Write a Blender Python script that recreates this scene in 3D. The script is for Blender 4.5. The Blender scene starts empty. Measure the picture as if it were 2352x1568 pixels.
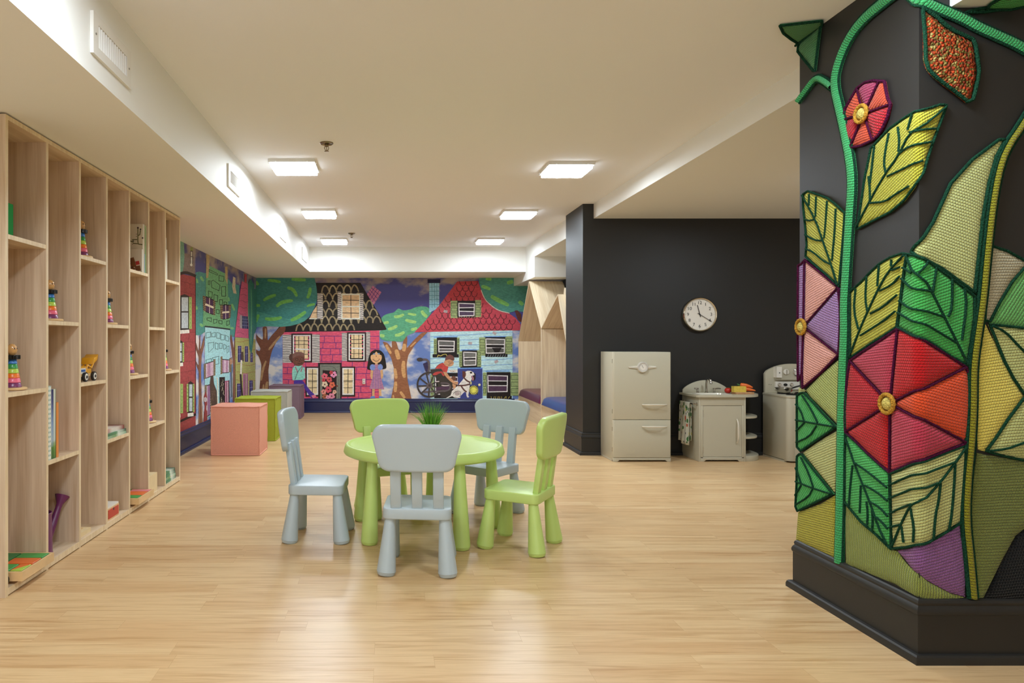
import bpy, bmesh, math, random
from mathutils import Vector, Matrix
from mathutils.geometry import delaunay_2d_cdt
import numpy as np

# ------------------------------------------------------------------ camera, world, exposure
SC = bpy.context.scene
COL = SC.collection
F, CX, CY, H = 1568.0, 888.0, 784.0, 1.05        # focal length in px, vanishing point, lens height
cam_d = bpy.data.cameras.new('camera')
cam_d.sensor_width = 36.0
cam_d.lens = 36.0 * F / 2352.0
cam_d.shift_x = (1176.0 - CX) / 2352.0
cam_d.clip_start = 0.05
cam_o = bpy.data.objects.new('camera', cam_d)
cam_o.location = (0, 0, H)
cam_o.rotation_euler = (math.pi / 2, 0, 0)
COL.objects.link(cam_o)
SC.camera = cam_o
wd = bpy.data.worlds.new('world')
SC.world = wd
wd.use_nodes = True
wd.node_tree.nodes['Background'].inputs[0].default_value = (1.0, 0.97, 0.92, 1)
wd.node_tree.nodes['Background'].inputs[1].default_value = 0.0
SC.view_settings.view_transform = 'Standard'
SC.view_settings.look = 'None'
SC.view_settings.exposure = 0.10
SC.view_settings.gamma = 1.0
SC.view_settings.use_curve_mapping = False
SC.cycles.use_denoising = True
SC.cycles.max_bounces = 10
SC.cycles.diffuse_bounces = 6
SC.cycles.sample_clamp_indirect = 8.0
LAMP_POWER = 61.0                                 # radiance of the diffusers
LAMP_COLOR = (0.91, 1.03, 1.15)
FILL_POWER = 2.3                                    # radiance of the added fill panel behind the viewpoint
R = random.Random(7)

# ------------------------------------------------------------------ helpers
def lin(c):
    if isinstance(c, str):
        c = c.lstrip('#')
        c = [int(c[i:i + 2], 16) / 255 for i in (0, 2, 4)]
    return tuple((v / 12.92 if v <= 0.04045 else ((v + 0.055) / 1.055) ** 2.4) for v in c)

MATS = {}
def mat(name, col, rough=0.5, metal=0.0, spec=0.5, coat=0.0, emit=0.0, noise=None, bump=None):
    """plain principled; noise=(scale, amount) varies the colour, bump=(scale, strength)"""
    if name in MATS: return MATS[name]
    m = bpy.data.materials.new(name)
    m.use_nodes = True
    nt = m.node_tree
    b = nt.nodes['Principled BSDF']
    c = lin(col)
    b.inputs['Base Color'].default_value = (*c, 1)
    b.inputs['Roughness'].default_value = rough
    b.inputs['Metallic'].default_value = metal
    b.inputs['Specular IOR Level'].default_value = spec
    b.inputs['Coat Weight'].default_value = coat
    if emit:
        b.inputs['Emission Color'].default_value = (*c, 1)
        b.inputs['Emission Strength'].default_value = emit
    if noise or bump:
        tc = nt.nodes.new('ShaderNodeTexCoord')
        n = nt.nodes.new('ShaderNodeTexNoise')
        n.inputs['Scale'].default_value = (noise or bump)[0]
        n.inputs['Detail'].default_value = 3
        nt.links.new(tc.outputs['Object'], n.inputs['Vector'])
        if noise:
            hs = nt.nodes.new('ShaderNodeHueSaturation')
            hs.inputs['Color'].default_value = (*c, 1)
            mr = nt.nodes.new('ShaderNodeMapRange')
            mr.inputs['From Min'].default_value = 0.3; mr.inputs['From Max'].default_value = 0.7
            mr.inputs['To Min'].default_value = 1 - noise[1]; mr.inputs['To Max'].default_value = 1 + noise[1]
            nt.links.new(n.outputs['Fac'], mr.inputs['Value'])
            nt.links.new(mr.outputs['Result'], hs.inputs['Value'])
            nt.links.new(hs.outputs['Color'], b.inputs['Base Color'])
        if bump:
            n2 = nt.nodes.new('ShaderNodeTexNoise')
            n2.inputs['Scale'].default_value = bump[0]
            n2.inputs['Detail'].default_value = 2
            nt.links.new(tc.outputs['Object'], n2.inputs['Vector'])
            bp = nt.nodes.new('ShaderNodeBump')
            bp.inputs['Strength'].default_value = bump[1]
            bp.inputs['Distance'].default_value = 0.002
            nt.links.new(n2.outputs['Fac'], bp.inputs['Height'])
            nt.links.new(bp.outputs['Normal'], b.inputs['Normal'])
    MATS[name] = m
    return m

def wood(name, c0, c1, axis, rough=0.45, scale=1.0):
    """veneer with the grain along one axis (object space)"""
    if name in MATS: return MATS[name]
    m = bpy.data.materials.new(name); m.use_nodes = True
    nt = m.node_tree; b = nt.nodes['Principled BSDF']
    tc = nt.nodes.new('ShaderNodeTexCoord')
    mp = nt.nodes.new('ShaderNodeMapping')
    ax = axis if isinstance(axis, tuple) else (axis,)
    s = [26 * scale] * 3
    for a in ax: s[a] = 1.6 * scale
    mp.inputs['Scale'].default_value = s
    nt.links.new(tc.outputs['Object'], mp.inputs['Vector'])
    n1 = nt.nodes.new('ShaderNodeTexNoise'); n1.inputs['Scale'].default_value = 1.0
    n1.inputs['Detail'].default_value = 5; n1.inputs['Distortion'].default_value = 0.6
    nt.links.new(mp.outputs['Vector'], n1.inputs['Vector'])
    mp2 = nt.nodes.new('ShaderNodeMapping')
    s2 = [150 * scale] * 3
    for a in ax: s2[a] = 4 * scale
    mp2.inputs['Scale'].default_value = s2
    nt.links.new(tc.outputs['Object'], mp2.inputs['Vector'])
    n2 = nt.nodes.new('ShaderNodeTexNoise'); n2.inputs['Scale'].default_value = 1.0
    nt.links.new(mp2.outputs['Vector'], n2.inputs['Vector'])
    mx = nt.nodes.new('ShaderNodeMath'); mx.operation = 'MULTIPLY_ADD'
    mx.inputs[1].default_value = 0.35
    nt.links.new(n2.outputs['Fac'], mx.inputs[0]); nt.links.new(n1.outputs['Fac'], mx.inputs[2])
    cr = nt.nodes.new('ShaderNodeValToRGB')
    cr.color_ramp.elements[0].position = 0.42; cr.color_ramp.elements[0].color = (*lin(c1), 1)
    cr.color_ramp.elements[1].position = 0.85; cr.color_ramp.elements[1].color = (*lin(c0), 1)
    nt.links.new(mx.outputs[0], cr.inputs['Fac'])
    nt.links.new(cr.outputs['Color'], b.inputs['Base Color'])
    b.inputs['Roughness'].default_value = rough
    MATS[name] = m
    return m

def tag(o, label=None, cat=None, group=None, kind=None):
    if label: o['label'] = label
    if cat: o['category'] = cat
    if group: o['group'] = group
    if kind: o['kind'] = kind
    return o

def thing(name, label, cat, loc=(0, 0, 0), rz=0.0, group=None):
    o = bpy.data.objects.new(name, None)
    o.empty_display_size = 0.05
    COL.objects.link(o)
    o.location = loc
    o.rotation_euler = (0, 0, rz)
    return tag(o, label, cat, group)

def copy_tree(o, parent=None):
    c = o.copy(); COL.objects.link(c)
    if parent: c.parent = parent
    for ch in list(o.children): copy_tree(ch, c)
    return c

class B:
    """collects shapes, links them as ONE mesh object"""
    def __init__(s): s.bm = bmesh.new(); s.mi = 0
    def face(s, vs):
        try:
            f = s.bm.faces.new(vs); f.material_index = s.mi
            return f
        except ValueError: return None
    def box(s, x0, y0, z0, x1, y1, z1):
        x0, x1 = min(x0, x1), max(x0, x1); y0, y1 = min(y0, y1), max(y0, y1); z0, z1 = min(z0, z1), max(z0, z1)
        v = [s.bm.verts.new(p) for p in ((x0,y0,z0),(x1,y0,z0),(x1,y1,z0),(x0,y1,z0),(x0,y0,z1),(x1,y0,z1),(x1,y1,z1),(x0,y1,z1))]
        for q in ((3,2,1,0),(4,5,6,7),(0,1,5,4),(1,2,6,5),(2,3,7,6),(3,0,4,7)): s.face([v[i] for i in q])
        return s
    def prism(s, pts, axis, a0, a1):
        """polygon pts extruded along axis 'x' (pts=(y,z)), 'y' (pts=(x,z)), 'z' (pts=(x,y))"""
        def P(p, a): return {'x': (a, p[0], p[1]), 'y': (p[0], a, p[1]), 'z': (p[0], p[1], a)}[axis]
        A = [s.bm.verts.new(P(p, a0)) for p in pts]; Z = [s.bm.verts.new(P(p, a1)) for p in pts]
        n = len(pts); fs = [s.face(A[::-1]), s.face(Z)]
        for i in range(n): fs.append(s.face([A[i], A[(i+1) % n], Z[(i+1) % n], Z[i]]))
        bmesh.ops.recalc_face_normals(s.bm, faces=[f for f in fs if f])
        return s
    def rings(s, rings, cap0=True, cap1=True, closed=False):
        vs = [[s.bm.verts.new(p) for p in r] for r in rings]
        n = len(vs[0]); fs = []
        rr = list(range(len(vs) - 1)) + ([-1] if closed else [])
        for i in rr:
            a, b = vs[i], vs[i + 1]
            for j in range(n): fs.append(s.face([a[j], a[(j+1) % n], b[(j+1) % n], b[j]]))
        if not closed:
            if cap0: fs.append(s.face(vs[0][::-1]))
            if cap1: fs.append(s.face(vs[-1]))
        fs = [f for f in fs if f]
        bmesh.ops.recalc_face_normals(s.bm, faces=fs)
        return s
    def lathe(s, prof, c=(0, 0, 0), n=32, axis='z', caps=(True, True)):
        rg = []
        for r, h in prof:
            ring = []
            for k in range(n):
                a = 2 * math.pi * k / n; u, v = r * math.cos(a), r * math.sin(a)
                p = {'z': (u, v, h), 'x': (h, u, v), 'y': (u, h, v)}[axis]
                ring.append((c[0] + p[0], c[1] + p[1], c[2] + p[2]))
            rg.append(ring)
        return s.rings(rg, *caps)
    def cone(s, p0, p1, r0, r1, n=24, extra=()):
        """tapered cylinder; extra = more (t, r) pairs"""
        p0, p1 = Vector(p0), Vector(p1)
        st = sorted([(0, r0), (1, r1)] + list(extra))
        d = (p1 - p0).normalized()
        a = d.orthogonal().normalized(); b = d.cross(a)
        rg = [[p0.lerp(p1, t) + r * (math.cos(2*math.pi*k/n) * a + math.sin(2*math.pi*k/n) * b) for k in range(n)] for t, r in st]
        return s.rings(rg)
    def tube(s, path, r, n=8, closed=False):
        P = [Vector(p) for p in path]; N = len(P)
        rs = r if isinstance(r, (list, tuple)) else [r] * N
        up = None; rg = []
        for i in range(N):
            if closed: t = P[(i+1) % N] - P[i-1]
            else: t = P[min(i+1, N-1)] - P[max(i-1, 0)]
            if t.length < 1e-9: t = Vector((0, 0, 1))
            t.normalize()
            if up is None: up = t.orthogonal().normalized()
            up = (up - t * up.dot(t))
            if up.length < 1e-6: up = t.orthogonal()
            up.normalize(); w = t.cross(up)
            rg.append([P[i] + rs[i] * (math.cos(2*math.pi*k/n) * up + math.sin(2*math.pi*k/n) * w) for k in range(n)])
        return s.rings(rg, closed=closed)
    def ell(s, c, rad, n=20, m=12):
        rg = []
        for i in range(1, m):
            t = math.pi * i / m
            rg.append([(c[0] + rad[0]*math.sin(t)*math.cos(2*math.pi*k/n), c[1] + rad[1]*math.sin(t)*math.sin(2*math.pi*k/n), c[2] - rad[2]*math.cos(t)) for k in range(n)])
        return s.rings(rg)
    def xform(s, M):
        bmesh.ops.transform(s.bm, matrix=M, verts=s.bm.verts); return s
    def build(s, name, mats, parent=None, bevel=0.0, seg=2, angle=35, local=False, smooth=True, sub=0):
        bm = s.bm
        if bevel:
            es = [e for e in bm.edges if len(e.link_faces) == 2 and e.calc_face_angle(0) > math.radians(30)]
            bmesh.ops.bevel(bm, geom=es, offset=bevel, segments=seg, profile=0.5, affect='EDGES', clamp_overlap=True)
        if sub:
            bmesh.ops.subdivide_edges(bm, edges=bm.edges, cuts=sub, use_grid_fill=True)
        me = bpy.data.meshes.new(name)
        o = bpy.data.objects.new(name, me)
        if parent is not None:
            o.parent = parent
            if not local:
                acc = Vector((0, 0, 0)); p = parent
                while p: acc += p.location; p = p.parent
                bmesh.ops.translate(bm, vec=-acc, verts=bm.verts)
        elif not local and len(bm.verts):
            xs = np.array([v.co[:] for v in bm.verts])
            c = Vector(((xs[:, 0].min() + xs[:, 0].max()) / 2, (xs[:, 1].min() + xs[:, 1].max()) / 2, xs[:, 2].min()))
            bmesh.ops.translate(bm, vec=-c, verts=bm.verts)
            o.location = c
        bm.to_mesh(me); bm.free()
        for m in (mats if isinstance(mats, (list, tuple)) else [mats]): me.materials.append(m)
        if smooth:
            me.polygons.foreach_set('use_smooth', [True] * len(me.polygons))
            me.set_sharp_from_angle(angle=math.radians(angle))
        COL.objects.link(o)
        return o

def struct(o): o['kind'] = 'structure'; return o

def rrect(w, h, r, n=6, cx=0, cy=0):
    """rounded rectangle outline, centred"""
    pts = []
    for sx, sy, a0 in ((1, 1, 0), (-1, 1, 90), (-1, -1, 180), (1, -1, 270)):
        for k in range(n + 1):
            a = math.radians(a0 + 90 * k / n)
            pts.append((cx + sx * (w/2 - r) + r * math.cos(a), cy + sy * (h/2 - r) + r * math.sin(a)))
    return pts

def text_mesh(txt, size, extrude=0.0004):
    cu = bpy.data.curves.new('txt', 'FONT'); cu.body = txt; cu.size = size; cu.extrude = extrude
    cu.align_x = 'CENTER'; cu.align_y = 'CENTER'; cu.resolution_u = 3
    ob = bpy.data.objects.new('txt', cu); COL.objects.link(ob)
    bpy.context.view_layer.update()
    me = bpy.data.meshes.new_from_object(ob.evaluated_get(bpy.context.evaluated_depsgraph_get()))
    bpy.data.objects.remove(ob); bpy.data.curves.remove(cu)
    return me
def add_text(b, txt, size, M, extrude=0.0004):
    me = text_mesh(txt, size, extrude)
    me.transform(M)
    n0 = len(b.bm.faces); b.bm.from_mesh(me); b.bm.faces.ensure_lookup_table()
    for f in b.bm.faces[n0:]: f.material_index = b.mi
    bpy.data.meshes.remove(me)

# ------------------------------------------------------------------ room shell
SZ = 1.99
CEIL = 2.326
XL, YB = -1.93, 10.10            # left wall plane, back wall plane
PX, PY, PY2 = 1.755, 2.25, 2.90  # pillar: left face, front face, back face
WHITE = mat('white_wall_paint', '#ecece7', rough=0.6, spec=0.3, bump=(220, 0.05))
CEILM = mat('ceiling_paint', '#edeef0', rough=0.8, spec=0.2)
DARK = mat('charcoal_paint', '#252422', rough=0.48, spec=0.45, bump=(160, 0.06))
NAVY = mat('navy_gloss_paint', '#1c2350', rough=0.3)
BACKROOM = mat('plain_wall_paint', '#e6e2da', rough=0.7)

def floor_material():
    m = bpy.data.materials.new('maple_strip_floor'); m.use_nodes = True
    nt = m.node_tree; b = nt.nodes['Principled BSDF']; L = nt.links.new
    tc = nt.nodes.new('ShaderNodeTexCoord')
    br = nt.nodes.new('ShaderNodeTexBrick')
    br.inputs['Scale'].default_value = 1.0
    br.inputs['Brick Width'].default_value = 0.86; br.inputs['Row Height'].default_value = 0.095
    br.inputs['Mortar Size'].default_value = 0.0007; br.inputs['Mortar Smooth'].default_value = 0.3
    br.offset = 0.37; br.offset_frequency = 3; br.squash = 0.8; br.squash_frequency = 2
    br.inputs['Color1'].default_value = (0, 0, 0, 1); br.inputs['Color2'].default_value = (1, 1, 1, 1)
    br.inputs['Mortar'].default_value = (0.35, 0.35, 0.35, 1)
    L(tc.outputs['Object'], br.inputs['Vector'])
    # long wavy grain, shifted per strip
    sep = nt.nodes.new('ShaderNodeSeparateXYZ'); L(tc.outputs['Object'], sep.inputs[0])
    bw = nt.nodes.new('ShaderNodeSeparateColor'); L(br.outputs['Color'], bw.inputs[0])
    ad = nt.nodes.new('ShaderNodeMath'); ad.operation = 'MULTIPLY_ADD'; ad.inputs[1].default_value = 37.0
    L(bw.outputs[0], ad.inputs[0]); L(sep.outputs['X'], ad.inputs[2])
    cb = nt.nodes.new('ShaderNodeCombineXYZ')
    L(ad.outputs[0], cb.inputs['X']); L(sep.outputs['Y'], cb.inputs['Y'])
    mp = nt.nodes.new('ShaderNodeMapping'); mp.inputs['Scale'].default_value = (1.7, 34, 1); L(cb.outputs[0], mp.inputs['Vector'])
    n1 = nt.nodes.new('ShaderNodeTexNoise'); n1.inputs['Scale'].default_value = 1; n1.inputs['Detail'].default_value = 6
    n1.inputs['Distortion'].default_value = 1.1; L(mp.outputs[0], n1.inputs['Vector'])
    mp2 = nt.nodes.new('ShaderNodeMapping'); mp2.inputs['Scale'].default_value = (1.1, 7, 1); L(cb.outputs[0], mp2.inputs['Vector'])
    n2 = nt.nodes.new('ShaderNodeTexNoise'); n2.inputs['Scale'].default_value = 1.3; n2.inputs['Detail'].default_value = 2
    L(mp2.outputs[0], n2.inputs['Vector'])
    mp3 = nt.nodes.new('ShaderNodeMapping'); mp3.inputs['Scale'].default_value = (9, 170, 1); L(cb.outputs[0], mp3.inputs['Vector'])
    n3 = nt.nodes.new('ShaderNodeTexNoise'); n3.inputs['Scale'].default_value = 1; n3.inputs['Detail'].default_value = 2
    L(mp3.outputs[0], n3.inputs['Vector'])
    base = nt.nodes.new('ShaderNodeMix'); base.data_type = 'RGBA'
    base.inputs['A'].default_value = (*lin('#d2ae7f'), 1); base.inputs['B'].default_value = (*lin('#dcbd8f'), 1)
    L(bw.outputs[0], base.inputs['Factor'])
    def ramp(src, p0, p1):
        r = nt.nodes.new('ShaderNodeMapRange'); r.inputs['From Min'].default_value = p0; r.inputs['From Max'].default_value = p1
        L(src, r.inputs['Value']); return r.outputs['Result']
    g = nt.nodes.new('ShaderNodeMix'); g.data_type = 'RGBA'; g.blend_type = 'MULTIPLY'
    g.inputs['Factor'].default_value = 0.75
    cr = nt.nodes.new('ShaderNodeValToRGB')
    cr.color_ramp.elements[0].position = 0.27; cr.color_ramp.elements[0].color = (0.66, 0.52, 0.38, 1)
    cr.color_ramp.elements[1].position = 0.52; cr.color_ramp.elements[1].color = (1, 1, 1, 1)
    L(n1.outputs['Fac'], cr.inputs['Fac'])
    L(base.outputs['Result'], g.inputs['A']); L(cr.outputs['Color'], g.inputs['B'])
    g2 = nt.nodes.new('ShaderNodeMix'); g2.data_type = 'RGBA'; g2.blend_type = 'MIX'
    g2.inputs['B'].default_value = (*lin('#cfa474'), 1)
    f2 = nt.nodes.new('ShaderNodeMath'); f2.operation = 'MULTIPLY'; f2.inputs[1].default_value = 0.5
    L(ramp(n2.outputs['Fac'], 0.55, 0.8), f2.inputs[0]); L(f2.outputs[0], g2.inputs['Factor'])
    L(g.outputs['Result'], g2.inputs['A'])
    g3 = nt.nodes.new('ShaderNodeMix'); g3.data_type = 'RGBA'; g3.blend_type = 'MULTIPLY'; g3.inputs['Factor'].default_value = 0.3
    c3 = nt.nodes.new('ShaderNodeValToRGB')
    c3.color_ramp.elements[0].position = 0.3; c3.color_ramp.elements[0].color = (0.7, 0.62, 0.52, 1)
    c3.color_ramp.elements[1].position = 0.6
    L(n3.outputs['Fac'], c3.inputs['Fac']); L(g2.outputs['Result'], g3.inputs['A']); L(c3.outputs['Color'], g3.inputs['B'])
    mo = nt.nodes.new('ShaderNodeMix'); mo.data_type = 'RGBA'; mo.inputs['B'].default_value = (*lin('#a97f50'), 1)
    fm = nt.nodes.new('ShaderNodeMath'); fm.operation = 'MULTIPLY'; fm.inputs[1].default_value = 0.45
    L(br.outputs['Fac'], fm.inputs[0]); L(fm.outputs[0], mo.inputs['Factor']); L(g3.outputs['Result'], mo.inputs['A'])
    L(mo.outputs['Result'], b.inputs['Base Color'])
    b.inputs['Roughness'].default_value = 0.33
    b.inputs['Specular IOR Level'].default_value = 0.42
    bp = nt.nodes.new('ShaderNodeBump'); bp.inputs['Strength'].default_value = 0.10; bp.inputs['Distance'].default_value = 0.001
    L(n3.outputs['Fac'], bp.inputs['Height']); L(bp.outputs['Normal'], b.inputs['Normal'])
    return m

YF, XR = -4.0, 4.6
struct(B().box(XL - .1, YF - .1, -.1, XR + .1, YB + .1, 0).build('floor', floor_material(), smooth=False))
struct(B().box(XL - .1, YF - .1, CEIL, XR + .1, YB + .1, CEIL + .1).build('ceiling', CEILM, smooth=False))
struct(B().box(XL - .1, YF, 0, XL, YB, CEIL).build('wall_left', WHITE, smooth=False))
struct(B().box(XL - .1, YB, 0, XR + .1, YB + .1, CEIL).build('wall_back', WHITE, smooth=False))
struct(B().box(XL - .1, YF - .1, 0, XR + .1, YF, CEIL).build('wall_front', BACKROOM, smooth=False))
# glowing panel added unseen behind the viewpoint as soft fill light
FILL_GLOW = mat('fill_panel_glow', '#ffffff', .3)
_d = FILL_GLOW.node_tree.nodes['Principled BSDF']; _d.inputs['Emission Color'].default_value = (.90, .97, 1.0, 1); _d.inputs['Emission Strength'].default_value = FILL_POWER
struct(B().box(XL + .2, YF, .12, 1.55, YF + .02, SZ - .05).build('fill_panel', FILL_GLOW, smooth=False))
struct(B().box(XR, YF, 0, XR + .1, YB, CEIL).build('wall_right', BACKROOM, smooth=False))
# dark partition behind the play kitchen; its end face shows beside the reading nooks
YK = 6.33
struct(B().box(1.82, YK, 0, XR, 6.93, CEIL).build('wall_kitchen', DARK, bevel=.002, smooth=False))
struct(B().box(2.36, 6.93, 0, 2.46, YB, CEIL).build('wall_nook', DARK, smooth=False))
struct(B().box(PX, PY, 0, XR, PY2, CEIL).build('wall_pillar', DARK, bevel=.004, seg=2))
# dropped soffits
SZ = 1.99
struct(B().box(XL, YF, SZ, -1.04, YB, CEIL).build('ceiling_soffit_left', WHITE, smooth=False))
struct(B().box(-1.04, 9.22, SZ, 1.88, YB, CEIL).build('ceiling_soffit_back', WHITE, smooth=False))
struct(B().box(1.88, 6.93, 2.13, 2.36, 8.67, CEIL).build('ceiling_soffit_right', WHITE, smooth=False))
struct(B().box(1.88, 8.67, 1.87, 2.36, YB, CEIL).build('ceiling_soffit_right_far', WHITE, smooth=False))
struct(B().box(1.92, PY2, 2.19, XR, YK, CEIL).build('ceiling_soffit_kitchen', WHITE, smooth=False))
struct(B().box(1.856, YF, 2.150, XR, PY, CEIL).build('ceiling_soffit_near', WHITE, smooth=False))

# baseboards: a profile (out, z) swept along a floor path with mitred corners
PROF = [(0, .205), (.007, .205), (.013, .201), (.016, .193), (.014, .185), (.020, .176), (.023, .166), (.022, .158), (.0185, .153),
        (.0185, .030), (.030, .029), (.035, .024), (.038, .014), (.038, 0), (0, 0)]
def baseboard(name, path, m, scale=1.0):
    """path: floor points, the room lies on the right-hand side when walking along it"""
    P = [Vector((p[0], p[1])) for p in path]
    nr = []
    for i in range(len(P) - 1):
        d = (P[i+1] - P[i]).normalized(); nr.append(Vector((d.y, -d.x)))
    rg = []
    for i, p in enumerate(P):
        if i == 0: n = nr[0]
        elif i == len(P) - 1: n = nr[-1]
        else:
            n = (nr[i-1] + nr[i]); n = n / n.dot(nr[i])
        rg.append([(p.x + n.x * o * scale, p.y + n.y * o * scale, z) for o, z in PROF])
    return struct(B().rings(rg).build(name, m, angle=25))
baseboard('baseboard_left', [(XL, 5.15), (XL, YB), (1.89, YB)], NAVY, 1.15)
baseboard('baseboard_pillar', [(2.6, PY2), (PX, PY2), (PX, PY), (XR, PY)], DARK)
baseboard('baseboard_kitchen', [(1.82, 6.93), (1.82, YK), (XR, YK)], DARK)

# ------------------------------------------------------------------ ceiling lights, vents, sprinklers
LENS = mat('lit_diffuser', '#ffffff')
_b = LENS.node_tree.nodes['Principled BSDF']
_b.inputs['Emission Color'].default_value = (*LAMP_COLOR, 1)
_b.inputs['Emission Strength'].default_value = LAMP_POWER
LENS_SIDE = mat('lit_diffuser_side', '#f4f4f0')
_b = LENS_SIDE.node_tree.nodes['Principled BSDF']
_b.inputs['Emission Color'].default_value = (*LAMP_COLOR, 1)
_b.inputs['Emission Strength'].default_value = LAMP_POWER * .10
METAL_W = mat('white_enamel', '#e6e4de', rough=0.35)
def ceiling_light(x, y, label):
    t = thing('ceiling_light', label, 'ceiling light', (x, y, 2.19 if x > 2 else CEIL), group='square ceiling lights')
    b = B().box(-.163, -.163, -.022, .163, .163, 0)
    for sx in (-1, 1):
        for sy in (-1, 1):
            b.box(sx*.162 - .008, sy*.11 - .004, -.020, sx*.162 + .008, sy*.11 + .004, -.012)
            b.box(sx*.11 - .004, sy*.162 - .008, -.020, sx*.11 + .004, sy*.162 + .008, -.012)
    b.build('tray', METAL_W, t, local=True, bevel=.0015)
    b = B().prism(rrect(.305, .305, .02, 4), 'z', -.042, -.022)
    for f in b.bm.faces: f.material_index = 0 if f.normal.z < -.5 else 1
    b.build('diffuser', [LENS, LENS_SIDE], t, local=True, smooth=False)
    return t
for x, y, l in ((-.665, 4.93, 'square lit ceiling light on the vent side, closest to the sprinkler'),
                (-.66, 6.72, 'square lit ceiling light, middle of the row along the vent soffit'),
                (-.655, 8.55, 'square lit ceiling light at the mural end of the row along the vent soffit'),
                (1.315, 5.0, 'square lit ceiling light on the play kitchen side, largest of its row'),
                (1.30, 6.75, 'square lit ceiling light, middle of the row on the reading nook side'),
                (1.29, 8.55, 'square lit ceiling light at the mural end of the row above the reading nooks'),
                (-.66, 1.75, 'square lit ceiling light over the near end, beside the largest vent'),
                (1.30, 1.98, 'square lit ceiling light over the near end, beside the crochet pillar'),
                (-.66, -.4, 'added square fill light, unseen behind the viewpoint'),  # added out of view to brighten the room
                (3.2, 4.6, 'square lit ceiling light over the play kitchen')):
    ceiling_light(x, y, l)

VENT_IN = mat('vent_shadow_gap', '#6e6b64', rough=0.7)
def vent(y0, y1, label):
    yc, w = (y0 + y1) / 2, (y1 - y0)
    t = thing('air_vent', label, 'air vent', (-1.04, yc, 2.138), group='air vents on the soffit')
    h = .148
    b = B()
    o, i_ = (w/2, h/2), (w/2 - .042, h/2 - .034)
    b.box(0, -o[0], i_[1], .012, o[0], o[1]); b.box(0, -o[0], -o[1], .012, o[0], -i_[1])
    b.box(0, -o[0], -i_[1], .012, -i_[0], i_[1]); b.box(0, i_[0], -i_[1], .012, o[0], i_[1])
    b.build('frame', METAL_W, t, local=True, bevel=.003)
    B().box(.0005, -i_[0], -i_[1], .002, i_[0], i_[1]).build('duct_opening', VENT_IN, t, local=True)
    s = B(); n = 13
    for k in range(n):
        y = -i_[0] + (k + .5) * 2 * i_[0] / n
        s.prism([(.002, y - .005), (.011, y + .003), (.011, y + .0055), (.002, y - .002)], 'z', -i_[1], i_[1])
    s.build('louvres', METAL_W, t, local=True, smooth=False)
    for s_ in (-1, 1): B().lathe([(.004, .012), (.004, .014), (.002, .0145)], (0, s_ * (w/2 - .02), 0), 10, 'x').build('screw', mat('screw_metal', '#9a978f', .4, .8), t, local=True)
for a, b_, l in ((2.395, 2.745, 'white louvred air vent on the soffit, the largest and nearest to the bookcase'),
                 (4.45, 4.81, 'white louvred air vent on the soffit, second from the bookcase end'),
                 (6.63, 7.03, 'white louvred air vent on the soffit, third from the bookcase end'),
                 (8.36, 8.86, 'white louvred air vent on the soffit, farthest, near the mural wall')):
    vent(a, b_, l)

CHROME = mat('chrome', '#c9c6c0', rough=0.12, metal=1.0)
BRASS = mat('sprinkler_metal', '#8b7f6c', rough=0.25, metal=1.0)
def sprinkler(x, y, label):
    t = thing('fire_sprinkler', label, 'sprinkler', (x, y, CEIL), group='ceiling sprinklers')
    B().lathe([(.044, 0), (.044, -.004), (.038, -.009), (.024, -.006), (.020, -.002)], n=28).build('escutcheon', BRASS, t, local=True)
    b = B().lathe([(.013, 0), (.013, -.02), (.009, -.024)], n=16)
    for s in (-1, 1):
        b.tube([(s*.010, 0, -.022), (s*.014, 0, -.032), (s*.011, 0, -.042), (s*.003, 0, -.050)], .0026, 8)
    b.tube([(0, 0, -.02), (0, 0, -.05)], .0025, 8)
    b.build('frame_arms', BRASS, t, local=True)
    B().lathe([(.003, -.048), (.015, -.052), (.015, -.0535), (.002, -.056)], n=20).build('deflector', BRASS, t, local=True)
sprinkler(-.386, 4.39, 'metal fire sprinkler on the ceiling, the larger one in front of the lights')
sprinkler(-.413, 8.05, 'metal fire sprinkler on the ceiling, the small one near the mural wall')

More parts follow.
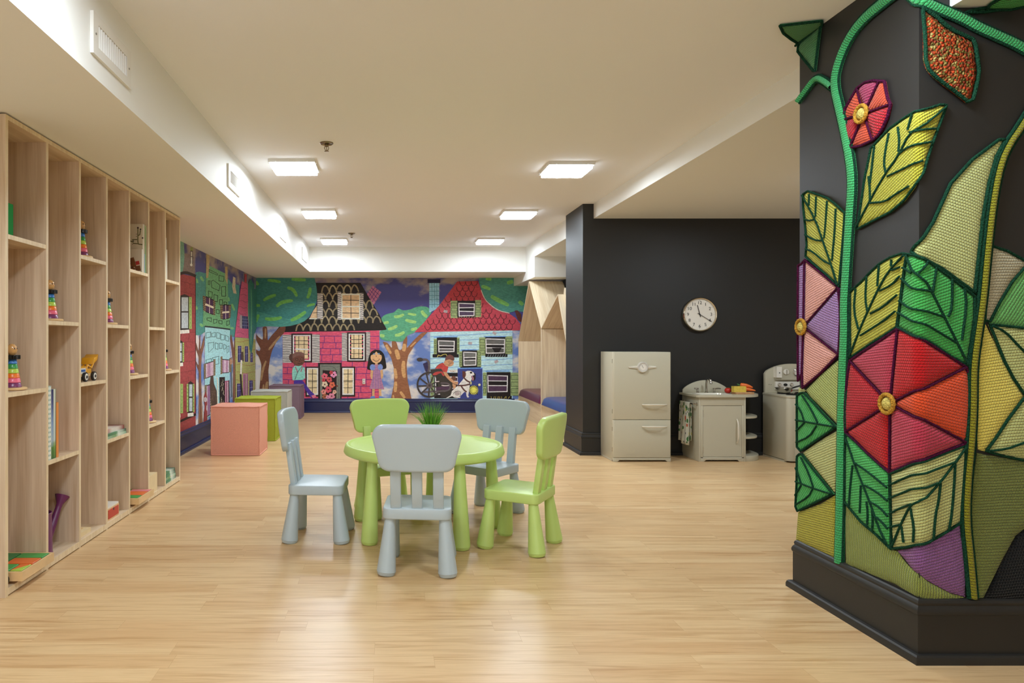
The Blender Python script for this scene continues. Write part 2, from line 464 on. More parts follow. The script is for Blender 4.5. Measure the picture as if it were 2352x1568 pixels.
# ------------------------------------------------------------------ children's chairs, table, grass
P_BLUE = mat('pale_blue_plastic', '#b2c0c6', rough=0.36, spec=0.45, bump=(900, 0.04))
P_GREEN = mat('lime_green_plastic', '#bfd97c', rough=0.36, spec=0.45, bump=(900, 0.04))
def chair_leg(p0, p1, m, par, r0=.024, r1=.0435):
    b = B(); p0, p1 = Vector(p0), Vector(p1)
    L = (p1 - p0).length
    b.cone(p0, p1, r0 * .98, r1 * .82, 28, extra=((.03, r0), (1 - .016/L, r1), (1 - .0145/L, r1 - .0016), (1 - .005/L, r1 - .0035)))
    b.build('leg', m, par, local=True)
def make_chair(m, label, loc, rz):
    t = thing('child_chair', label, 'chair', loc, rz, 'plastic chairs around the round table')
    B().prism(rrect(.31, .29, .035, 6), 'z', .25, .30).build('seat', m, t, local=True, bevel=.006, seg=3)
    for sx in (-1, 1):
        for sy in (-1, 1):
            chair_leg((sx*.122, sy*.112, .252), (sx*.139, sy*.138, 0), m, t)
    tilt = Matrix.Translation((0, -.120, .298)) @ Matrix.Rotation(math.radians(8), 4, 'X')
    for k in (-1, 0, 1):
        b = B().box(k*.096 - .024, -.016, -.004, k*.096 + .024, .014, .22)
        b.xform(tilt).build('back_slat', m, t, local=True, bevel=.006)
    # backrest: rounded trapezoid, slightly arched and dished
    b = B(); n = 36; hw = 20
    out = []
    W0, W1, z0, z1, rc = .174, .199, .179, .383, .05
    c = [(W1 - rc, z1 - rc, 0, 90), (-(W1 - rc), z1 - rc, 90, 180), (-(W0 - rc), z0 + rc, 180, 270), (W0 - rc, z0 + rc, 270, 360)]
    for cx, cz, a0, a1 in c:
        for k in range(9):
            a = math.radians(a0 + (a1 - a0) * k / 8)
            out.append((cx + rc*math.cos(a), cz + rc*math.sin(a)))
    dense = []
    for i in range(len(out)):
        p, q = Vector(out[i]), Vector(out[(i+1) % len(out)])
        k = max(1, int((q - p).length / .03))
        for j in range(k): dense.append(p.lerp(q, j / k))
    def pos(x, z, y):
        arch = .010 * (1 - (x / .2) ** 2) * max(0, (z - .2) / .2)
        return (x, y - .022 + .55 * x * x, z + arch)
    def ring(sc, y): # inset towards the centre
        cx, cz = 0, (z0 + z1) / 2
        return [pos(p.x - sc * (1 if p.x > 0 else -1) * min(1, abs(p.x)/.05), p.y - sc * (1 if p.y > cz else -1) * min(1, abs(p.y - cz)/.05), y) for p in dense]
    def inner(f, y):
        cz = (z0 + z1) / 2
        return [pos(p.x * f, cz + (p.y - cz) * f, y) for p in dense]
    b.rings([inner(.02, -.018), inner(.3, -.018), inner(.6, -.018), inner(.85, -.018), ring(.010, -.018), ring(.003, -.0165), ring(0, -.013), ring(0, .011), ring(.003, .0145), ring(.010, .016), inner(.85, .016), inner(.6, .016), inner(.3, .016), inner(.02, .016)])
    b.xform(tilt).build('backrest', m, t, local=True, angle=50)
    return t
def place(x, y, deg): return (x, y, 0), math.radians(deg - 90)
make_chair(P_BLUE, 'pale blue chair with its back to the viewer, nearest in front of the table', *place(.148, 3.20, 85))
make_chair(P_BLUE, 'pale blue chair standing side-on at the bookcase side of the table', *place(-.364, 3.70, -3))
make_chair(P_GREEN, 'lime green chair angled at the pillar side of the table, whole seat visible', *place(.690, 3.53, 149))
make_chair(P_BLUE, 'pale blue chair behind the table on the reading nook side', *place(.613, 4.197, 227))
make_chair(P_GREEN, 'lime green chair behind the table, its backrest before the mural baseboard', *place(.014, 4.21, -70))

TX, TY = .207, 3.818
t = thing('round_table', 'low round lime green plastic play table on tapered legs', 'table', (TX, TY, 0))
B().lathe([(.0, .425), (.40, .425), (.430, .428), (.443, .434), (.447, .442), (.444, .456), (.437, .478), (.432, .4835),
           (.425, .4845), (.418, .483), (.413, .479), (.405, .478), (.0, .478)], n=96, caps=(False, False)).build('tabletop', P_GREEN, t, local=True, angle=40)
for k in range(5):
    a = math.radians(223 + 72 * k)
    a = math.atan2(3.54 - TY, -.09 - TX) + 2 * math.pi * k / 5
    chair_leg((.385*math.cos(a), .385*math.sin(a), .428), (.4066*math.cos(a), .4066*math.sin(a), 0), P_GREEN, t, .027, .0445)

GX, GY, GZ = .262, 4.0, .478
t = thing('potted_grass', 'small pot of green ornamental grass on the round table', 'plant', (GX, GY, GZ))
B().lathe([(.0, 0), (.036, 0), (.040, .004), (.048, .075), (.050, .078), (.046, .078), (.043, .066), (0, .066)], n=32, caps=(False, False)).build('pot', mat('white_ceramic', '#d8d5cc', .3), t, local=True)
G0 = mat('grass_green', '#5f9a2c', .45, noise=(40, .25))
b = B()
for k in range(190):
    a = R.uniform(0, 2*math.pi); rr = .042 * math.sqrt(R.random())
    lean = R.uniform(.05, 1.0) * (rr / .042) * .85 + R.uniform(0, .12)
    Lb = R.uniform(.10, .165)
    pts = []
    for i in range(6):
        f = i / 5
        ang = lean * (0.55 + 0.6 * f)
        pts.append(Vector((rr*math.cos(a) + math.cos(a)*math.sin(ang)*Lb*f, rr*math.sin(a) + math.sin(a)*math.sin(ang)*Lb*f, .066 + math.cos(ang)*Lb*f)))
    ph = R.uniform(0, math.pi); side = Vector((math.cos(ph), math.sin(ph), 0))
    lv = []
    for i, p in enumerate(pts):
        w = .0017 * (1 - (i/5)**2) + .0002
        lv.append((b.bm.verts.new(p - side*w), b.bm.verts.new(p + side*w)))
    for i in range(5): b.face([lv[i][0], lv[i][1], lv[i+1][1], lv[i+1][0]])
tag(b.build('grass_blades', G0, t, local=True), kind='stuff')

# ------------------------------------------------------------------ ottoman cubes
def ottoman(x0, y0, w, d, h, m, label, seed):
    rr = random.Random(seed)
    t = thing('cube_ottoman', label, 'ottoman', (x0 + w/2, y0 + d/2, 0), group='fabric cube ottomans by the mural')
    N = 8
    def P(a, c, e):  # a,c,e in -1..1 : slightly bulging, uneven cushion cube
        k = .010
        x = a * (w/2 + k * (1 - c*c) * (1 - e*e) * .9); y = c * (d/2 + k * (1 - a*a) * (1 - e*e) * .9)
        z = h/2 + e * (h/2 - .006 * 0) + (.012 * (1 - a*a) * (1 - c*c) * max(e, 0))
        if e > .99: z += .003 * math.sin(5*a + seed) * (1 - c * c * .5) - .003
        return (x, y, z)
    b = B()
    for ax in range(3):
        for s in (-1, 1):
            g = [[None]*(N+1) for _ in range(N+1)]
            for i in range(N+1):
                for j in range(N+1):
                    q = [0, 0, 0]; q[ax] = s; q[(ax+1) % 3] = -1 + 2*i/N; q[(ax+2) % 3] = -1 + 2*j/N
                    g[i][j] = b.bm.verts.new(P(*q))
            for i in range(N):
                for j in range(N):
                    f = [g[i][j], g[i+1][j], g[i+1][j+1], g[i][j+1]]
                    b.face(f if s > 0 else f[::-1])
    bmesh.ops.remove_doubles(b.bm, verts=b.bm.verts, dist=1e-5)
    for v in b.bm.verts:
        if v.co.z < .006: v.co.z = .006
    b.build('body', m, t, local=True, bevel=0, angle=50)
    sb = B()
    E = [(-1, -1), (1, -1), (1, 1), (-1, 1)]
    for e in (-.985, .985):
        path = []
        for i in range(4):
            p, q = E[i], E[(i+1) % 4]
            for k in range(10):
                f = k / 10; v = P(p[0] + (q[0]-p[0])*f, p[1] + (q[1]-p[1])*f, e)
                path.append((v[0]*1.004, v[1]*1.004, max(v[2] + .002*math.sin(k*1.1+i+seed) - (0 if e > 0 else 0), .0065)))
        sb.tube(path, .0055, 8, closed=True)
    for p in E:
        sb.tube([(P(p[0], p[1], -1 + 2*k/10)[0]*1.004 + .0015*math.sin(k*2+seed), P(p[0], p[1], -1 + 2*k/10)[1]*1.004, max(.01, P(p[0], p[1], -.98 + 1.96*k/10)[2])) for k in range(11)], .005, 8)
    sb.build('piping', m, t, local=True)
def fabric(name, c): return mat(name, c, rough=0.9, spec=0.15, noise=(260, .10), bump=(420, .5))
ottoman(-1.612, 6.28, .441, .395, .452, fabric('coral_wool', '#dd9f88'), 'coral orange fabric cube ottoman, nearest of the row', 1)
ottoman(-1.597, 7.19, .422, .38, .450, fabric('moss_wool', '#a0a838'), 'moss green fabric cube ottoman behind the coral one', 2)
ottoman(-1.624, 8.18, .429, .39, .452, fabric('grey_wool', '#b4b1a6'), 'light grey fabric cube ottoman between green and purple', 3)
ottoman(-1.589, 9.24, .42, .39, .450, fabric('plum_wool', '#846c78'), 'dull purple fabric cube ottoman, farthest, by the mural wall', 4)

# ------------------------------------------------------------------ bookcase
SX, SX0 = -1.56, -1.90
W_V = wood('oak_veneer_upright', '#e0cbb1', '#c2a687', 2)
W_H = wood('oak_veneer_shelf', '#e2cdb0', '#c6aa86', 1)
W_E = wood('oak_front_edge', '#ecd9b6', '#d6bc94', 2, scale=2)  # front edges of the boards in a lighter tone
PITCH, TH = .335, .019
Y0S = 2.795
def up(k): return Y0S + PITCH * k         # near face of divider k
bk = thing('bookcase', 'tall built-in oak bookcase with staggered cubbies along the wall', 'bookcase', (SX, up(0), 0))
TOPZ = 1.982
def board(name, x0, y0, z0, x1, y1, z1, m):
    b = B().box(x0, y0, z0, x1 - .0015, y1, z1)
    b.mi = 1; b.box(x1 - .0015, y0, z0, x1, y1, z1)
    return b.build(name, [m, W_E], bk, smooth=False)
for k in range(8):
    board('side_panel' if k in (0, 7) else 'divider', SX0, up(k), 0, SX, up(k) + TH, TOPZ if k in (0, 7) else TOPZ - TH, W_V)
board('top_board', SX0, up(0) + TH, TOPZ - TH, SX, up(7), TOPZ, W_H)
BZ = .034
for k in range(7):
    board('base_board', SX0, up(k) + TH, .006, SX, up(k+1), BZ, W_H)
    for z in ((1.493, .838) if k % 2 == 0 else (1.147, .498)):
        board('shelf_board', SX0, up(k) + TH, z - TH, SX - .002, up(k+1), z, W_H)
B().box(SX0 - .02, up(0), 0, SX0, up(7) + TH, TOPZ).build('back_panel', W_V, bk, smooth=False)
def cub(k): return up(k) + TH, up(k+1)    # clear span of column k along y
SH = {0: (1.493, .838, BZ), 1: (1.147, .498, BZ)}
def shelf_z(k, lvl): return SH[k % 2][lvl]

# ------------------------------------------------------------------ reading nooks
N_V = wood('pale_ash_upright', '#e4d3b4', '#cab290', 2)
N_S = wood('pale_ash_bench', '#e4d3b4', '#cab290', 1, scale=.8)
N_R = wood('pale_ash_roof', '#e4d3b4', '#cab290', (1, 2))
NX, ND = 1.89, 2.33
def slope(t, name, pts, m):   # pts: (y,z) polygon through the depth of the nook
    return B().prism(pts, 'x', NX, ND).build(name, m, t, bevel=.0015, seg=1)
def roof(y0, z0, y1, z1, th):
    d = Vector((y1 - y0, z1 - z0)).normalized(); n = Vector((-d.y, d.x))
    if n.y < 0: n = -n
    return [(y0, z0), (y1, z1), (y1 + n.x*th, z1 + n.y*th), (y0 + n.x*th, z0 + n.y*th)]
t = thing('reading_nook', 'tall house-shaped wooden reading nook with the maroon cushion', 'reading nook', (NX, 9.06, 0), group='house-shaped reading nooks')
B().box(NX, 9.775, 0, ND, 9.795, 1.05).build('side_panel', N_V, t, smooth=False)
B().box(NX, 8.352, 0, ND, 8.372, 1.21).build('side_panel', N_V, t, smooth=False)
slope(t, 'roof_panel', roof(9.795, 1.05, 9.06, 1.835, .018), N_R)
slope(t, 'roof_panel', roof(8.355, 1.20, 9.06, 1.835, .018), N_R)
B().prism([(8.37, 0), (9.78, 0), (9.78, 1.05), (9.06, 1.83), (8.37, 1.2)], 'x', ND, ND + .018).build('back_panel', N_V, t, smooth=False)
B().box(NX + .012, 8.372, 0, ND, 9.775, .285).build('bench', N_S, t, bevel=.002)
B().box(NX, 8.372, .255, NX + .012, 9.775, .285).build('bench_rail', N_S, t, bevel=.001)
t = thing('reading_nook', 'lower house-shaped wooden reading nook with the blue cushion', 'reading nook', (NX, 7.6, 0), group='house-shaped reading nooks')
B().box(NX, 8.330, 0, ND, 8.350, 1.20).build('side_panel', N_V, t, smooth=False)
slope(t, 'roof_panel', roof(8.350, 1.20, 7.54, 1.556, .018), N_R)
slope(t, 'roof_panel', roof(6.97, .70, 7.54, 1.556, .018), N_R)
B().box(NX, 6.955, 0, ND, 6.975, .70).build('side_panel', N_V, t, smooth=False)
B().prism([(6.975, 0), (8.33, 0), (8.33, 1.2), (7.54, 1.55), (6.98, .7)], 'x', ND, ND + .018).build('back_panel', N_V, t, smooth=False)
B().box(NX + .012, 6.975, 0, ND, 8.33, .285).build('bench', N_S, t, bevel=.002)
B().box(NX, 6.975, .255, NX + .012, 8.33, .285).build('bench_rail', N_S, t, bevel=.001)
B().prism([(7.36, 1.30), (7.50, 1.64), (7.52, 1.64), (7.54, 1.575)], 'x', 1.955, ND).build('ridge_block', N_R, t, bevel=.001, seg=1)
def cushion(y0, y1, m, label):
    b = B(); w, d = y1 - y0, .44
    prof = []
    NXC, NYC = 18, 30
    def pt(i, j, top):
        u, v = -1 + 2*i/NXC, -1 + 2*j/NYC
        e = (1 - abs(u)**7) * (1 - abs(v)**14)
        h = .105 * max(e, 0)**.45
        x = NX + .208 + u * d/2 * (1 if top else .97); y = (y0 + y1)/2 + v * w/2 * (1 if top else .985)
        return (x, y, .285 + (.028 + (h - .028) if top and h > .028 else min(h, .028)) if top else .2855)
    T = [[b.bm.verts.new(pt(i, j, True)) for j in range(NYC+1)] for i in range(NXC+1)]
    for i in range(NXC):
        for j in range(NYC): b.face([T[i][j], T[i+1][j], T[i+1][j+1], T[i][j+1]])
    bmesh.ops.recalc_face_normals(b.bm, faces=b.bm.faces)
    f0 = next(iter(b.bm.faces))
    if sum(f.normal.z for f in b.bm.faces) < 0: bmesh.ops.reverse_faces(b.bm, faces=b.bm.faces)
    o = b.build('bench_cushion', m, angle=80)
    tag(o, label, 'cushion', 'vinyl cushions in the reading nooks')
cushion(8.385, 9.765, mat('maroon_vinyl', '#5c1738', .3, noise=(9, .12)), 'maroon vinyl cushion on the bench of the far reading nook')
cushion(6.985, 8.320, mat('blue_vinyl', '#24407f', .3, noise=(9, .12)), 'blue vinyl cushion on the bench of the nook beside the dark column')

# ------------------------------------------------------------------ play kitchen
PUTTY = mat('putty_grey_lacquer', '#bfb9a3', rough=0.32, spec=0.45)
IVORY = mat('satin_nickel_handle', '#e2dccb', rough=0.28, metal=0.25)
BLACK = mat('black_plastic', '#15130f', rough=0.4)
STEEL = mat('brushed_steel', '#b8b4aa', rough=0.25, metal=1.0)
DIALW = mat('dial_white', '#e9e4d8', rough=0.4)
SHADOWGAP = mat('seam_gap', '#4c483e', rough=0.8)
def bow_handle(par, c, L, axis, out=.03, m=None, r=.0065):
    """bow-shaped pull standing off a front that faces -y"""
    pts = []
    for k in range(13):
        f = -1 + 2*k/12
        o = -out * (1 - f**4)
        p = [c[0], c[1] + o, c[2]]; p[0 if axis == 'x' else 2] += f * L / 2
        pts.append(p)
    rr = [r * (.75 + .5 * (1 - (-1 + 2*k/12)**2)) for k in range(13)]
    return B().tube(pts, rr, 10).build('handle', m or IVORY, par)
def rounded_plan(x0, x1, y0, y1, r, n=6):
    """plan outline with the two front (low y) corners rounded"""
    p = [(x1, y1), (x0, y1)]
    p += [(x0 + r - r*math.cos(math.radians(90*k/n)), y0 + r - r*math.sin(math.radians(90*k/n))) for k in range(n+1)]
    p += [(x1 - r + r*math.sin(math.radians(90*k/n)), y0 + r - r*math.cos(math.radians(90*k/n))) for k in range(n+1)]
    return p
def feet_skirt(b, x0, x1, y, z1, cut0, cut1):
    b.prism([(x0, 0), (cut0, 0), (cut0 + .018, .014), (cut1 - .018, .014), (cut1, 0), (x1, 0), (x1, z1), (x0, z1)], 'y', y, y + .018)

# fridge
fx0, fx1, fy, fz = 1.9765, 2.482, 5.955, .958
t = thing('play_fridge', 'grey retro toy fridge against the charcoal wall, tallest of the play kitchen', 'toy fridge', (2.23, 6.1, 0))
b = B().prism(rounded_plan(fx0, fx1, fy + .022, 6.305, .006), 'z', .014, fz)
b.box(fx0, fy + .04, 0, fx0 + .02, 6.305, .02); b.box(fx1 - .02, fy + .04, 0, fx1, 6.305, .02)
feet_skirt(b, fx0 + .001, fx1 - .001, fy + .004, .035, fx0 + .04, fx1 - .03)
b.build('cabinet', PUTTY, t, bevel=.003)
for z0, z1, zh in ((.369, fz, .499), (.037, .3655, .308)):
    d = B().prism(rounded_plan(fx0, fx1, fy, fy + .02, .014), 'z', z0, z1).build('door', PUTTY, t, bevel=.004)
    bow_handle(d, ((2.230 + 2.443)/2, fy, zh), .213, 'x')
    for zz in ((z0 + .07, z1 - .08)): B().lathe([(.003, zz - .018), (.003, zz + .018)], (fx0 - .0005, fy + .021, 0), 8).build('hinge', STEEL, d)
em = B().lathe([(.047, .0), (.047, -.012), (.043, -.018), (.036, -.018), (.034, -.014), (0, -.014)], (2.231, fy, .826), 36, 'y', caps=(True, False)).build('dial_emblem', mat('pale_cast_metal', '#d9d5cc', .4, .35), t, angle=30)
for s in (-1, 1): B().prism([(2.231 + s*.042, .812), (2.231 + s*.042, .838), (2.231 + s*.118, .832), (2.231 + s*.122, .826), (2.231 + s*.118, .820)], 'y', fy - .008, fy + .001).build('emblem_wing', IVORY, em, bevel=.002)
b = B().lathe([(.034, -.0145), (0, -.0145)], (2.231, fy, .826), 32, 'y', caps=(False, False))
b.mi = 1
for k in range(24):
    a = 2*math.pi*k/24; c, s_ = math.cos(a), math.sin(a)
    r0, r1 = (.024 if k % 2 == 0 else .028), .032
    b.tube([(2.231 + r0*c, fy - .0152, .826 + r0*s_), (2.231 + r1*c, fy - .0152, .826 + r1*s_)], .0007, 5)
b.tube([(2.231 - .010, fy - .016, .826 + .018), (2.231 + .004, fy - .016, .826 - .008)], .0012, 6)
b.build('dial_face', [DIALW, BLACK], em)

# sink cabinet
sx0, sx1, sy = 2.7307, 3.1406, 5.968
t = thing('play_sink_cabinet', 'grey toy sink cabinet with open end shelves, between the toy fridge and stove', 'toy sink', (2.95, 6.1, 0))
b = B().box(sx0, sy, .0, sx0 + .016, 6.31, .565); b.box(sx1 - .016, sy, .0, sx1, 6.31, .565)
b.box(sx0 + .016, 6.295, .05, sx1 - .016, 6.31, .565); b.box(sx0 + .016, sy + .02, .03, sx1 - .016, 6.295, .046)
b.box(sx0 + .016, sy, .490, sx1 - .016, sy + .018, .565)
b.box(sx0 + .016, sy, .03, sx0 + .036, sy + .018, .49); b.box(sx1 - .036, sy, .03, sx1 - .016, sy + .018, .49)
feet_skirt(b, sx0 + .016, sx1 - .016, sy, .04, sx0 + .045, sx1 - .055)
b.build('cabinet', PUTTY, t, bevel=.002)
d = B().box(2.768, sy + .001, .043, 3.103, sy + .016, .487).build('door', PUTTY, t, bevel=.0015)
bow_handle(d, (3.062, sy, .266), .212, 'z', .028)
for zz in (.42, .10): B().lathe([(.003, zz - .03), (.003, zz + .03)], (2.7665, sy + .001, 0), 8).build('hinge', STEEL, d)
def end_shelf(z0, z1, ex, y0=5.975):
    pts = [(sx1, y0), (sx1, 6.31)]; cx, cy = sx1, 6.31
    rx, ry = ex - sx1, 6.31 - y0
    pts = [(sx1, y0 + .0)] + [(sx1 + rx*math.sin(math.radians(90*k/14)), 6.31 - ry*math.cos(math.radians(90*k/14))**.8 if k < 14 else 6.31) for k in range(15)] + [(sx1, 6.31)]
    return B().prism(pts[1:], 'z', z0, z1)
for z0, z1, ex in ((.374, .390, 3.345), (.197, .213, 3.345), (0, .046, 3.36)):
    end_shelf(z0, z1, ex).build('end_shelf', PUTTY, t, bevel=.002)
# worktop with a real basin cut in
ct0, ct1 = .563, .582
out = [(2.705, 6.31), (2.705, 5.965), (2.715, 5.948)]
out += [(3.12 + .245*math.sin(math.radians(90*k/16)), 6.31 - .362*math.cos(math.radians(90*k/16))) for k in range(17)]
b = B()
hole = [(2.895 + p[0], 6.075 + p[1]) for p in rrect(.27, .19, .05, 5)]
hv = [b.bm.verts.new((p[0], p[1], ct1)) for p in hole]; ov = [b.bm.verts.new((p[0], p[1], ct1)) for p in out]
def loop_edges(vs): return [b.bm.edges.new((vs[i], vs[(i+1) % len(vs)])) for i in range(len(vs))]
bmesh.ops.triangle_fill(b.bm, edges=loop_edges(hv) + loop_edges(ov), use_beauty=True)
lo = [b.bm.verts.new((p[0], p[1], ct0)) for p in out]
for i in range(len(out)): b.face([ov[i], ov[(i+1) % len(out)], lo[(i+1) % len(out)], lo[i]])
b.face(lo)
bmesh.ops.recalc_face_normals(b.bm, faces=b.bm.faces)
b.build('worktop', PUTTY, t, smooth=False)
b = B()
def rr_ring(w, d, r, z): return [(2.895 + p[0], 6.075 + p[1], z) for p in rrect(w, d, r, 6)]
b.rings([rr_ring(.30, .22, .06, ct1 - .001), rr_ring(.30, .22, .06, ct1 + .004), rr_ring(.272, .192, .05, ct1 + .005), rr_ring(.262, .182, .045, ct1 - .002),
         rr_ring(.24, .16, .04, ct1 - .07), rr_ring(.10, .06, .025, ct1 - .075)], cap0=False)
b.build('basin', IVORY, t, angle=30)
b = B()
pts = [(2.727, ct1), (3.146, ct1)]
for k in range(25):
    a = k / 24
    x = 3.146 - .419 * a
    pts.append((x, ct1 + .026 + .086 * max(0, math.sin(math.pi * a))**.75))
b.prism(pts, 'y', 6.285, 6.303).build('splashback', PUTTY, t, bevel=.003)
fa = B().lathe([(.017, ct1), (.017, ct1 + .006), (.011, ct1 + .012), (.011, ct1 + .03)], (2.915, 6.225, 0), 20)
fa.tube([(2.915, 6.225, ct1 + .02), (2.915, 6.225, ct1 + .085), (2.917, 6.215, ct1 + .115), (2.922, 6.195, ct1 + .128), (2.927, 6.172, ct1 + .118), (2.929, 6.160, ct1 + .085)], [.009, .009, .0095, .010, .0105, .011], 12)
fa.build('faucet', CHROME, t)
for x, s in ((2.835, -1), (2.985, 1)):
    h = B().lathe([(.014, ct1), (.014, ct1 + .005), (.009, ct1 + .010), (.009, ct1 + .030), (.012, ct1 + .036), (.010, ct1 + .044)], (x, 6.225, 0), 18)
    h.tube([(x, 6.225, ct1 + .036), (x + s*.030, 6.22, ct1 + .040), (x + s*(.055 if s > 0 else .028), 6.215, ct1 + .038)], [.007, .0065, .006], 10)
    h.build('tap_handle', CHROME, t)
rl = B().tube([(2.733, 6.00, .502), (2.690, 6.00, .502), (2.690, 6.02, .502), (2.690, 6.255, .502), (2.690, 6.275, .502), (2.733, 6.275, .502)], .006, 10)
for y in (6.0, 6.275): rl.lathe([(.012, 2.7307), (.012, 2.724)], (0, y, .502), 14, 'x')
rl.build('towel_rail', CHROME, t)

# tea towel over the rail
def towel_mat():
    m = bpy.data.materials.new('vegetable_print_cotton'); m.use_nodes = True
    nt = m.node_tree; L = nt.links.new; b = nt.nodes['Principled BSDF']
    tc = nt.nodes.new('ShaderNodeTexCoord'); col = None
    base = (*lin('#dcd8c4'), 1); last = None
    for sc, th, c, w in ((16, .36, '#4c7a44', 1), (13, .30, '#c8603c', 5), (14, .32, '#d6cf5a', 9), (22, .26, '#4a4c54', 13)):
        v = nt.nodes.new('ShaderNodeTexVoronoi'); v.voronoi_dimensions = '4D'; v.inputs['W'].default_value = w; v.inputs['Scale'].default_value = sc
        mp = nt.nodes.new('ShaderNodeMapping'); mp.inputs['Scale'].default_value = (.3, 1.7, 1.1); L(tc.outputs['Object'], mp.inputs[0]); L(mp.outputs[0], v.inputs['Vector'])
        lt = nt.nodes.new('ShaderNodeMath'); lt.operation = 'LESS_THAN'; lt.inputs[1].default_value = th; L(v.outputs['Distance'], lt.inputs[0])
        mx = nt.nodes.new('ShaderNodeMix'); mx.data_type = 'RGBA'; L(lt.outputs[0], mx.inputs['Factor']); mx.inputs['B'].default_value = (*lin(c), 1)
        if last is None: mx.inputs['A'].default_value = base
        else: L(last, mx.inputs['A'])
        last = mx.outputs['Result']
    L(last, b.inputs['Base Color']); b.inputs['Roughness'].default_value = .9
    return m
b = B()
NU, NV = 40, 30
prof = [(2.690 - .0085, .14 + .36*k/13) for k in range(13)] + [(2.690 - .0085*math.cos(a), .502 + .0085*math.sin(a)) for a in [math.pi*k/6 for k in range(7)]] + [(2.690 + .0085, .50 - .33*k/9) for k in range(1, 10)]
g = []
for x, z in prof:
    row = []
    for j in range(NU + 1):
        f = j / NU; fall = max(0, (.5 - z) / .36)
        wv = .010 * math.sin(f * 3 * math.pi + .5) * fall + .006 * math.sin(f * 7 * math.pi) * fall
        side = -1 if x < 2.69 else 1
        y = 6.045 + .205 * f + .010 * math.sin(f*5) * fall
        row.append(b.bm.verts.new((x + (wv - .011*fall if side < 0 else -.003*fall + wv*.2), y, z - (.012 * math.sin(f*4 + .8) if side < 0 and z < .15 else 0))))
    g.append(row)
for i in range(len(g) - 1):
    for j in range(NU): b.face([g[i][j], g[i][j+1], g[i+1][j+1], g[i+1][j]])
o = b.build('tea_towel', towel_mat(), angle=80)
so = o.modifiers.new('thick', 'SOLIDIFY'); so.thickness = .0022; so.offset = 0
tag(o, 'cotton tea towel with vegetable print hanging on the toy sink side rail', 'towel')

# toy food
BD = mat('cutting_board_wood', '#c39266', .5, noise=(30, .12))
o = B().prism(rrect(.165, .095, .008, 4, 3.183, 6.105), 'z', ct1, ct1 + .017).build('cutting_board', BD, bevel=.003); tag(o, 'small wooden cutting board under the toy cheese on the sink worktop', 'cutting board')
FC = ct1 + .0172
o = B().box(3.088, 6.07, FC, 3.198, 6.115, FC + .052).build('toy_cheese', mat('toy_cheese_yellow', '#e0c24f', .55, noise=(45, .12)), bevel=.006, seg=3); tag(o, 'yellow block of toy cheese on the cutting board', 'toy food')
RED = mat('toy_tomato_red', '#c42a1c', .35); ORG = mat('toy_carrot_orange', '#e8702a', .45); GRN = mat('toy_leaf_green', '#3f6f2c', .6)
def tomato(c, r, label):
    t = thing('toy_tomato', label, 'toy food', c)
    B().ell((c[0], c[1], c[2] + r*.9), (r, r, r*.9), 20, 12).build('fruit', RED, t)
    b = B()
    for k in range(5):
        a = 2*math.pi*k/5
        b.prism([(c[0], c[1]), (c[0] + .35*r*math.cos(a - .4), c[1] + .35*r*math.sin(a - .4)), (c[0] + .7*r*math.cos(a), c[1] + .7*r*math.sin(a)), (c[0] + .35*r*math.cos(a + .4), c[1] + .35*r*math.sin(a + .4))], 'z', c[2] + 1.74*r, c[2] + 1.82*r)
    b.build('calyx', GRN, t)
tomato((3.082, 6.165, ct1), .029, 'red toy tomato on the sink worktop beside the cutting board')
def carrot(p0, p1, label, r=.019):
    t = thing('toy_carrot', label, 'toy food', p0, group='toy carrots on the cutting board')
    p0, p1 = Vector(p0), Vector(p1)
    n = 12
    pts = [p0.lerp(p1, k/n) + Vector((0, 0, .006*math.sin(math.pi*k/n))) for k in range(n+1)]
    rs = [r * (.55 if k == 0 else (1 - (k/n)**2.2 * .78) * (1 + .04*math.sin(k*2.3))) for k in range(n+1)]
    B().tube(pts, rs, 14).build('root', ORG, t)
    d = (p0 - p1).normalized()
    B().tube([p0, p0 + d*.012, p0 + d*.026 + Vector((0, 0, .006))], [.006, .008, .004], 8).build('leaf_top', GRN, t)
carrot((3.185, 6.135, FC + .019), (3.290, 6.090, FC + .012), 'orange toy carrot lying lowest, on the cutting board', .0185)
carrot((3.182, 6.145, FC + .058), (3.272, 6.100, FC + .040), 'orange toy carrot lying on top of the other carrot', .020)

# stove
vx0, vx1, vy = 3.466, 3.972, 5.895
t = thing('play_stove', 'grey retro toy stove with arched back panel, half hidden by the pillar', 'toy stove', (3.72, 6.1, 0))
b = B().prism(rounded_plan(vx0, vx1, vy, 6.29, .04, 8), 'z', .014, .562)
b.box(vx0, 5.95, 0, vx0 + .02, 6.29, .02); b.box(vx1 - .02, 5.95, 0, vx1, 6.29, .02)
b.build('cabinet', PUTTY, t, bevel=.002)
B().prism(rounded_plan(vx0 - .004, vx1 + .004, vy - .006, 6.29, .044, 8), 'z', .560, .582).build('cooktop', PUTTY, t, bevel=.005)
cx = (vx0 + vx1) / 2; hw = (vx1 - vx0)/2
pts = [(cx - hw + .004, .582), (cx + hw - .004, .582)]
for k in range(29):
    u = 1 - 2*k/28
    s = abs(u)
    z = .846 - .012*s*s - .062 * (s**2.2 if s < .92 else .92**2.2 + (s - .92)*5.2)
    pts.append((cx + u*(hw - .004), z))
b = B().prism(pts, 'y', 6.255, 6.29)
b.build('back_panel', PUTTY, t, bevel=.004)
B().box(cx - .165, 6.225, .70, cx + .165, 6.262, .795).build('shelf_box', PUTTY, t, bevel=.003)
tm = B().box(3.546, 6.205, .722, 3.594, 6.256, .82).build('timer_box', DIALW, t, bevel=.003)
B().ell((3.572, 6.204, .765), (.005, .003, .006), 10, 6).build('timer_button', BLACK, tm)
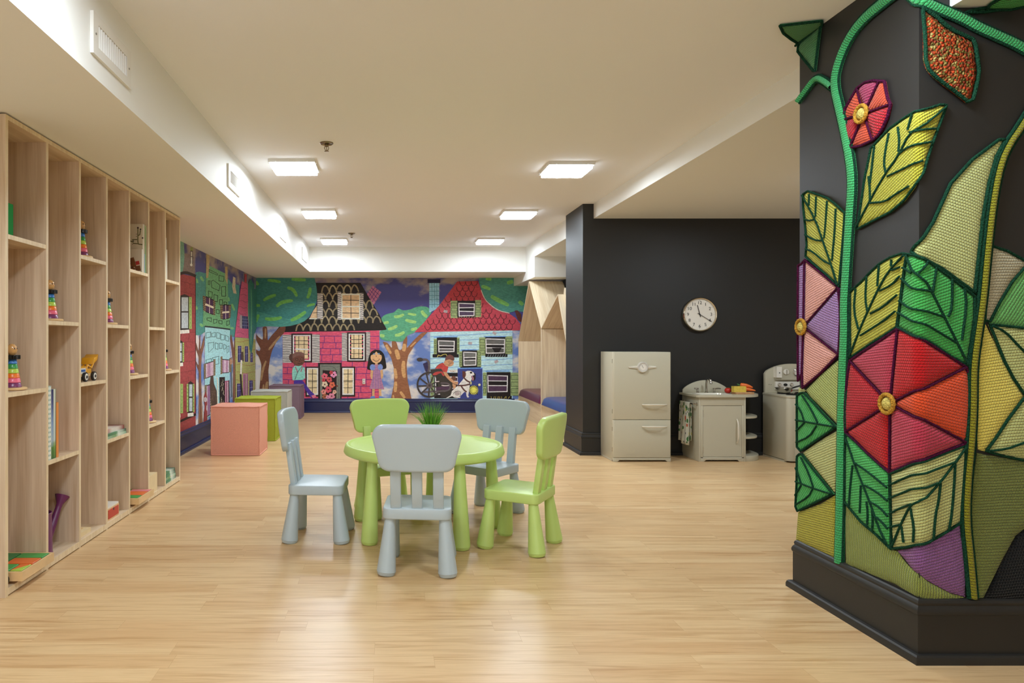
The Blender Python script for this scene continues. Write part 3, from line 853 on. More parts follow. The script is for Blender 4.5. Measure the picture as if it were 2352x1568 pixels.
k1 = B().lathe([(.026, .0), (.026, -.008), (.022, -.012), (0, -.012)], (3.640, 6.225, .772), 28, 'y', caps=(False, False)).build('dial', DIALW, t)
B().box(3.637, 6.205, .752, 3.643, 6.214, .792).build('pointer', STEEL, k1)
k2 = B().lathe([(.036, 0), (.036, -.010), (.031, -.013), (.029, -.009), (0, -.009)], (3.742, 6.225, .770), 32, 'y', caps=(False, False)).build('clock_dial', CHROME, t, angle=25)
b = B().lathe([(.029, -.0095), (0, -.0095)], (3.742, 6.225, .770), 28, 'y', caps=(False, False)); b.mi = 1
for k in range(12):
    a = 2*math.pi*k/12; b.tube([(3.742 + .022*math.cos(a), 6.215, .77 + .022*math.sin(a)), (3.742 + .027*math.cos(a), 6.215, .77 + .027*math.sin(a))], .0009, 5)
b.tube([(3.742 - .018, 6.2145, .780), (3.742, 6.2145, .77), (3.742 + .012, 6.2145, .786)], .0011, 5)
b.build('clock_face', [DIALW, BLACK], k2)
st = B().box(3.556, 6.24, .612, 3.885, 6.258, .684).build('control_strip', DIALW, t, bevel=.002)
for x in (3.590, 3.700, 3.80):
    B().lathe([(.017, 0), (.016, -.008), (.012, -.012), (0, -.012)], (x, 6.24, .655), 20, 'y', caps=(False, False)).build('burner_knob', CHROME, st)
B().lathe([(.018, 0), (.018, -.003), (0, -.003)], (3.645, 6.24, .655), 24, 'y', caps=(False, False)).xform(Matrix.Translation((0, 0, .655)) @ Matrix.Diagonal((1, 1, .7, 1)) @ Matrix.Translation((0, 0, -.655))).build('badge', BLACK, st)
for x, y in ((3.56, 6.12), (3.72, 6.12), (3.87, 6.12), (3.56, 5.98), (3.87, 5.98)):
    b = B().lathe([(.055, .582), (.055, .586), (.047, .587), (.045, .584), (.0, .584)], (x, y, 0), 28, caps=(False, False))
    for k in range(4):
        a = math.pi*k/4 + .4
        b.tube([(x - .052*math.cos(a), y - .052*math.sin(a), .592), (x + .052*math.cos(a), y + .052*math.sin(a), .592)], .003, 6)
    b.build('burner', BLACK, t)
dr = B().box(vx0 + .058, vy - .010, .192, vx1 - .058, vy + .004, .486).build('oven_door', PUTTY, t, bevel=.003)
bow_handle(dr, (cx, vy - .010, .437), .30, 'x', .026)
dr = B().box(vx0 + .058, vy - .010, .040, vx1 - .058, vy + .004, .187).build('drawer', PUTTY, t, bevel=.003)
bow_handle(dr, (cx, vy - .010, .145), .30, 'x', .026)
for x in (3.55, 3.63, 3.72, 3.81, 3.89):
    B().lathe([(.016, 0), (.016, -.012), (.011, -.018), (0, -.018)], (x, vy, .524), 22, 'y', caps=(False, False)).build('control_knob', DIALW, t)
for y in (6.17, 6.20): B().lathe([(.003, 0), (.003, -.004), (.001, -.005)], (vx0 + .01, y, .66), 8, 'x').build('side_screw', STEEL, t)

pz = .5952
t = thing('toy_saucepan', 'small steel toy saucepan with black handle on the toy stove', 'toy pan', (3.548, 6.10, pz))
B().lathe([(0, 0), (.045, 0), (.052, .004), (.068, .036), (.072, .042), (.071, .044), (.066, .040), (.050, .008), (0, .005)], (3.548, 6.10, pz), 36, caps=(False, False)).build('bowl', STEEL, t)
B().tube([(3.602, 6.08, pz + .036), (3.632, 6.06, pz + .052), (3.675, 6.04, pz + .068)], [.006, .007, .006], 10).build('pan_handle', BLACK, t)
tomato((3.640, 6.165, .592), .022, 'red toy tomato behind the saucepan on the toy stove')

# ------------------------------------------------------------------ wall clock at 11:20
kx, kz, ky = 2.893, 1.299, YK
t = thing('wall_clock', 'round wall clock with metal rim and black numerals on charcoal wall', 'clock', (kx, ky, kz))
B().lathe([(.148, 0), (.158, -.004), (.161, -.020), (.158, -.034), (.151, -.041), (.146, -.038), (.143, -.028), (.143, -.020)], (kx, ky, kz), 64, 'y').build('rim', mat('warm_chrome', '#cfc5b4', .14, 1.0), t, angle=40)
FACE = mat('clock_face_paper', '#f0eade', .55)
b = B().lathe([(.146, -.021), (0, -.021)], (kx, ky, kz), 64, 'y', caps=(False, False)); b.mi = 1
INK = mat('black_ink', '#141210', .6)
for k in range(60):
    a = 2*math.pi*k/60; r0 = .128 if k % 5 == 0 else .132
    if k % 5 == 0: b.tube([(kx + r0*math.sin(a), ky - .0214, kz + r0*math.cos(a)), (kx + .136*math.sin(a), ky - .0214, kz + .136*math.cos(a))], .0011, 4)
b.mi = 1
for k in range(1, 13):
    a = 2*math.pi*k/12
    M = Matrix.Translation((kx + .108*math.sin(a), ky - .0218, kz + .108*math.cos(a))) @ Matrix.Rotation(math.pi/2, 4, 'X')
    add_text(b, str(k), .042, M)
b.build('dial', [FACE, INK], t, smooth=False)
def hand(name, ang, L, tail, w, y, tip=False):
    d = Vector((math.sin(ang), math.cos(ang))); n = Vector((d.y, -d.x))
    P = [(-tail, w), (L * .82, w*.8)] + ([(L*.80, w*2.4), (L, .0008)] if tip else [(L, w*.8)])
    pl = [d*q + n*ww for q, ww in P] + [d*q - n*ww for q, ww in P[::-1]]
    B().prism([(kx + p.x, kz + p.y) for p in pl], 'y', y, y + .0012).build(name, INK, t, smooth=False)
hand('hour_hand', math.radians(345), .090, .024, .0032, ky - .027)
hand('minute_hand', math.radians(121.5), .128, .024, .0026, ky - .0295, True)
B().lathe([(.005, -.022), (.005, -.031), (0, -.031)], (kx, ky, kz), 16, 'y', caps=(False, False)).build('hub', INK, t)
gl = bpy.data.materials.new('clock_glass'); gl.use_nodes = True
_n = gl.node_tree.nodes; _n.remove(_n['Principled BSDF'])
_t = _n.new('ShaderNodeBsdfTransparent'); _g = _n.new('ShaderNodeBsdfGlossy'); _g.inputs['Roughness'].default_value = .03
_f = _n.new('ShaderNodeFresnel'); _f.inputs['IOR'].default_value = 1.45; _m = _n.new('ShaderNodeMixShader')
for _o, _i in ((_f.outputs[0], _m.inputs[0]), (_t.outputs[0], _m.inputs[1]), (_g.outputs[0], _m.inputs[2]), (_m.outputs[0], _n['Material Output'].inputs[0])): gl.node_tree.links.new(_o, _i)
B().lathe([(.1435, -.034), (.10, -.037), (.05, -.039), (0.0005, -.0395)], (kx, ky, kz), 48, 'y', caps=(False, False)).build('glass', gl, t)

# ------------------------------------------------------------------ things in the bookcase
NAT = mat('natural_wood_toy', '#e0bd8a', .4, noise=(20, .08)); HEADW = mat('varnished_wood_head', '#d2a063', .25, coat=.4, noise=(15, .08))
RINGS = [('#7d3467', .0385, .0345), ('#ee6a86', .0345, .0310), ('#f07a22', .0310, .0275), ('#b7d551', .0275, .0240), ('#3a9a4e', .0240, .0210), ('#3f7fcb', .0210, .0185)]
def make_stacker(loc, label):
    t = thing('rainbow_stacker', label, 'stacking toy', loc, 0, 'rainbow stacking toys in the bookcase')
    b = B().lathe([(.052, 0), (.060, .003), (.060, .010), (.056, .013), (0, .013)], n=32, caps=(True, False))
    b.build('base', NAT, t, local=True)
    z = .013
    for c, r0, r1 in RINGS:
        B().lathe([(r0 - .002, z), (r0, z + .0015), (r1, z + .0185), (r1 - .002, z + .020)], n=28).build('ring', mat('lacquer_' + c[1:], c, .3), t, local=True, angle=50)
        z += .0203
    b = B(); n = 40
    def cog(zz, k=1): return [((.031 + .0022*(1 if (i // 2) % 2 else -1))*k*math.cos(2*math.pi*i/n), (.031 + .0022*(1 if (i // 2) % 2 else -1))*k*math.sin(2*math.pi*i/n), zz) for i in range(n)]
    b.rings([cog(z, .96), cog(z + .0015), cog(z + .017), cog(z + .0185, .96)]).build('collar', mat('black_lacquer', '#14110f', .3), t, local=True, angle=30)
    z += .0185
    hd = B().lathe([(.012, z), (.0185, z + .008), (.0215, z + .022), (.019, z + .036), (.011, z + .046), (.001, z + .049)], n=28).build('head', HEADW, t, local=True)
    b = B()
    for a in (-.55, .15): b.ell((.0195*math.cos(a), .0195*math.sin(a), z + .028), (.0028, .0028, .0045), 10, 6)
    b.build('eye', mat('eye_brown', '#3a1d0e', .3), hd, local=True)
    return t
def colmid(k): a, b_ = cub(k); return (a + b_) / 2
ORD = ['first', 'second', 'third', 'fourth', 'fifth', 'sixth', 'last']
st0 = None
for k, lv in ((0, 1), (1, 0), (2, 0), (3, 0), (4, 1), (5, 1), (6, 1)):
    loc = (-1.631, colmid(k), shelf_z(k, lv))
    lab = 'rainbow stacking toy on the %s shelf of the %s bookcase column' % (('upper', 'lower')[lv], ORD[k])
    if st0 is None: st0 = make_stacker(loc, lab)
    else:
        c = copy_tree(st0); c.location = loc; c['label'] = lab

PAGES = mat('page_edges', '#ddd6c2', .8)
def strip_mat(name, stops, axis=2, dots=None):
    """a book cover: colour bands along z (fractions of object height in metres), optional dots"""
    m = bpy.data.materials.new(name); m.use_nodes = True
    nt = m.node_tree; L = nt.links.new; b = nt.nodes['Principled BSDF']; b.inputs['Roughness'].default_value = .35
    tc = nt.nodes.new('ShaderNodeTexCoord'); sp = nt.nodes.new('ShaderNodeSeparateXYZ'); L(tc.outputs['Generated'], sp.inputs[0])
    nz = nt.nodes.new('ShaderNodeTexNoise'); nz.inputs['Scale'].default_value = 30; L(tc.outputs['Object'], nz.inputs['Vector'])
    ma = nt.nodes.new('ShaderNodeMath'); ma.operation = 'MULTIPLY_ADD'; ma.inputs[1].default_value = .12; L(nz.outputs['Fac'], ma.inputs[0]); L(sp.outputs[axis], ma.inputs[2])
    sb = nt.nodes.new('ShaderNodeMath'); sb.operation = 'SUBTRACT'; sb.inputs[1].default_value = .06; L(ma.outputs[0], sb.inputs[0])
    cr = nt.nodes.new('ShaderNodeValToRGB'); el = cr.color_ramp.elements
    while len(el) < len(stops): el.new(.5)
    for e, (p, c) in zip(el, stops): e.position = p; e.color = (*lin(c), 1)
    L(sb.outputs[0], cr.inputs['Fac']); out = cr.outputs['Color']
    if dots:
        v = nt.nodes.new('ShaderNodeTexVoronoi'); v.inputs['Scale'].default_value = dots[0]; v.inputs['Randomness'].default_value = 0
        mp = nt.nodes.new('ShaderNodeMapping'); mp.inputs['Scale'].default_value = (1, 1, .62); L(tc.outputs['Object'], mp.inputs[0]); L(mp.outputs[0], v.inputs['Vector'])
        lt = nt.nodes.new('ShaderNodeMath'); lt.operation = 'LESS_THAN'; lt.inputs[1].default_value = .36; L(v.outputs['Distance'], lt.inputs[0])
        mx = nt.nodes.new('ShaderNodeMix'); mx.data_type = 'RGBA'; L(lt.outputs[0], mx.inputs['Factor']); L(out, mx.inputs['A']); mx.inputs['B'].default_value = (*lin(dots[1]), 1); out = mx.outputs['Result']
    L(out, b.inputs['Base Color'])
    return m
def book(x1, y0, y1, z0, h, d, cover, label, group, spine_out=True, art=None):
    """upright book, spine or fore-edge towards +x"""
    t = thing('book', label, 'book', (x1 - d/2, (y0+y1)/2, z0), group=group)
    th = min(.003, (y1 - y0) * .2)
    b = B().box(x1 - d, y0, z0, x1, y0 + th, z0 + h); b.box(x1 - d, y1 - th, z0, x1, y1, z0 + h)
    if spine_out: b.box(x1 - th, y0 + th, z0, x1, y1 - th, z0 + h)
    else: b.box(x1 - d, y0 + th, z0, x1 - d + th, y1 - th, z0 + h)
    b.build('cover', cover, t, smooth=False)
    B().box(x1 - d + th + .001, y0 + th, z0 + .004, x1 - th - (.0 if spine_out else .001), y1 - th, z0 + h - .004).build('pages', PAGES, t, smooth=False)
    if art: art(t)
    return t
def flatbook(x0, x1, y0, y1, z0, th, cover, label, group, rot=0.0):
    t = thing('book', label, 'book', ((x0+x1)/2, (y0+y1)/2, z0), group=group)
    w = .002
    hx, hy = (x1-x0)/2, (y1-y0)/2
    b = B().box(-hx, -hy, 0, hx, hy, w); b.box(-hx, -hy, th - w, hx, hy, th); b.box(hx - w, -hy, w, hx, hy, th - w)
    b.build('cover', cover, t, local=True, smooth=False)
    B().box(-hx + .004, -hy + .004, w, hx - w, hy - .004, th - w).build('pages', PAGES, t, local=True, smooth=False)
    t.rotation_euler = (0, 0, rot)
GREENC = mat('green_book_cloth', '#178238', .75, spec=.2)
a, _ = cub(0)
book(-1.575, a + .004, a + .066, shelf_z(0, 0), .134, .12, GREENC, 'thick green book on the upper shelf of the first bookcase column', 'books in the bookcase')
a, _ = cub(5)
book(-1.575, a + .004, a + .046, shelf_z(5, 0), .134, .12, GREENC, 'green book on the upper shelf of the sixth bookcase column', 'books in the bookcase')
a, _ = cub(1); z = shelf_z(1, 1)
G = 'upright picture books in the second bookcase column'
book(-1.570, a + .004, a + .046, z, .345, .22, strip_mat('teal_dot_cover', [(0, '#e6ebe2'), (1, '#e6ebe2')], dots=(75, '#5f9c94')), 'tall white book with teal dots on its spine, second bookcase column', G)
book(-1.571, a + .0475, a + .070, z, .327, .22, strip_mat('landscape_cover', [(0, '#1f5a24'), (.18, '#3c7c2c'), (.26, '#9fb6c4'), (.5, '#7f9cc4'), (.8, '#3d4a86'), (1, '#22285c')]), 'tall book with night sky and meadow on its spine', G)
book(-1.571, a + .0715, a + .090, z, .327, .22, strip_mat('pale_meadow_cover', [(0, '#1f6a2c'), (.2, '#6f9a44'), (.27, '#c3d2cf'), (1, '#d5dac4')]), 'tall pale book with a green meadow at its foot', G)
book(-1.573, a + .0915, a + .0985, z, .327, .22, mat('dark_green_cover', '#3c5a3a', .4), 'thin dark green book between the pale and the orange book', G)
book(-1.571, a + .100, a + .120, z, .262, .20, mat('orange_cover', '#e08b40', .4), 'shorter orange book at the end of the upright row', G)

# fifth column, upper shelf: covers turned to the room entrance
a, e = cub(4); z = shelf_z(4, 0); G = 'upright picture books in the fifth bookcase column'
CREAM = mat('cream_cover', '#d8cdb8', .4); PALEG = mat('pale_green_cover', '#b7c08c', .4)
BROWN = mat('print_brown', '#7a4a26', .5); REDP = mat('print_red', '#b32f2a', .5); OLIVE = mat('print_olive', '#5d5a1f', .5); PLUMP = mat('print_plum', '#3d2230', .5)
yb = a + .232
def art_squares(t):
    b = B()
    for k, (cx_, cz, s, r, mi) in enumerate(((-1.635, .085, .030, .3, 0), (-1.628, .048, .034, .25, 0), (-1.632, .012, .026, -.5, 0), (-1.598, .018, .034, .2, 0), (-1.600, .062, .024, .2, 1))):
        b.mi = mi
        q = [(cx_ + s*.5*math.sqrt(2)*math.cos(r + math.pi/4 + math.pi/2*i), z + .012 + cz*.8 + s*.5*math.sqrt(2)*math.sin(r + math.pi/4 + math.pi/2*i)) for i in range(4)]
        b.prism(q, 'y', yb - .0006, yb)
    b.build('cover_print', [BROWN, REDP], t, smooth=False)
book(-1.572, yb, yb + .018, z, .150, .14, mat('white_brown_print_cover', '#d5cab9', .4), 'small pale book with brown squares on the cover, fifth bookcase column', G, art=art_squares)
y2 = yb + .020
def art_tree(t):
    b = B(); X0 = -1.605; yy = y2 - .0006
    def st(pts, r=.003): b.tube([(x, yy, z + q) for x, q in pts], r, 6)
    st([(X0, .285), (X0, .20), (X0 + .004, .185), (X0 + .03, .182)]); st([(X0, .24), (X0 + .012, .245), (X0 + .016, .275)]); st([(X0, .187), (X0 - .03, .19), (X0 - .034, .215), (X0 - .005, .214)])
    st([(X0 - .035, .20), (X0 - .05, .205), (X0 - .052, .222)])
    b.mi = 1
    for x, q, r in ((X0, .29, .006), (X0 + .017, .281, .005), (X0 - .052, .226, .004), (X0 - .028, .205, .003), (X0 + .03, .225, .005), (X0 - .01, .25, .0025), (X0 - .01, .235, .0025), (X0 - .035, .185, .0025)):
        b.lathe([(r, y2 - .001), (r, y2)], (x, 0, z + q), 12, 'y')
    b.build('cover_print', [OLIVE, PLUMP], t)
book(-1.574, y2, y2 + .013, z, .315, .22, CREAM, 'tall cream book with a curling olive branch on the cover', G, art=art_tree)
yy = y2 + .014
for i, (w, h, m, l) in enumerate(((.012, .316, mat('white_cover', '#ddd8c8', .4), 'tall white book behind the curling branch book'),
                                  (.010, .125, mat('blue_teal_cover', '#3b7f9c', .4), 'short blue book squeezed among tall books in the fifth column'),
                                  (.010, .312, PALEG, 'tall pale green book in the fifth bookcase column'),
                                  (.010, .311, mat('forest_cover', '#3f8a52', .4), 'tall forest green book beside the pale green one'),
                                  (.012, .308, mat('cream_white_cover', '#d9d6bd', .4), 'tall cream book against the divider, last of the row'))):
    book(-1.573, yy, yy + w, z, h, .22, m, l, G); yy += w + .001
a, _ = cub(6); z = shelf_z(6, 0); G = 'upright books in the last bookcase column'
for y0, w, h, m, l in ((.004, .024, .300, PALEG, 'tall pale green book at the end of the last bookcase column'),
                       (.030, .024, .296, mat('mixed_white_cover', '#cfd2c6', .4), 'tall greyish white book in the last bookcase column'),
                       (.056, .020, .215, mat('ivory_cover', '#e0d2b4', .4), 'shorter ivory book in the last bookcase column')):
    book(-1.574, a + y0, a + y0 + w, z, h, .2, m, l, G)

# lying books
a, e = cub(3); z = shelf_z(3, 1); G = 'books lying in the fourth bookcase column'
GW = strip_mat('green_print_cover', [(0, '#9fb8a0'), (.45, '#6a9a5c'), (.6, '#dfe2d2'), (1, '#7fae8c')], axis=1)
GW2 = strip_mat('forest_print_cover', [(0, '#2f6a48'), (.5, '#4f8f66'), (.6, '#cfdccc'), (1, '#2a5c44')], axis=1)
RW = strip_mat('red_white_cover', [(0, '#b4382f'), (.35, '#e4ddd0'), (.6, '#dcd2c6'), (1, '#8d2a2a')], axis=1)
flatbook(-1.83, -1.572, a + .012, e - .012, z, .014, GW, 'green and white picture book at the bottom of the fourth column stack', G)
flatbook(-1.83, -1.575, a + .014, e - .010, z + .0142, .014, GW2, 'dark green picture book in the middle of the fourth column stack', G)
flatbook(-1.80, -1.585, a + .03, e - .012, z + .0284, .022, RW, 'red and white book on top of the fourth column stack', G)
a, e = cub(6); z = BZ; G = 'books lying on the base of the last bookcase column'
for i, (m, l) in enumerate(((GW2, 'dark green book at the bottom of the last column stack'), (GW, 'white and green book second in the last column stack'), (GW2, 'green book third in the last column stack'), (GW2, 'forest green picture book topping the last column stack'))):
    flatbook(-1.84, -1.575 - .004*i, a + .02, e - .035 + .004*i, z + .0182*i, .018, m, l, G)

# toy loader truck
k = 2; a, e = cub(2); z = shelf_z(2, 1)
t = thing('toy_loader_truck', 'wooden toy loader truck with yellow bucket and blue cab in the third column', 'toy truck', (-1.63, colmid(2), z))
YEL = mat('toy_yellow', '#e0a21c', .35); BLU = mat('toy_blue', '#2f5fa8', .35); WHT = mat('toy_white', '#e6e2d8', .35); TIRE = mat('toy_tyre', '#191614', .5)
x0, ya = -1.628, 3.572
B().box(x0 - .03, ya, z + .026, x0 + .03, ya + .165, z + .042).build('chassis', NAT, t, bevel=.003)
cb = B().box(x0 - .028, ya - .004, z + .042, x0 + .028, ya + .060, z + .072).build('cab', WHT, t, bevel=.004)
B().box(x0 - .0285, ya + .004, z + .052, x0 + .0285, ya + .054, z + .064).build('cab_stripe', BLU, cb, bevel=.001)
B().box(x0 - .029, ya - .006, z + .072, x0 + .029, ya + .062, z + .080).build('cab_roof', YEL, cb, bevel=.003)
b = B()
for s in (-1, 1):
    b.tube([(x0 + s*.024, ya + .06, z + .05), (x0 + s*.024, ya + .085, z + .085), (x0 + s*.024, ya + .135, z + .07), (x0 + s*.024, ya + .165, z + .100)], .006, 8)
b.build('lift_arm', YEL, t)
B().box(x0 - .026, ya + .072, z + .043, x0 + .026, ya + .130, z + .066).build('engine_block', YEL, t, bevel=.004)
B().prism([(ya + .140, z + .088), (ya + .195, z + .112), (ya + .205, z + .142), (ya + .180, z + .128), (ya + .150, z + .122)], 'x', x0 - .034, x0 + .034).build('bucket', YEL, t, bevel=.002)
for yy in (ya + .03, ya + .135):
    for s in (-1, 1):
        w = B().lathe([(.014, 0), (.024, .001), (.025, .004), (.025, .013), (.024, .015), (.0, .015)] if s > 0 else [(.014, 0), (.024, -.001), (.025, -.004), (.025, -.013), (.024, -.015), (.0, -.015)], (x0 + s*.030, yy, z + .025), 28, 'x', caps=(True, False)).build('wheel', TIRE, t, angle=40)
        B().lathe([(.018, s*.0152), (.017, s*.0165), (0, s*.0165)], (x0 + s*.030, yy, z + .025), 24, 'x', caps=(False, False)).build('hubcap', WHT, w, angle=30)
        B().lathe([(.0085, s*.0165), (.0075, s*.019), (0, s*.0192)], (x0 + s*.030, yy, z + .025), 16, 'x', caps=(False, False)).build('axle_cap', TIRE, w)

# watering can in the second column
a, e = cub(1); z = BZ; PUR = mat('plum_enamel', '#6d2a5c', .35)
cxw, cyw = -1.678, a + .105
t = thing('watering_can', 'plum purple watering can with flared spout in the second bookcase column', 'watering can', (cxw, cyw, z))
B().lathe([(.0, .0), (.078, 0), (.080, .003), (.078, .01), (.074, .19), (.076, .196), (.073, .198), (.070, .194), (.070, .05), (0, .05)], (cxw, cyw, z), 40, caps=(False, False)).build('body', PUR, t)
dsp = Vector((.035, .165, 0)).normalized()
P0 = Vector((cxw, cyw, z + .035)) + dsp*.07
P = [P0, P0 + dsp*.055 + Vector((0, 0, .075)), P0 + dsp*.10 + Vector((0, 0, .155))]
sp = B().tube(P, [.026, .019, .014], 20).build('spout', PUR, t)
d2 = (P[2] - P[1]).normalized()
B().tube([P[2] - d2*.002, P[2] + d2*.012, P[2] + d2*.055], [.015, .0155, .036], 24).build('rose', PUR, sp, angle=50)
B().tube([(cxw - dsp.x*.07, cyw - dsp.y*.07, z + .06), (cxw - dsp.x*.10, cyw - dsp.y*.10, z + .10), (cxw - dsp.x*.10, cyw - dsp.y*.10, z + .19), (cxw - dsp.x*.05, cyw - dsp.y*.05, z + .235), (cxw, cyw, z + .24), (cxw + dsp.x*.06, cyw + dsp.y*.06, z + .205), (cxw + dsp.x*.073, cyw + dsp.y*.073, z + .18)], .007, 10).build('handle', PUR, t)

# block wagons
BC = {'orange': '#dd6a2c', 'green': '#3f9a48', 'lime': '#a9cb4c', 'grey': '#b9c2c4', 'pink': '#dc7f86', 'dark green': '#2f7f45'}
def wagon(k, label, lay):
    a, e = cub(k)
    x1, x0 = -1.522, -1.80; y0, y1 = a + .040, e - .006
    zb, zt = BZ + .014, BZ + .052
    t = thing('block_wagon', label, 'toy wagon', ((x0+x1)/2, (y0+y1)/2, BZ), group='wooden block wagons on the bookcase base')
    w = .010
    b = B().box(x0, y0, zb, x1, y0 + w, zt); b.box(x0, y1 - w, zb, x1, y1, zt); b.box(x0, y0 + w, zb, x0 + w, y1 - w, zt); b.box(x1 - w, y0 + w, zb, x1, y1 - w, zt)
    b.box(x0 + w, y0 + w, zb, x1 - w, y1 - w, zb + .006)
    b.build('tray', NAT, t, bevel=.0012, seg=1)
    for xx in (x1 - .075, x0 + .05):
        for yy, s in ((y0 - .002, -1), (y1 + .0, 1)):
            if s > 0: yy = y1 - .03
            B().lathe([(.021, 0), (.023, s*.003), (.023, s*.010), (.020, s*.012), (0, s*.012)], (xx, yy, BZ + .023), 26, 'y', caps=(True, False)).build('wheel', TIRE, t, angle=40)
    X0, X1, Y0, Y1 = x0 + w + .001, x1 - w - .001, y0 + w + .001, y1 - w - .001
    zz0, zz1 = zb + .0062, zt + .002
    for c, sh, pts in lay:
        pl = [(X0 + (X1 - X0)*u, Y0 + (Y1 - Y0)*v) for u, v in pts]
        cxx = sum(p[0] for p in pl)/len(pl); cyy = sum(p[1] for p in pl)/len(pl)
        pl = [(cxx + (p[0]-cxx)*.985, cyy + (p[1]-cyy)*.985) for p in pl]
        o = B().prism(pl, 'z', zz0, zz1).build('building_block', mat('block_' + c.replace(' ', '_'), BC[c], .4), bevel=.0015, seg=1)
        tag(o, '%s %s wooden block in the wagon of the %s bookcase column' % (c, sh, ORD[k]), 'building block', 'wooden blocks in the wagons')
S_ = [('green', 'square', [(.52, .02), (.78, .02), (.78, .36), (.52, .36)]), ('orange', 'square', [(.52, .38), (.99, .38), (.99, .70), (.52, .70)]),
      ('lime', 'triangular', [(.8, .02), (.99, .02), (.99, .36)]), ('orange', 'triangular', [(.8, .02), (.99, .36), (.8, .36)]),
      ('grey', 'triangular', [(.26, .02), (.50, .02), (.50, .48)]), ('lime', 'slanted', [(.26, .02), (.50, .50), (.26, .50)]),
      ('dark green', 'long triangular', [(.26, .52), (.50, .52), (.50, .98), (.26, .98)]), ('green', 'long triangular', [(.52, .72), (.99, .72), (.99, .98), (.52, .98)]),
      ('orange', 'strip-shaped', [(.01, .02), (.24, .02), (.24, .55), (.01, .55)]), ('pink', 'strip-shaped', [(.01, .57), (.24, .57), (.24, .98), (.01, .98)])]
S2 = [('green', 'square', [(.52, .02), (.99, .02), (.99, .30), (.52, .30)]), ('orange', 'square', [(.52, .32), (.99, .32), (.99, .74), (.52, .74)]),
      ('pink', 'square', [(.52, .76), (.99, .76), (.99, .98), (.52, .98)]), ('grey', 'square', [(.01, .02), (.24, .02), (.24, .50), (.01, .50)]),
      ('dark green', 'triangular', [(.26, .02), (.50, .02), (.50, .55)]), ('lime', 'triangular', [(.26, .02), (.50, .57), (.26, .57)]), ('green', 'oblong', [(.26, .59), (.50, .59), (.50, .98), (.26, .98)]), ('orange', 'oblong', [(.01, .52), (.24, .52), (.24, .98), (.01, .98)])]
wagon(0, 'wooden wagon tray of coloured blocks jutting from the first bookcase column', S_)
wagon(4, 'wooden wagon tray of coloured blocks jutting from the fifth bookcase column', S2)

# boxes on the base
a, e = cub(3)
t = thing('drawer_box', 'small wooden toy box with a red drawer, fourth bookcase column', 'toy box', (-1.63, a + .10, BZ))
y0, y1, x0, x1 = a + .022, a + .190, -1.74, -1.572
B().box(x0, y0, BZ, x1, y1, BZ + .070).build('case', NAT, t, bevel=.002)
B().box(x0 + .002, y0 + .002, BZ + .070, x1 - .002, y1 - .002, BZ + .080).build('lid', WHT, t, bevel=.002)
b = B().box(x1, y0 + .012, BZ + .012, x1 + .003, y1 - .012, BZ + .062); dd = b.build('drawer', mat('toy_red', '#c23a2a', .4), t, bevel=.001)
B().lathe([(.008, 0), (.008, .001), (0, .001)], (x1 + .003, (y0+y1)/2, BZ + .056), 14, 'x').build('pull_hole', SHADOWGAP, dd)
b = B(); b.box(x0 + .03, y0 + .05, BZ + .080, x0 + .06, y0 + .12, BZ + .084); b.mi = 1; b.box(x0 + .09, y0 + .04, BZ + .080, x0 + .11, y0 + .10, BZ + .084)
b.build('lid_inlay', [BLU, YEL], t, bevel=.001)
a, e = cub(5)
t = thing('shape_sorter_box', 'tall pale wooden box with cut-outs in its lid, sixth bookcase column', 'toy box', (-1.66, a + .08, BZ))
B().box(-1.74, a + .012, BZ, -1.572, a + .190, BZ + .122).build('case', mat('birch_plain', '#e3cda0', .5, noise=(14, .06)), t, bevel=.002)
b = B()
for i, (dx, dy) in enumerate(((.03, .05), (.03, .12), (.09, .05), (.09, .12), (.135, .085))):
    b.lathe([(.013, BZ + .122), (.013, BZ + .1225)], (-1.74 + dx, a + .012 + dy, 0), 4 + i, 'z')
b.build('lid_cut_outs', mat('dark_cutout', '#6d5233', .8), t, smooth=False)
a, e = cub(2)
t = thing('puzzle_tray', 'flat pale wooden puzzle tray on the base of the third bookcase column', 'toy puzzle', (-1.66, a + .10, BZ))
B().box(-1.78, a + .03, BZ, -1.585, a + .175, BZ + .022).build('tray', mat('birch_plain', '#e3cda0'), t, bevel=.002)
b = B()
for i in range(4): b.box(-1.76 + .04*i, a + .05, BZ + .022, -1.735 + .04*i, a + .15, BZ + .025)
b.build('puzzle_piece', NAT, t, bevel=.001)

# ------------------------------------------------------------------ painted street mural (printed wall covering)
def mural_ink():
    m = bpy.data.materials.new('mural_print'); m.use_nodes = True
    nt = m.node_tree; L = nt.links.new; b = nt.nodes['Principled BSDF']
    at = nt.nodes.new('ShaderNodeAttribute'); at.attribute_name = 'Col'
    tc = nt.nodes.new('ShaderNodeTexCoord')
    n = nt.nodes.new('ShaderNodeTexNoise'); n.inputs['Scale'].default_value = 26; n.inputs['Detail'].default_value = 5
    mp = nt.nodes.new('ShaderNodeMapping'); mp.inputs['Scale'].default_value = (1, 1, 2.2); mp.inputs['Rotation'].default_value = (.3, .5, 0)
    L(tc.outputs['Object'], mp.inputs[0]); L(mp.outputs[0], n.inputs['Vector'])
    mr = nt.nodes.new('ShaderNodeMapRange'); mr.inputs['From Min'].default_value = .3; mr.inputs['From Max'].default_value = .7
    mr.inputs['To Min'].default_value = .82; mr.inputs['To Max'].default_value = 1.2; L(n.outputs['Fac'], mr.inputs['Value'])
    hs = nt.nodes.new('ShaderNodeHueSaturation'); L(at.outputs['Color'], hs.inputs['Color']); L(mr.outputs[0], hs.inputs['Value'])
    L(hs.outputs['Color'], b.inputs['Base Color']); b.inputs['Roughness'].default_value = .55; b.inputs['Specular IOR Level'].default_value = .3
    return m
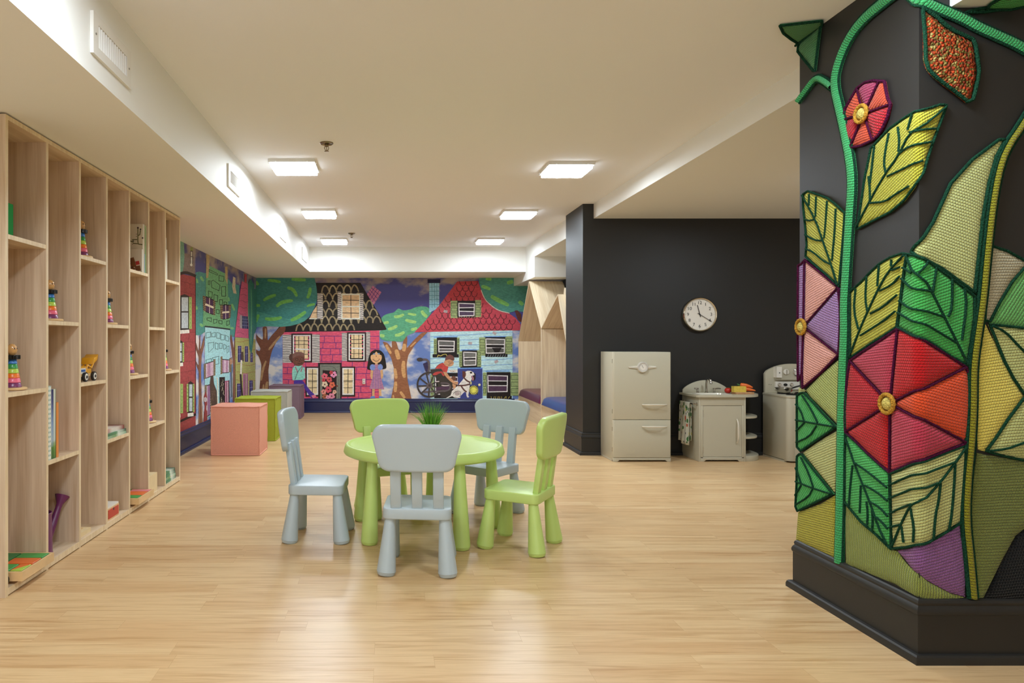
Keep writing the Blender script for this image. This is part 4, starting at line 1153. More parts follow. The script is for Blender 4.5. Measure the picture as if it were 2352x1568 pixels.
def mural_sky():
    m = bpy.data.materials.new('mural_sky_print'); m.use_nodes = True
    nt = m.node_tree; L = nt.links.new; b = nt.nodes['Principled BSDF']; b.inputs['Roughness'].default_value = .55
    ge = nt.nodes.new('ShaderNodeNewGeometry'); sp = nt.nodes.new('ShaderNodeSeparateXYZ'); L(ge.outputs['Position'], sp.inputs[0])
    cr = nt.nodes.new('ShaderNodeMapRange'); cr.inputs['From Min'].default_value = 1.15; cr.inputs['From Max'].default_value = 1.38; L(sp.outputs['Z'], cr.inputs['Value'])
    mp = nt.nodes.new('ShaderNodeMapping'); mp.inputs['Scale'].default_value = (2.0, 2.0, 3.4); L(ge.outputs['Position'], mp.inputs[0])
    n = nt.nodes.new('ShaderNodeTexNoise'); n.inputs['Scale'].default_value = 1.5; n.inputs['Detail'].default_value = 7; n.inputs['Roughness'].default_value = .55; L(mp.outputs[0], n.inputs['Vector'])
    lo = nt.nodes.new('ShaderNodeValToRGB'); e = lo.color_ramp.elements
    e[0].position = .42; e[0].color = (*lin('#6a86c6'), 1); e[1].position = .58; e[1].color = (*lin('#e4dcd6'), 1); e.new(.50).color = (*lin('#a9b3d2'), 1)
    L(n.outputs['Fac'], lo.inputs['Fac'])
    # evening sky above, with a bank of cloud along the very top
    tp = nt.nodes.new('ShaderNodeMapRange'); tp.inputs['From Min'].default_value = 1.70; tp.inputs['From Max'].default_value = 2.0; L(sp.outputs['Z'], tp.inputs['Value'])
    ad = nt.nodes.new('ShaderNodeMath'); ad.operation = 'MULTIPLY_ADD'; ad.inputs[1].default_value = .22; L(tp.outputs[0], ad.inputs[0]); L(n.outputs['Fac'], ad.inputs[2])
    hi = nt.nodes.new('ShaderNodeValToRGB'); e = hi.color_ramp.elements
    e[0].position = .60; e[0].color = (*lin('#4a4a90'), 1); e[1].position = .78; e[1].color = (*lin('#a89a93'), 1)
    L(ad.outputs[0], hi.inputs['Fac'])
    mx = nt.nodes.new('ShaderNodeMix'); mx.data_type = 'RGBA'; L(cr.outputs[0], mx.inputs['Factor']); L(lo.outputs['Color'], mx.inputs['A']); L(hi.outputs['Color'], mx.inputs['B'])
    L(mx.outputs['Result'], b.inputs['Base Color'])
    return m
def printed(c):
    r, g, b = lin(c); y = .3*r + .59*g + .11*b
    return tuple(min(.86, (y + (v - y)*.92)*1.28 + .004) for v in (r, g, b))
class Mural:
    STEP = .000012
    def __init__(s, fn, place): s.fn, s.place, s.v, s.f, s.c, s.m, s.k = fn, place, [], [], [], [], 1
    def poly(s, pts, col, mi=0, flat=False):
        """pts in picture pixels; every new shape lies a hair above the last; many-cornered outlines are softened"""
        if len(pts) >= 9 and not flat:
            for it in range(2):
                o = []; n = len(pts)
                for i in range(n):
                    p, a, b_ = Vector(pts[i]), Vector(pts[i-1]), Vector(pts[(i+1) % n])
                    for e in (a, b_):
                        L_ = (e - p).length; o.append(tuple(p + (e - p)*min(.25, 12/max(L_, 1e-6))))
                pts = o
        q = [s.fn(*p) for p in pts]
        s.raw(q, col, mi)
    def raw(s, q, col, mi=0):
        a = sum(q[i-1][0]*q[i][1] - q[i][0]*q[i-1][1] for i in range(len(q)))
        if a < 0: q = q[::-1]
        n = len(s.v); s.v += [s.place(p[0], p[1], s.k * s.STEP) for p in q]
        s.f.append(list(range(n, n + len(q)))); s.c.append(printed(col)); s.m.append(mi); s.k += 1
    def ribbon(s, P, ws, col):
        """one stroke: mitred quads that share their corners"""
        n = len(P); U, D = [], []
        for i in range(n):
            a = (P[i] - P[max(i-1, 0)]); b_ = (P[min(i+1, n-1)] - P[i])
            a = a.normalized() if a.length > 1e-6 else b_.normalized(); b_ = b_.normalized() if b_.length > 1e-6 else a
            t = a + b_
            t = t.normalized() if t.length > .2 else a
            o = Vector((-t.y, t.x)) * ws[i]/2 / max(.6, t.dot(a))
            U.append(P[i] + o); D.append(P[i] - o)
        k0 = s.k
        for i in range(n - 1):
            s.poly([tuple(U[i]), tuple(U[i+1]), tuple(D[i+1]), tuple(D[i])], col, flat=True); s.k = k0
        s.k = k0 + 1
    def line(s, pts, w, col):
        cl = len(pts) > 3 and (Vector(pts[0]) - Vector(pts[-1])).length < 1e-6
        P = [Vector(p) for p in pts]
        if len(P) > 2 and not cl:
            for _ in range(2):
                q = [P[0]]
                for a, b_ in zip(P, P[1:]): q += [a*.75 + b_*.25, a*.25 + b_*.75]
                P = q + [P[-1]]
        P = [p for i, p in enumerate(P) if i == 0 or (p - P[i-1]).length > .5]
        if len(P) < 2: return
        d0, d1 = (P[0] - P[1]).normalized(), (P[-1] - P[-2]).normalized()
        P[0] = P[0] + d0*w*.3; P[-1] = P[-1] + d1*w*.3
        s.ribbon(P, [w]*len(P), col)
    def ell(s, x, y, rx, ry, col, n=20):
        s.poly([(x + rx*math.cos(2*math.pi*i/n), y + ry*math.sin(2*math.pi*i/n)) for i in range(n)], col)
    def rect(s, x0, y0, x1, y1, col): s.poly([(x0, y0), (x1, y0), (x1, y1), (x0, y1)], col)
    def blob(s, pts, w, col):
        """leaf-like dab: a stroke that tapers at both ends"""
        P = [Vector(p) for p in pts]
        if len(P) == 2: P = [P[0], (P[0] + P[1])/2, P[1]]
        for _ in range(2):
            q = [P[0]]
            for a, b_ in zip(P, P[1:]): q += [a*.75 + b_*.25, a*.25 + b_*.75]
            P = q + [P[-1]]
        n = len(P)
        s.ribbon(P, [w * (.35 + .65*math.sin(math.pi*i/(n-1))**.5) for i in range(n)], col)
    def build(s, mats):
        me = bpy.data.meshes.new('street_mural'); me.from_pydata(s.v, [], s.f)
        ca = me.color_attributes.new('Col', 'FLOAT_COLOR', 'CORNER')
        i = 0
        for f, c in zip(s.f, s.c):
            for _ in f: ca.data[i].color = (*c, 1); i += 1
        me.polygons.foreach_set('material_index', s.m)
        for m in mats: me.materials.append(m)
        o = bpy.data.objects.new('street_mural', me); COL.objects.link(o)
        return o
def hatch(M, x0, y0, x1, y1, n, w, col, slant=6):
    for k in range(n):
        y = y0 + (y1 - y0) * (k + .5) / n
        M.line([(x0, y + R.uniform(-2, 2)), ((x0+x1)/2, y + R.uniform(-3, 3)), (x1, y - slant)], w, col)
def bricks(M, poly_in, x0, y0, x1, y1, rh, bw, w, col, jit=5):
    y = y0; r = 0
    while y < y1:
        xs = [x0 + (x1-x0)*k/6 for k in range(7)]
        M.line([(x, y + R.uniform(-jit, jit)) for x in xs], w, col)
        x = x0 + (bw/2 if r % 2 else bw) * R.uniform(.8, 1.1)
        while x < x1:
            M.line([(x, y), (x + R.uniform(-jit, jit), min(y + rh, y1))], w, col); x += bw * R.uniform(.8, 1.2)
        y += rh; r += 1

SKY, INKP = mural_sky(), mural_ink()
# ---- back wall: X,Z on the plane y = YB
place_b = lambda X, Z, k: (X, YB - .001 - k, Z)
def frame(ox, oy, sc, dist):
    return lambda x, y: ((ox + x/sc - CX) * dist / F, H - (oy + y/sc - CY) * dist / F)
fa, fb, fd = frame(570, 620, 4.6125, YB), frame(840, 620, 4.6105, YB), frame(940, 800, 13.065, YB)
M = Mural(fa, place_b)
M.raw([(XL, .2), (2.34, .2), (2.34, SZ), (XL, SZ)], '#5060a0', 1)
# pink house
M.poly([(365, 655), (1390, 640), (1392, 1400), (365, 1400)], '#cf4766')
bricks(M, None, 370, 700, 1388, 1380, 66, 118, 7, '#6f2a70')
roof_p = [(285, 655), (330, 600), (560, 560), (650, 500), (730, 350), (715, 135), (1190, 135), (1280, 290), (1390, 470), (1470, 632), (1000, 642)]
M.poly(roof_p, '#1d1613', flat=True)
def in_poly(x, y, P):
    c = False
    for i in range(len(P)):
        (x1, y1), (x2, y2) = P[i-1], P[i]
        if (y1 > y) != (y2 > y) and x < (x2-x1)*(y-y1)/(y2-y1) + x1: c = not c
    return c
for r in range(6):
    for k in range(16):
        x, y = 350 + 78*k + (39 if r % 2 else 0), 180 + 82*r
        q = [(x - 40, y + 48), (x - 28, y + 2), (x, y - 24), (x + 28, y + 2), (x + 40, y + 48)]
        if all(in_poly(a, b_, roof_p) for a, b_ in q): M.line([(a + R.uniform(-5, 5), b_ + R.uniform(-5, 5)) for a, b_ in q], 15, R.choice(['#93835e', '#8a7a5a', '#a0906c']))
M.line([(285, 655), (640, 648), (1000, 644), (1470, 632)], 9, '#1a1312')
def sash(x0, y0, x1, y1, nx, ny, glass='#d2b083', fr='#ded5c8'):
    M.rect(x0, y0, x1, y1, fr); d = 15
    M.rect(x0 + d, y0 + d, x1 - d, y1 - d, glass)
    for i in range(1, nx): M.line([(x0 + (x1-x0)*i/nx, y0 + d), (x0 + (x1-x0)*i/nx + 3, y1 - d)], 7, '#3a2c22')
    for j in range(1, ny): M.line([(x0 + d, y0 + (y1-y0)*j/ny), (x1 - d, y0 + (y1-y0)*j/ny + 3)], 7, '#3a2c22')
    ym = (y0 + y1)/2; M.line([(x0 + d, ym), (x1 - d, ym)], 13, fr)
def shut(x0, y0, x1, y1, n):
    M.rect(x0, y0, x1, y1, '#cfc8c0'); hatch(M, x0, y0, x1, y1, n, 6, '#241c1e')
sash(985, 250, 1190, 522, 2, 4); shut(948, 230, 986, 525, 15); shut(1186, 245, 1222, 525, 14)
M.poly([(650, 515), (690, 430), (728, 375), (728, 515)], '#d2b083'); M.line([(690, 455), (728, 450)], 6, '#3a2c22'); M.line([(650, 515), (728, 515)], 10, '#ded5c8')
shut(733, 248, 792, 517, 14)
M.poly([(1320, 165), (1412, 235), (1330, 368), (1258, 255)], '#b06486')
for k in range(1, 4):
    f = k/4
    M.line([(1320 + (1258-1320)*f, 165 + (255-165)*f), (1412 + (1330-1412)*f, 235 + (368-235)*f)], 5, '#4a2a70')
    M.line([(1320 + 92*f, 165 + 70*f), (1258 + 72*f, 255 + 113*f)], 5, '#4a2a70')
def house_window(x0, y0, x1, y1, c0, c1):
    M.rect(x0, y0, x1, y1, '#30161a'); d = 16
    M.rect(x0 + d, y0 + d, x1 - d, y1 - d, '#ddd6d0')
    M.rect(x0 + 30, y0 + 26, x1 - 30, y1 - 26, c0)
    M.rect(x0 + 44, y0 + 28, x1 - 44, y1 - 40, '#d9bd8f')
    for k in range(6):
        yy = y0 + 34 + (y1 - y0 - 80)*k/6
        M.rect(x0 + 31, yy, x0 + 43, yy + 12, c1); M.rect(x1 - 43, yy + 8, x1 - 31, yy + 22, c1)
    for f in (.36, .62): M.line([(x0 + (x1-x0)*f, y0 + 30), (x0 + (x1-x0)*f, y1 - 40)], 6, '#3a2c22')
    for f in (.25, .38, .72): M.line([(x0 + 44, y0 + (y1-y0)*f), (x1 - 44, y0 + (y1-y0)*f)], 6, '#3a2c22')
    M.line([(x0 + 46, (y0+y1)/2 + 12), (x1 - 40, (y0+y1)/2 + 16)], 13, '#e6dfd6')
shut(367, 685, 460, 982, 16); shut(676, 682, 758, 980, 17); house_window(458, 672, 678, 978, '#b53a5c', '#1a1416')
shut(993, 664, 1050, 960, 18); shut(1246, 655, 1292, 962, 19); house_window(1048, 658, 1250, 972, '#221a1c', '#cf4766')
for x0, x1 in ((608, 757), (984, 1134)):
    M.rect(x0, 1022, x1, 1340, '#2e1518'); M.rect(x0 + 14, 1036, x1 - 14, 1322, '#d9d3d0'); M.rect(x0 + 28, 1050, x1 - 28, 1306, '#dcc193')
    M.line([((x0+x1)/2, 1050), ((x0+x1)/2 - 3, 1306)], 7, '#3a2c22')
    for y in (1100, 1172, 1182, 1246): M.line([(x0 + 28, y), (x1 - 28, y)], 6, '#3a2c22')
M.rect(742, 982, 990, 1400, '#2a1416'); M.rect(762, 998, 974, 1400, '#74766a'); M.line([(775, 1018), (955, 1018), (957, 1380)], 4, '#3f4a46')
M.poly([(790, 1060), (938, 1068), (934, 1400), (784, 1400)], '#241014')
def flower(x, y, r, c, c2):
    for k in range(5):
        a = 2*math.pi*k/5 + x; M.ell(x + r*.6*math.cos(a), y + r*.6*math.sin(a), r*.46, r*.46, c, 10)
    M.ell(x, y, r*.25, r*.25, c2, 8)
for x, y, r, c in ((905, 1105, 34, '#d98ab0'), (810, 1125, 34, '#d25a6c'), (860, 1160, 30, '#c94a4e'), (812, 1210, 32, '#d8c0a2'), (890, 1215, 32, '#d2603e'), (850, 1265, 36, '#d0475a'), (800, 1290, 28, '#d8867a'),
                   (885, 1335, 34, '#dc7f98'), (815, 1340, 30, '#a8603a'), (915, 1290, 22, '#d9a58a'), (880, 1085, 20, '#c0333f'), (845, 1345, 22, '#e08aa6'), (800, 1165, 20, '#c0333f')): flower(x, y, r, c, '#5a2a20')
M.ell(942, 1228, 11, 11, '#6a3a2e')
# teal tree at the corner
tr = [(69, 74), (702, 74), (712, 120), (722, 165), (730, 230), (733, 290), (722, 350), (705, 395), (680, 440), (645, 500), (600, 540), (540, 568), (450, 592), (350, 602), (270, 598), (200, 594), (130, 602), (60, 606)]
M.poly([(110, 1400), (128, 1180), (143, 1000), (110, 905), (60, 862), (48, 800), (85, 842), (120, 862), (135, 832), (85, 742), (70, 640), (100, 700), (155, 745), (160, 690), (152, 600), (200, 595), (207, 690), (207, 752), (250, 690), (345, 596), (400, 592), (392, 650), (300, 762), (255, 850), (235, 925), (215, 1060), (228, 1400)], '#6e3f2b')
for p, w in (([(218, 845), (270, 780), (340, 700)], 24), ([(185, 615), (182, 725)], 18), ([(190, 960), (155, 1050), (138, 1170)], 24), ([(205, 1180), (185, 1290), (190, 1390)], 34), ([(165, 1210), (150, 1380)], 20)): M.blob(p, w, '#a17a50')
M.poly(tr, '#37807a')
M.poly([(69, 430), (250, 480), (430, 520), (640, 500), (600, 540), (540, 568), (450, 592), (350, 602), (270, 598), (200, 594), (130, 602), (60, 606)], '#459285')
for p, w in (([(205, 108), (280, 113), (345, 128)], 32), ([(460, 98), (540, 103), (612, 106)], 34), ([(415, 185), (480, 205), (518, 280)], 36), ([(658, 185), (652, 245), (628, 300)], 36), ([(160, 322), (220, 288), (295, 262)], 36), ([(300, 388), (350, 340), (475, 322)], 38),
             ([(622, 385), (660, 368), (708, 362)], 26), ([(178, 515), (265, 524), (358, 502)], 38), ([(450, 535), (530, 500), (612, 440)], 40), ([(69, 372), (128, 376)], 30), ([(78, 555), (112, 470)], 34), ([(82, 120), (108, 160)], 32)): M.blob(p, w, '#69b04c')
# girl with backpack
M.poly([(482, 1165), (572, 1160), (620, 1225), (668, 1285), (712, 1322), (668, 1356), (610, 1275), (575, 1215), (560, 1260), (585, 1367), (500, 1367)], '#4a2f92')
M.poly([(668, 1330), (705, 1318), (722, 1335), (690, 1358)], '#d9708a')
M.line([(488, 1040), (480, 1100), (486, 1155)], 32, '#8fd0c0'); M.line([(585, 1040), (590, 1140)], 30, '#8fd0c0')
M.poly([(488, 1015), (575, 1010), (600, 1060), (588, 1162), (490, 1165), (480, 1060)], '#83c6b6')
for p in ([(500, 1025), (525, 1080)], [(575, 1020), (560, 1075)]): M.line(p, 9, '#a8566a')
M.line([(525, 1080), (568, 1020)], 4, '#2a3a3a'); M.line([(525, 1080), (497, 1158)], 5, '#2a3a3a')
M.ell(465, 925, 32, 42, '#58382f'); M.ell(534, 950, 66, 66, '#6f4132'); M.poly([(470, 940), (470, 890), (510, 868), (560, 866), (596, 885), (600, 920), (560, 905), (505, 915)], '#7a5348')
M.ell(515, 945, 15, 15, '#3f2720'); M.ell(570, 942, 15, 15, '#3f2720'); M.ell(515, 945, 10, 10, '#7a4b3a'); M.ell(570, 942, 10, 10, '#7a4b3a'); M.line([(525, 985), (548, 992), (572, 983)], 6, '#3a201a'); M.ell(545, 965, 7, 6, '#4d2c22')
# girl with long black hair
M.poly([(1258, 1050), (1275, 930), (1290, 880), (1320, 850), (1362, 842), (1405, 850), (1440, 890), (1456, 960), (1468, 1042), (1420, 1052), (1290, 1060)], '#17110f')
M.line([(1312, 1060), (1305, 1130), (1330, 1160)], 26, '#c99a68'); M.line([(1412, 1060), (1420, 1130), (1396, 1155)], 26, '#c99a68')
M.line([(1328, 1262), (1325, 1335)], 26, '#c99a68'); M.line([(1396, 1262), (1400, 1335)], 26, '#c99a68')
M.poly([(1300, 1338), (1340, 1332), (1345, 1356), (1290, 1356)], '#5d7fc0'); M.poly([(1388, 1332), (1430, 1340), (1442, 1354), (1385, 1356)], '#5d7fc0')
M.rect(1345, 980, 1372, 1010, '#c99a68')
M.poly([(1330, 1000), (1392, 1000), (1402, 1120), (1442, 1262), (1284, 1258), (1322, 1120)], '#a4708e')
for x in (1335, 1355, 1372, 1390): M.line([(x, 1020), (x + (x-1360)*.6, 1250)], 5, '#8060a0')
M.ell(1318, 1030, 29, 33, '#6d84c0'); M.ell(1400, 1028, 27, 33, '#6d84c0')
M.ell(1357, 925, 60, 62, '#d2a26e'); M.poly([(1297, 905), (1310, 868), (1355, 855), (1352, 870), (1330, 890)], '#17110f'); M.poly([(1358, 856), (1405, 866), (1418, 905), (1390, 893), (1365, 872)], '#17110f')
M.line([(1325, 945), (1340, 962), (1360, 966), (1380, 958), (1392, 940)], 5, '#3a1a18'); M.ell(1334, 888, 12, 7, '#6a86a8'); M.ell(1383, 886, 12, 7, '#6a86a8'); M.ell(1357, 913, 5, 7, '#7a4a36')
# ---- right half of the back wall
M.fn = fb
M.poly([(262, 1400), (300, 1200), (302, 1050), (270, 930), (175, 755), (230, 768), (280, 832), (275, 745), (322, 752), (350, 850), (385, 840), (395, 760), (432, 680), (442, 730), (432, 832), (510, 740), (590, 665), (660, 652), (520, 792), (450, 900), (432, 1000), (442, 1160), (490, 1400)], '#8d5836')
for p, w in (([(215, 790), (240, 840), (268, 885)], 30), ([(322, 840), (335, 890), (350, 945)], 46), ([(412, 780), (402, 860)], 40), ([(402, 960), (395, 1050), (410, 1140)], 42), ([(308, 1040), (325, 1150)], 34), ([(318, 1180), (312, 1290)], 36), ([(365, 1285), (415, 1355)], 30), ([(470, 815), (530, 760)], 14), ([(290, 1320), (300, 1390)], 20)): M.blob(p, w, '#c4935a')
M.poly([(160, 515), (190, 480), (240, 460), (300, 450), (345, 402), (395, 430), (480, 416), (520, 395), (575, 384), (640, 386), (680, 408), (700, 445), (600, 580), (520, 660), (440, 690), (390, 760), (320, 755), (200, 748), (150, 722), (148, 640), (228, 632)], '#51a078')
for p, w in (([(300, 492), (350, 495), (405, 470)], 32), ([(420, 528), (480, 545), (535, 552)], 34), ([(235, 628), (290, 615), (335, 588)], 34), ([(308, 692), (360, 685), (410, 655)], 34), ([(590, 430), (615, 470), (650, 495)], 36), ([(478, 632), (545, 618)], 32), ([(445, 462), (535, 475)], 26), ([(188, 562), (245, 552)], 30), ([(150, 690), (200, 700)], 34)): M.blob(p, w, '#95c66a')
M.poly([(672, 138), (778, 138), (778, 400), (672, 450)], '#86b8cc'); 
for y in (180, 225, 268, 315, 365): M.line([(674, y), (776, y + R.uniform(-8, 8))], 5, '#3f7a94')
for x in (700, 728, 752): M.line([(x, 140), (x + 4, 400)], 4, '#3f7a94')
M.rect(655, 98, 790, 138, '#171440')
RF = [(515, 658), (600, 572), (780, 372), (870, 252), (968, 122), (1188, 115), (1215, 200), (1245, 290), (1280, 340), (1400, 430), (1520, 462), (1585, 505), (1640, 575), (1632, 638), (1000, 648)]
M.poly([(683, 655), (1552, 638), (1556, 1400), (683, 1400)], '#acd0e0')
for k, y in enumerate((705, 760, 820, 870, 935, 985, 1040, 1100, 1200)): M.line([(686 + 866*i/8, y - i*6 + R.uniform(-5, 5)) for i in range(9)], 6, '#5f96c8')
M.poly(RF, '#b83848', flat=True)
M.poly([(968, 122), (1188, 115), (1215, 200), (1245, 290), (1150, 320), (900, 330), (870, 252)], '#ae2f38')
for r in range(9):
    for k in range(20):
        x, y = 530 + 62*k + (31 if r % 2 else 0), 145 + 58*r
        q = [(x - 31, y - 22), (x - 25, y + 12), (x, y + 30), (x + 25, y + 12), (x + 31, y - 22)]
        if all(in_poly(a, b_, RF) for a, b_ in q): M.line([(a + R.uniform(-4, 4), b_ + R.uniform(-4, 4)) for a, b_ in q], 7, '#5a1622')
def nwin(x0, y0, x1, y1, ins, glass, bars, sh):
    for s0, s1, t0, t1 in sh:
        M.rect(s0, t0, s1, t1, '#8d9f66')
        h = t1 - t0
        for f in (.12, .42, .70): M.line([(s0 + 9, t0 + h*f), (s1 - 9, t0 + h*f), (s1 - 9, t0 + h*(f + .18)), (s0 + 9, t0 + h*(f + .18)), (s0 + 9, t0 + h*f)], 4, '#1f2a1c')
    M.rect(x0, y0, x1, y1, '#191214')
    a, b_, c, d = ins; n = len(bars)
    ys = [b_] + list(bars) + [d]
    for i in range(len(ys) - 1): M.rect(a, ys[i], c, ys[i+1], glass[i % len(glass)])
    M.line([(a, b_), (c, b_ + 6), (c - 4, d), (a + 4, d + 4), (a, b_)], 10, '#dcd2d2')
    for y in bars: M.line([(a, y), (c, y + R.uniform(-4, 4))], 9, '#dcd2d2')
nwin(970, 325, 1160, 505, (985, 352, 1150, 482), ('#4b3752', '#191214', '#4b3752'), (400, 436), ((898, 975, 325, 508), (1158, 1222, 318, 498)))
for k in range(9): M.line([(960 + 27*k, 505), (968 + 27*k + R.uniform(-14, 14), 480)], 3, '#c0a07a')
nwin(752, 712, 966, 897, (770, 748, 938, 862), ('#5b5a58', '#191214', '#5b5a58'), (800, 832), ((720, 752, 728, 890), (964, 993, 714, 888)))
M.rect(708, 890, 985, 925, '#171113'); M.line([(760, 920), (768, 895), (790, 912), (815, 895), (850, 888), (858, 905)], 6, '#cdbd4e')
nwin(1265, 708, 1478, 892, (1272, 728, 1470, 876), ('#62605c', '#191214', '#55534f'), (786, 822), ((1200, 1266, 713, 905), (1478, 1553, 702, 892)))
M.poly([(1335, 822), (1440, 822), (1410, 872), (1365, 872)], '#191214'); M.rect(1265, 886, 1500, 920, '#171113')
for k in range(8): M.line([(1290 + 26*k, 918), (1300 + 26*k, 894)], 3, '#9fb0b8')
nwin(1020, 850, 1180, 1022, (1036, 868, 1168, 1005), ('#6a6966', '#191214', '#6a6966'), (928, 955), ((988, 1022, 860, 1025), (1178, 1222, 850, 1020)))
M.rect(1000, 1022, 1220, 1036, '#171113')
nwin(1280, 1080, 1532, 1348, (1292, 1115, 1500, 1285), ('#4a2f4a', '#191214', '#4a2f4a'), (1172, 1222), ((1235, 1278, 1085, 1330), (1530, 1628, 1085, 1328)))
M.rect(1280, 1330, 1545, 1400, '#171113')
for k in range(9): M.line([(1330 + 22*k, 1362), (1338 + 22*k + R.uniform(-12, 12), 1338)], 4, '#c8b44a')
nwin(725, 1088, 985, 1356, (738, 1128, 975, 1310), ('#4a2f4a', '#191214', '#4a2f4a'), (1180, 1250), ((684, 722, 1105, 1340), (960, 985, 1085, 1180)))
M.rect(973, 1038, 1238, 1400, '#343f82'); M.line([(975, 1040), (1236, 1036)], 10, '#5f96d8'); M.line([(1236, 1040), (1238, 1380)], 5, '#8fb0dc')
M.ell(1203, 1214, 13, 13, '#d8d29a'); M.rect(1100, 1225, 1186, 1314, '#171113')
for k in range(18):
    a = 2*math.pi*k/18; M.line([(1143, 1270), (1143 + 48*math.cos(a), 1270 + 48*math.sin(a))], 7, '#d6d44e')
for x, y, r in ((1105, 775, 0), (1362, 668, .5), (1382, 968, -.5), (845, 438, .2)):
    q = [(-20, -14), (20, -14), (20, 14), (-20, 14)]; M.poly([(x + a*math.cos(r) - b_*math.sin(r), y + a*math.sin(r) + b_*math.cos(r)) for a, b_ in q], '#a99a9c')
M.line([(720, 712), (970, 704)], 8, '#4f86d0'); M.line([(1255, 706), (1485, 704)], 8, '#4f86d0'); M.line([(1012, 845), (1170, 843)], 8, '#4f86d0'); M.line([(1270, 1072), (1520, 1068)], 8, '#4f86d0')
M.poly([(1195, 74), (1720, 74), (1720, 420), (1660, 445), (1590, 430), (1540, 448), (1480, 450), (1400, 430), (1340, 395), (1290, 345), (1250, 290), (1222, 210), (1205, 150)], '#448b7d')
for p, w in (([(1270, 90), (1330, 100)], 34), ([(1225, 172), (1270, 182), (1320, 205)], 36), ([(1325, 275), (1400, 320), (1515, 375)], 46), ([(1495, 140), (1560, 120)], 40), ([(1620, 330), (1665, 370)], 40)): M.blob(p, w, '#6fb255')
M.poly([(1575, 430), (1605, 425), (1645, 468), (1655, 560), (1610, 530)], '#5a2a22'); M.line([(1222, 215), (1250, 290), (1290, 345), (1400, 430), (1520, 456)], 8, '#cdb8a8')
# house number
def digits(txt, x, y, w, h, sw, col):
    S = {'4': [[(0, 0), (.1, .5), (.8, .5)], [(.75, 0), (.7, 1)]], '2': [[(0, .2), (.4, 0), (.8, .2), (0, 1), (.9, 1)]], '6': [[(.7, 0), (.1, .5), (.1, .9), (.7, .95), (.7, .55), (.1, .6)]], '7': [[(0, 0), (.85, .05), (.3, 1)]], '3': [[(0, 0), (.7, .1), (.25, .45), (.75, .7), (0, 1)]]}
    for k, ch in enumerate(txt):
        for st in S[ch]: M.line([(x + k*w*1.35 + a*w, y + b_*h) for a, b_ in st], sw, col)
# boy in a wheelchair with a dog
M.fn = fd
M.rect(1195, 640, 1450, 720, '#d6d0c6'); digits('4267', 1228, 660, 32, 44, 8, '#7a3328')
DK, GR, RD, SK = '#3c3431', '#5d5256', '#b63a34', '#bf8b62'
M.poly([(410, 455), (545, 400), (585, 700), (490, 692)], '#31264a')
M.line([(410, 330), (500, 325), (560, 365), (592, 440), (600, 560), (560, 770)], 62, GR)
M.ell(318, 330, 96, 56, DK)
def ringp(cx_, cy_, rx, ry, w, col, n=36):
    for k in range(n):
        a0, a1 = 2*math.pi*k/n, 2*math.pi*(k+1.05)/n
        M.poly([(cx_ + (rx)*math.cos(a0), cy_ + ry*math.sin(a0)), (cx_ + rx*math.cos(a1), cy_ + ry*math.sin(a1)), (cx_ + (rx-w)*math.cos(a1), cy_ + (ry-w)*math.sin(a1)), (cx_ + (rx-w)*math.cos(a0), cy_ + (ry-w)*math.sin(a0))], col); M.k -= 1
    M.k += 1
M.poly([(630, 620), (960, 605), (1010, 690), (1060, 830), (700, 830), (640, 720)], DK)
M.line([(950, 1040), (1225, 1045), (1240, 1260), (900, 1285), (400, 1305)], 52, GR)
for k in range(9):
    a = 2*math.pi*k/9 + .25; M.line([(605 + 60*math.cos(a), 1110 + 60*math.sin(a)), (605 + 345*math.cos(a), 1090 + 350*math.sin(a))], 42, DK)
ringp(605, 1085, 385, 390, 52, DK); ringp(605, 1108, 88, 84, 60, GR); M.ell(605, 1108, 36, 36, DK)
M.poly([(770, 820), (960, 715), (1070, 830), (1190, 900), (1292, 1040), (1290, 1300), (1200, 1440), (960, 1470), (880, 1250), (830, 960)], '#37312b')
M.line([(975, 1105), (1080, 1120), (1195, 1108)], 26, '#d8c8cc'); M.line([(785, 995), (890, 985)], 24, '#d8c8cc'); M.poly([(980, 1140), (1200, 1140), (1200, 1235), (800, 1245), (800, 1165)], '#4b3048'); M.line([(955, 1035), (1215, 1040), (1232, 1262), (860, 1285)], 44, GR)
M.poly([(775, 605), (845, 505), (930, 455), (1010, 430), (1175, 545), (1150, 640), (1125, 730), (1010, 700), (965, 605)], RD)
M.poly([(698, 770), (770, 715), (860, 690), (990, 690), (1075, 815), (1015, 832), (950, 725), (800, 800), (720, 802)], RD)
M.line([(775, 605), (845, 505), (930, 455), (1010, 425)], 9, '#4a1a18')
M.poly([(1290, 1045), (1400, 1090), (1390, 1180), (1340, 1232), (1300, 1130)], SK)
M.ell(1330, 900, 70, 75, '#6a4030')
M.poly([(1005, 710), (1110, 702), (1200, 830), (1345, 985), (1465, 1000), (1475, 1050), (1405, 1092), (1260, 1010), (1090, 850)], SK); M.line([(1005, 712), (1090, 855), (1255, 1015), (1400, 1095)], 9, '#3a2418')
M.ell(1185, 435, 150, 108, SK, 28)
M.poly([(1065, 372), (1085, 270), (1140, 205), (1220, 180), (1310, 215), (1352, 290), (1350, 340), (1330, 372), (1265, 350), (1205, 322), (1130, 345)], '#6a4038')
for p in ([(1150, 378), (1225, 395)], [(1250, 405), (1300, 398)], [(1165, 425), (1215, 435)], [(1250, 442), (1295, 435)], [(1225, 420), (1232, 458), (1210, 462)], [(1150, 485), (1190, 495), (1225, 488)]): M.line(p, 9, '#4a2a20')
DG = '#ddd2cc'
